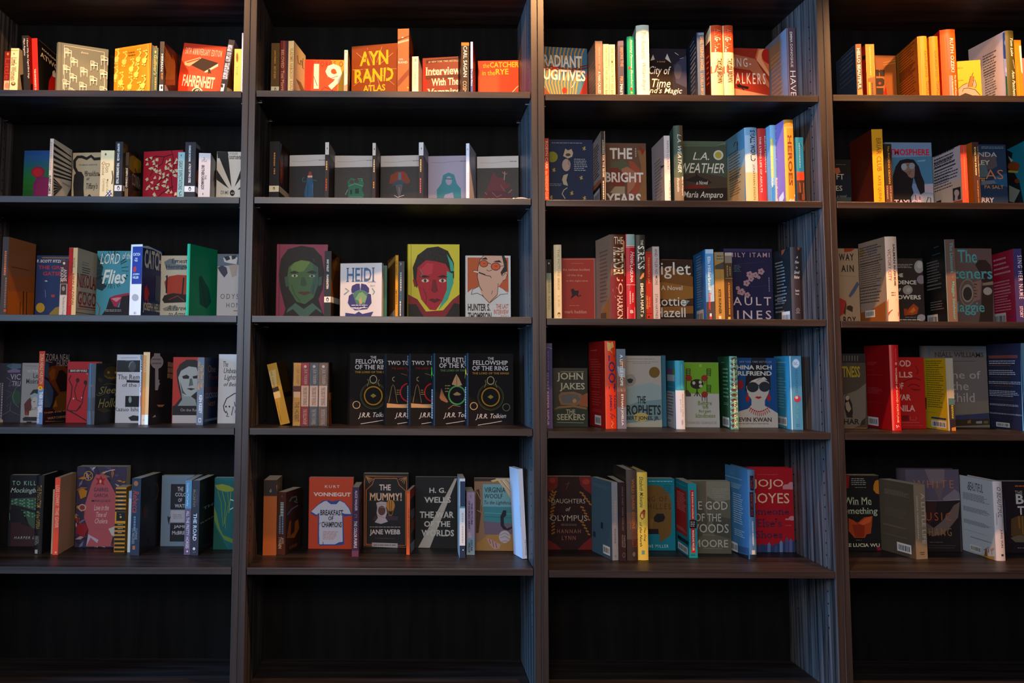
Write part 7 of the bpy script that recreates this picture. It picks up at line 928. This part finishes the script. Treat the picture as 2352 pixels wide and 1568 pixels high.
bk(c, 'F', 'misty olive grey book with pale capitals', [1218, 1528], 186, None, yb=752, phi=-2, Tk=.03, col=('5c5848', '5c5848', '5c5848'), f=[P('7a7464', 1340, 186, 1528, 190, 1528, 330, 1420, 350, 1340, 300), P('4a4638', 1150, 320, 1300, 360, 1350, 500, 1300, 620, 1150, 640), P('45443a', 1380, 450, 1528, 480, 1528, 640, 1400, 600), L('8a6468', 6, 1336, 180, 1340, 440), N(1385, 240, 1512, 290, 4, '8a8878'), N(1400, 295, 1480, 320, 2, '8a8878'), T('THE GOD', 1165, 408, 1502, 345, 'b0a89c', ''), T('OF THE', 1250, 500, 1452, 440, 'b0a89c', ''), T('WOODS', 1195, 588, 1510, 522, 'b0a89c', ''), L('8a8070', 3, 1310, 605, 1400, 610), T('LIZ MOORE', 1110, 700, 1506, 645, 'b0a89c', ''), L('8a8070', 3, 1310, 712, 1460, 714)])
bk(c, 'SL', 'tall blue rounded hardcover with red boxed spine titles', [1480, 1668, 1722], 98, None, 150, yb=800, hc=1, col=('4a7098', '54789c', '4a80ac'), s=[R(1674, 142, 1706, 258, '241c28'), R(1672, 270, 1706, 465, '241c28'), V('TRACY', 1680, 160, 1700, 245, 'a82c24', 'b'), V('SHORTEST WAY', 1680, 285, 1700, 455, 'a82c24', 'b'), V('HANNAH MORRISSEY', 1690, 500, 1706, 690, 'e0e0e8', 'b'), R(1690, 725, 1716, 758, 'd0c8b8'), R(1672, 760, 1735, 880, '24242c')],
   b=[N(1525, 120, 1550, 130, 1, 'c8dce8'), N(1470, 140, 1615, 170, 1, 'b0d0e4'), N(1530, 190, 1620, 260, 4, 'b8d4e4'), N(1548, 270, 1635, 540, 14, 'b8d4e4'), N(1560, 550, 1640, 640, 4, 'b8d4e4'), K(1530, 650, 1585, 745), P('24242c', 1530, 730, 1670, 768, 1670, 860, 1530, 790), P('3a5a80', 1585, 690, 1670, 710, 1670, 765, 1585, 735)])
bk(c, 'F', 'crimson book with cream capitals over a blue skyline', [1680, 2020], 82, None, yb=742, phi=0, Tk=.03, hc=1, col=('a01420', 'a01420', 'a01420'), f=[E(1968, 230, 34, 20, 'b87a80'), E(2000, 222, 26, 30, 'b87a80'), R(1935, 230, 2026, 250, 'b87a80'), E(2008, 476, 26, 18, 'b87a80'), R(1955, 478, 2028, 490, 'b87a80'), N(1735, 130, 1895, 140, 1, 'c84a50'), T('JOJO', 1705, 248, 1938, 172, 'd8b090', ''), T('MOYES', 1655, 358, 1985, 280, 'd8b090', ''), T('Someone', 1650, 448, 1985, 398, '4a2440', 's'), T("Else's", 1735, 545, 1925, 480, '4a2440', 's'), T('Shoes', 1725, 632, 1930, 575, '4a2440', 's'), N(1955, 528, 2012, 538, 1, 'b85a60')] +
   [P('2a3a64', 1700, 745, 1700, 690, 1780, 680, 1850, 690, 1900, 670, 1960, 660, 2032, 650, 2032, 745)] + [P(q, x, 745, x, y, x + 12, y - 18, x + 24, y, x + 24, 745) for x, y, q in ((1815, 680, '5a6a90'), (1910, 665, '6a7aa0'), (1955, 640, '4a4a74'), (1985, 650, '5a5a84'), (1740, 690, '3a3a64'), (1870, 700, '3a4a74'))])
c = '54'
bk(c, 'F', 'black book with an orange poppy and pale green title', [180, 665], 205, None, yb=1085, phi=0, Tk=.024, col=('1f1c1c', '1f1c1c', '1f1c1c'), f=[P('8a1c1c', 180, 205, 310, 210, 300, 360, 270, 360, 180, 340), P('b8701c', 590, 330, 610, 275, 640, 262, 665, 270, 665, 430, 620, 420, 590, 380), L('8a6a3c', 5, 300, 208, 650, 212), N(330, 240, 545, 330, 4, '9a948c'), N(375, 345, 505, 358, 1, '9a948c'), T('Win Me', 240, 555, 565, 465, 'a8b090', 's'), T('Something', 190, 685, 640, 585, 'a8b090', 's'), P('a8401c', 300, 710, 410, 760, 480, 700, 580, 685, 570, 800, 560, 890, 510, 900, 490, 940, 370, 940, 335, 900, 300, 860), P('c8582c', 420, 770, 500, 710, 575, 690, 550, 760, 470, 790), P('8a2c14', 340, 790, 420, 780, 490, 800, 480, 930, 380, 935), L('2a1c14', 6, 300, 690, 410, 770), N(385, 962, 455, 974, 1, '7a7468'), T('KYLE LUCIA WU', 190, 1045, 662, 1005, 'c8c0a0', 'b'), P('8a1c2c', 620, 1050, 665, 1040, 685, 1085, 640, 1090)])
bk(c, 'SL', 'taupe book with pale serif spine and white barcode', [662, 1075, 1208], 322, None, 135, yb=1195, col=('7a6a58', '8a7862', '5a4e42'), s=[V('A LITTLE LIFE', 1142, 415, 1210, 1010, 'c0aa9c', 's'), V('HANYA YANAGIHARA', 1088, 455, 1128, 960, 'c8b0a4', 's'), R(1135, 1108, 1190, 1114, '4a4034'), R(1140, 1130, 1188, 1136, '4a4034')], b=[N(700, 300, 1000, 350, 3, '8a7c6e'), N(720, 360, 1015, 480, 6, '8a7c6e'), N(730, 570, 1010, 740, 9, '6e6054'), N(710, 765, 1025, 860, 4, '9a8c7c'), N(720, 880, 1030, 970, 4, '9a8c7c'), K(868, 985, 1040, 1135)])
bk(c, 'F', 'muted mauve book with a bowed pale figure and thin orange capitals', [935, 1608], 138, None, yb=1102, phi=0, Tk=.03, hc=1, col=('4a4048', '4a4048', '4a4048'), f=[R(960, 138, 1612, 500, '5a5060'), P('75666c', 1190, 138, 1420, 138, 1420, 300, 1250, 300), P('6a565a', 1280, 300, 1420, 300, 1380, 480, 1400, 540, 1350, 480), P('7a6c78', 1400, 480, 1540, 370, 1610, 420, 1612, 500, 1400, 500), L('b0a0a8', 5, 1100, 505, 1380, 508, 1612, 495), P('241a1c', 960, 515, 1612, 505, 1612, 1110, 960, 1110), P('3a2020', 1210, 520, 1330, 520, 1310, 700, 1250, 780, 1210, 740), P('6a5650', 1290, 830, 1400, 740, 1480, 640, 1530, 560, 1600, 520, 1580, 700, 1500, 800, 1400, 900, 1290, 920), P('5a4644', 1210, 760, 1300, 830, 1290, 930, 1210, 880), T('WHITE', 1060, 358, 1525, 268, 'b06a48', 'lw'), T('MUSIC', 1090, 738, 1500, 645, 'b0542c', 'lw'), T('HANG', 1240, 918, 1500, 825, '9a6a34', 'lw'), N(1245, 985, 1410, 998, 1, '7a6a64'), L('5a4a44', 4, 1230, 1030, 1560, 1032), L('5a4a44', 4, 1230, 1055, 1540, 1058)])
bk(c, 'SL', 'white lined hardcover with oil pump drawing at its foot', [1622, 2005, 2112], 281, None, 140, yb=1210, hc=1, col=('c8bcc0', 'd8c8c8', 'c4c8d0'), s=[V('O BEAUTIFUL', 2020, 345, 2085, 700, '5a4a58', 'i'), P('7a7a98', 2020, 650, 2100, 640, 2105, 770, 2025, 775), P('b09a80', 2024, 765, 2105, 755, 2106, 790, 2026, 790), V('JUNG YUN', 2058, 840, 2100, 1050, '5a4a54', ''), R(2075, 1128, 2105, 1150, '3a3438')],
   b=[L('4a4c58', 5, 1690, 360, 1700, 320, 1715, 350, 1700, 365), T('BEAUTIFUL', 1700, 380, 1870, 320, '4a4c58', 'i'), N(1712, 285, 1800, 300, 1, '8a8c98'), N(1640, 400, 1960, 560, 7, '5a5c68'), N(1645, 560, 1970, 700, 6, '5a5c68'), N(1650, 710, 1975, 850, 6, '5a5c68'), N(1655, 840, 1980, 930, 4, '5a5c68'), N(1730, 920, 1985, 1010, 4, '5a5c68'), K(1725, 1010, 1855, 1125), P('b08a50', 1650, 1095, 1760, 1120, 1900, 1150, 2010, 1158, 2010, 1220, 1650, 1120), P('9a5c28', 1890, 1150, 1905, 1070, 1920, 1070, 1930, 1155), L('7a4420', 7, 1885, 1085, 1940, 1050, 1940, 1110), L('7a5a50', 4, 1980, 1060, 1980, 1140), P('c09080', 1965, 1075, 2005, 1055, 2005, 1075, 1970, 1095)])
bk(c, 'F', 'black and brown book with white brush capitals at picture edge', [2100, 2560], 283, None, yb=1118, phi=0, Tk=.03, col=('241c20', '241c20', '241c20'), f=[P('5a4024', 2200, 720, 2290, 680, 2560, 690, 2560, 940, 2330, 960, 2200, 920), L('8a5a28', 18, 2290, 690, 2300, 830), L('8a5a28', 14, 2330, 690, 2340, 900), P('6a5a48', 2190, 940, 2300, 910, 2560, 950, 2560, 1000, 2250, 990), N(2245, 315, 2420, 362, 1, 'b0521c'), T('THE', 2245, 430, 2330, 390, 'b0a8a4', ''), T('BE', 2258, 545, 2430, 430, 'c8c0bc', 'b'), T('T', 2278, 670, 2350, 570, 'c8c0bc', 'b'), N(2275, 1050, 2400, 1070, 1, '8a827c'), VN(2115, 500, 2145, 860, 1, '3a4a74')])
# ------------------------------------------------------------------ small loose things
def small_things():
    # flat pale metal piece lying at the right end of the second shelf
    z = SHELF[1][1]; a = on_depth(1182, 455, .02); b = on_depth(1211, 455, .02)
    e = empty('shelf_clip', 'small pale metal clip lying on second shelf of second bookcase', 'clip', Matrix.Translation((a.x, .016, z + .0002)))
    pl = plain('clip_plate', (.55, .5, .5, 1), .35)
    L_ = b.x - a.x; m = Mesh(); n = 10
    top = [(L_*i/n, .0062*math.sin(math.pi*min(max((i + .6)/(n + 1.2), 0), 1))**.5) for i in range(n+1)]
    for i in range(n):
        (xa, za), (xb, zb) = top[i], top[i+1]
        m.poly([(xa, 0, 0), (xb, 0, 0), (xb, 0, zb), (xa, 0, za)], pl); m.poly([(xa, .018, za), (xb, .018, zb), (xb, .018, 0), (xa, .018, 0)], pl)
        m.poly([(xa, 0, za), (xb, 0, zb), (xb, .018, zb), (xa, .018, za)], pl); m.poly([(xa, .018, 0), (xb, .018, 0), (xb, 0, 0), (xa, 0, 0)], pl)
    m.poly([(0, 0, 0), (0, 0, top[0][1]), (0, .018, top[0][1]), (0, .018, 0)], pl); m.poly([(L_, 0, 0), (L_, .018, 0), (L_, .018, top[-1][1]), (L_, 0, top[-1][1])], pl)
    m.build('clip_plate', e)
    m = Mesh(); m.box((-.006, .003, 0), (0, .015, .0045), STEEL); o = m.build('clip_tip', e, .001)


small_things()

for o in bpy.data.objects:
    if o.type == 'MESH':
        me = o.data
        me.validate(verbose=False)
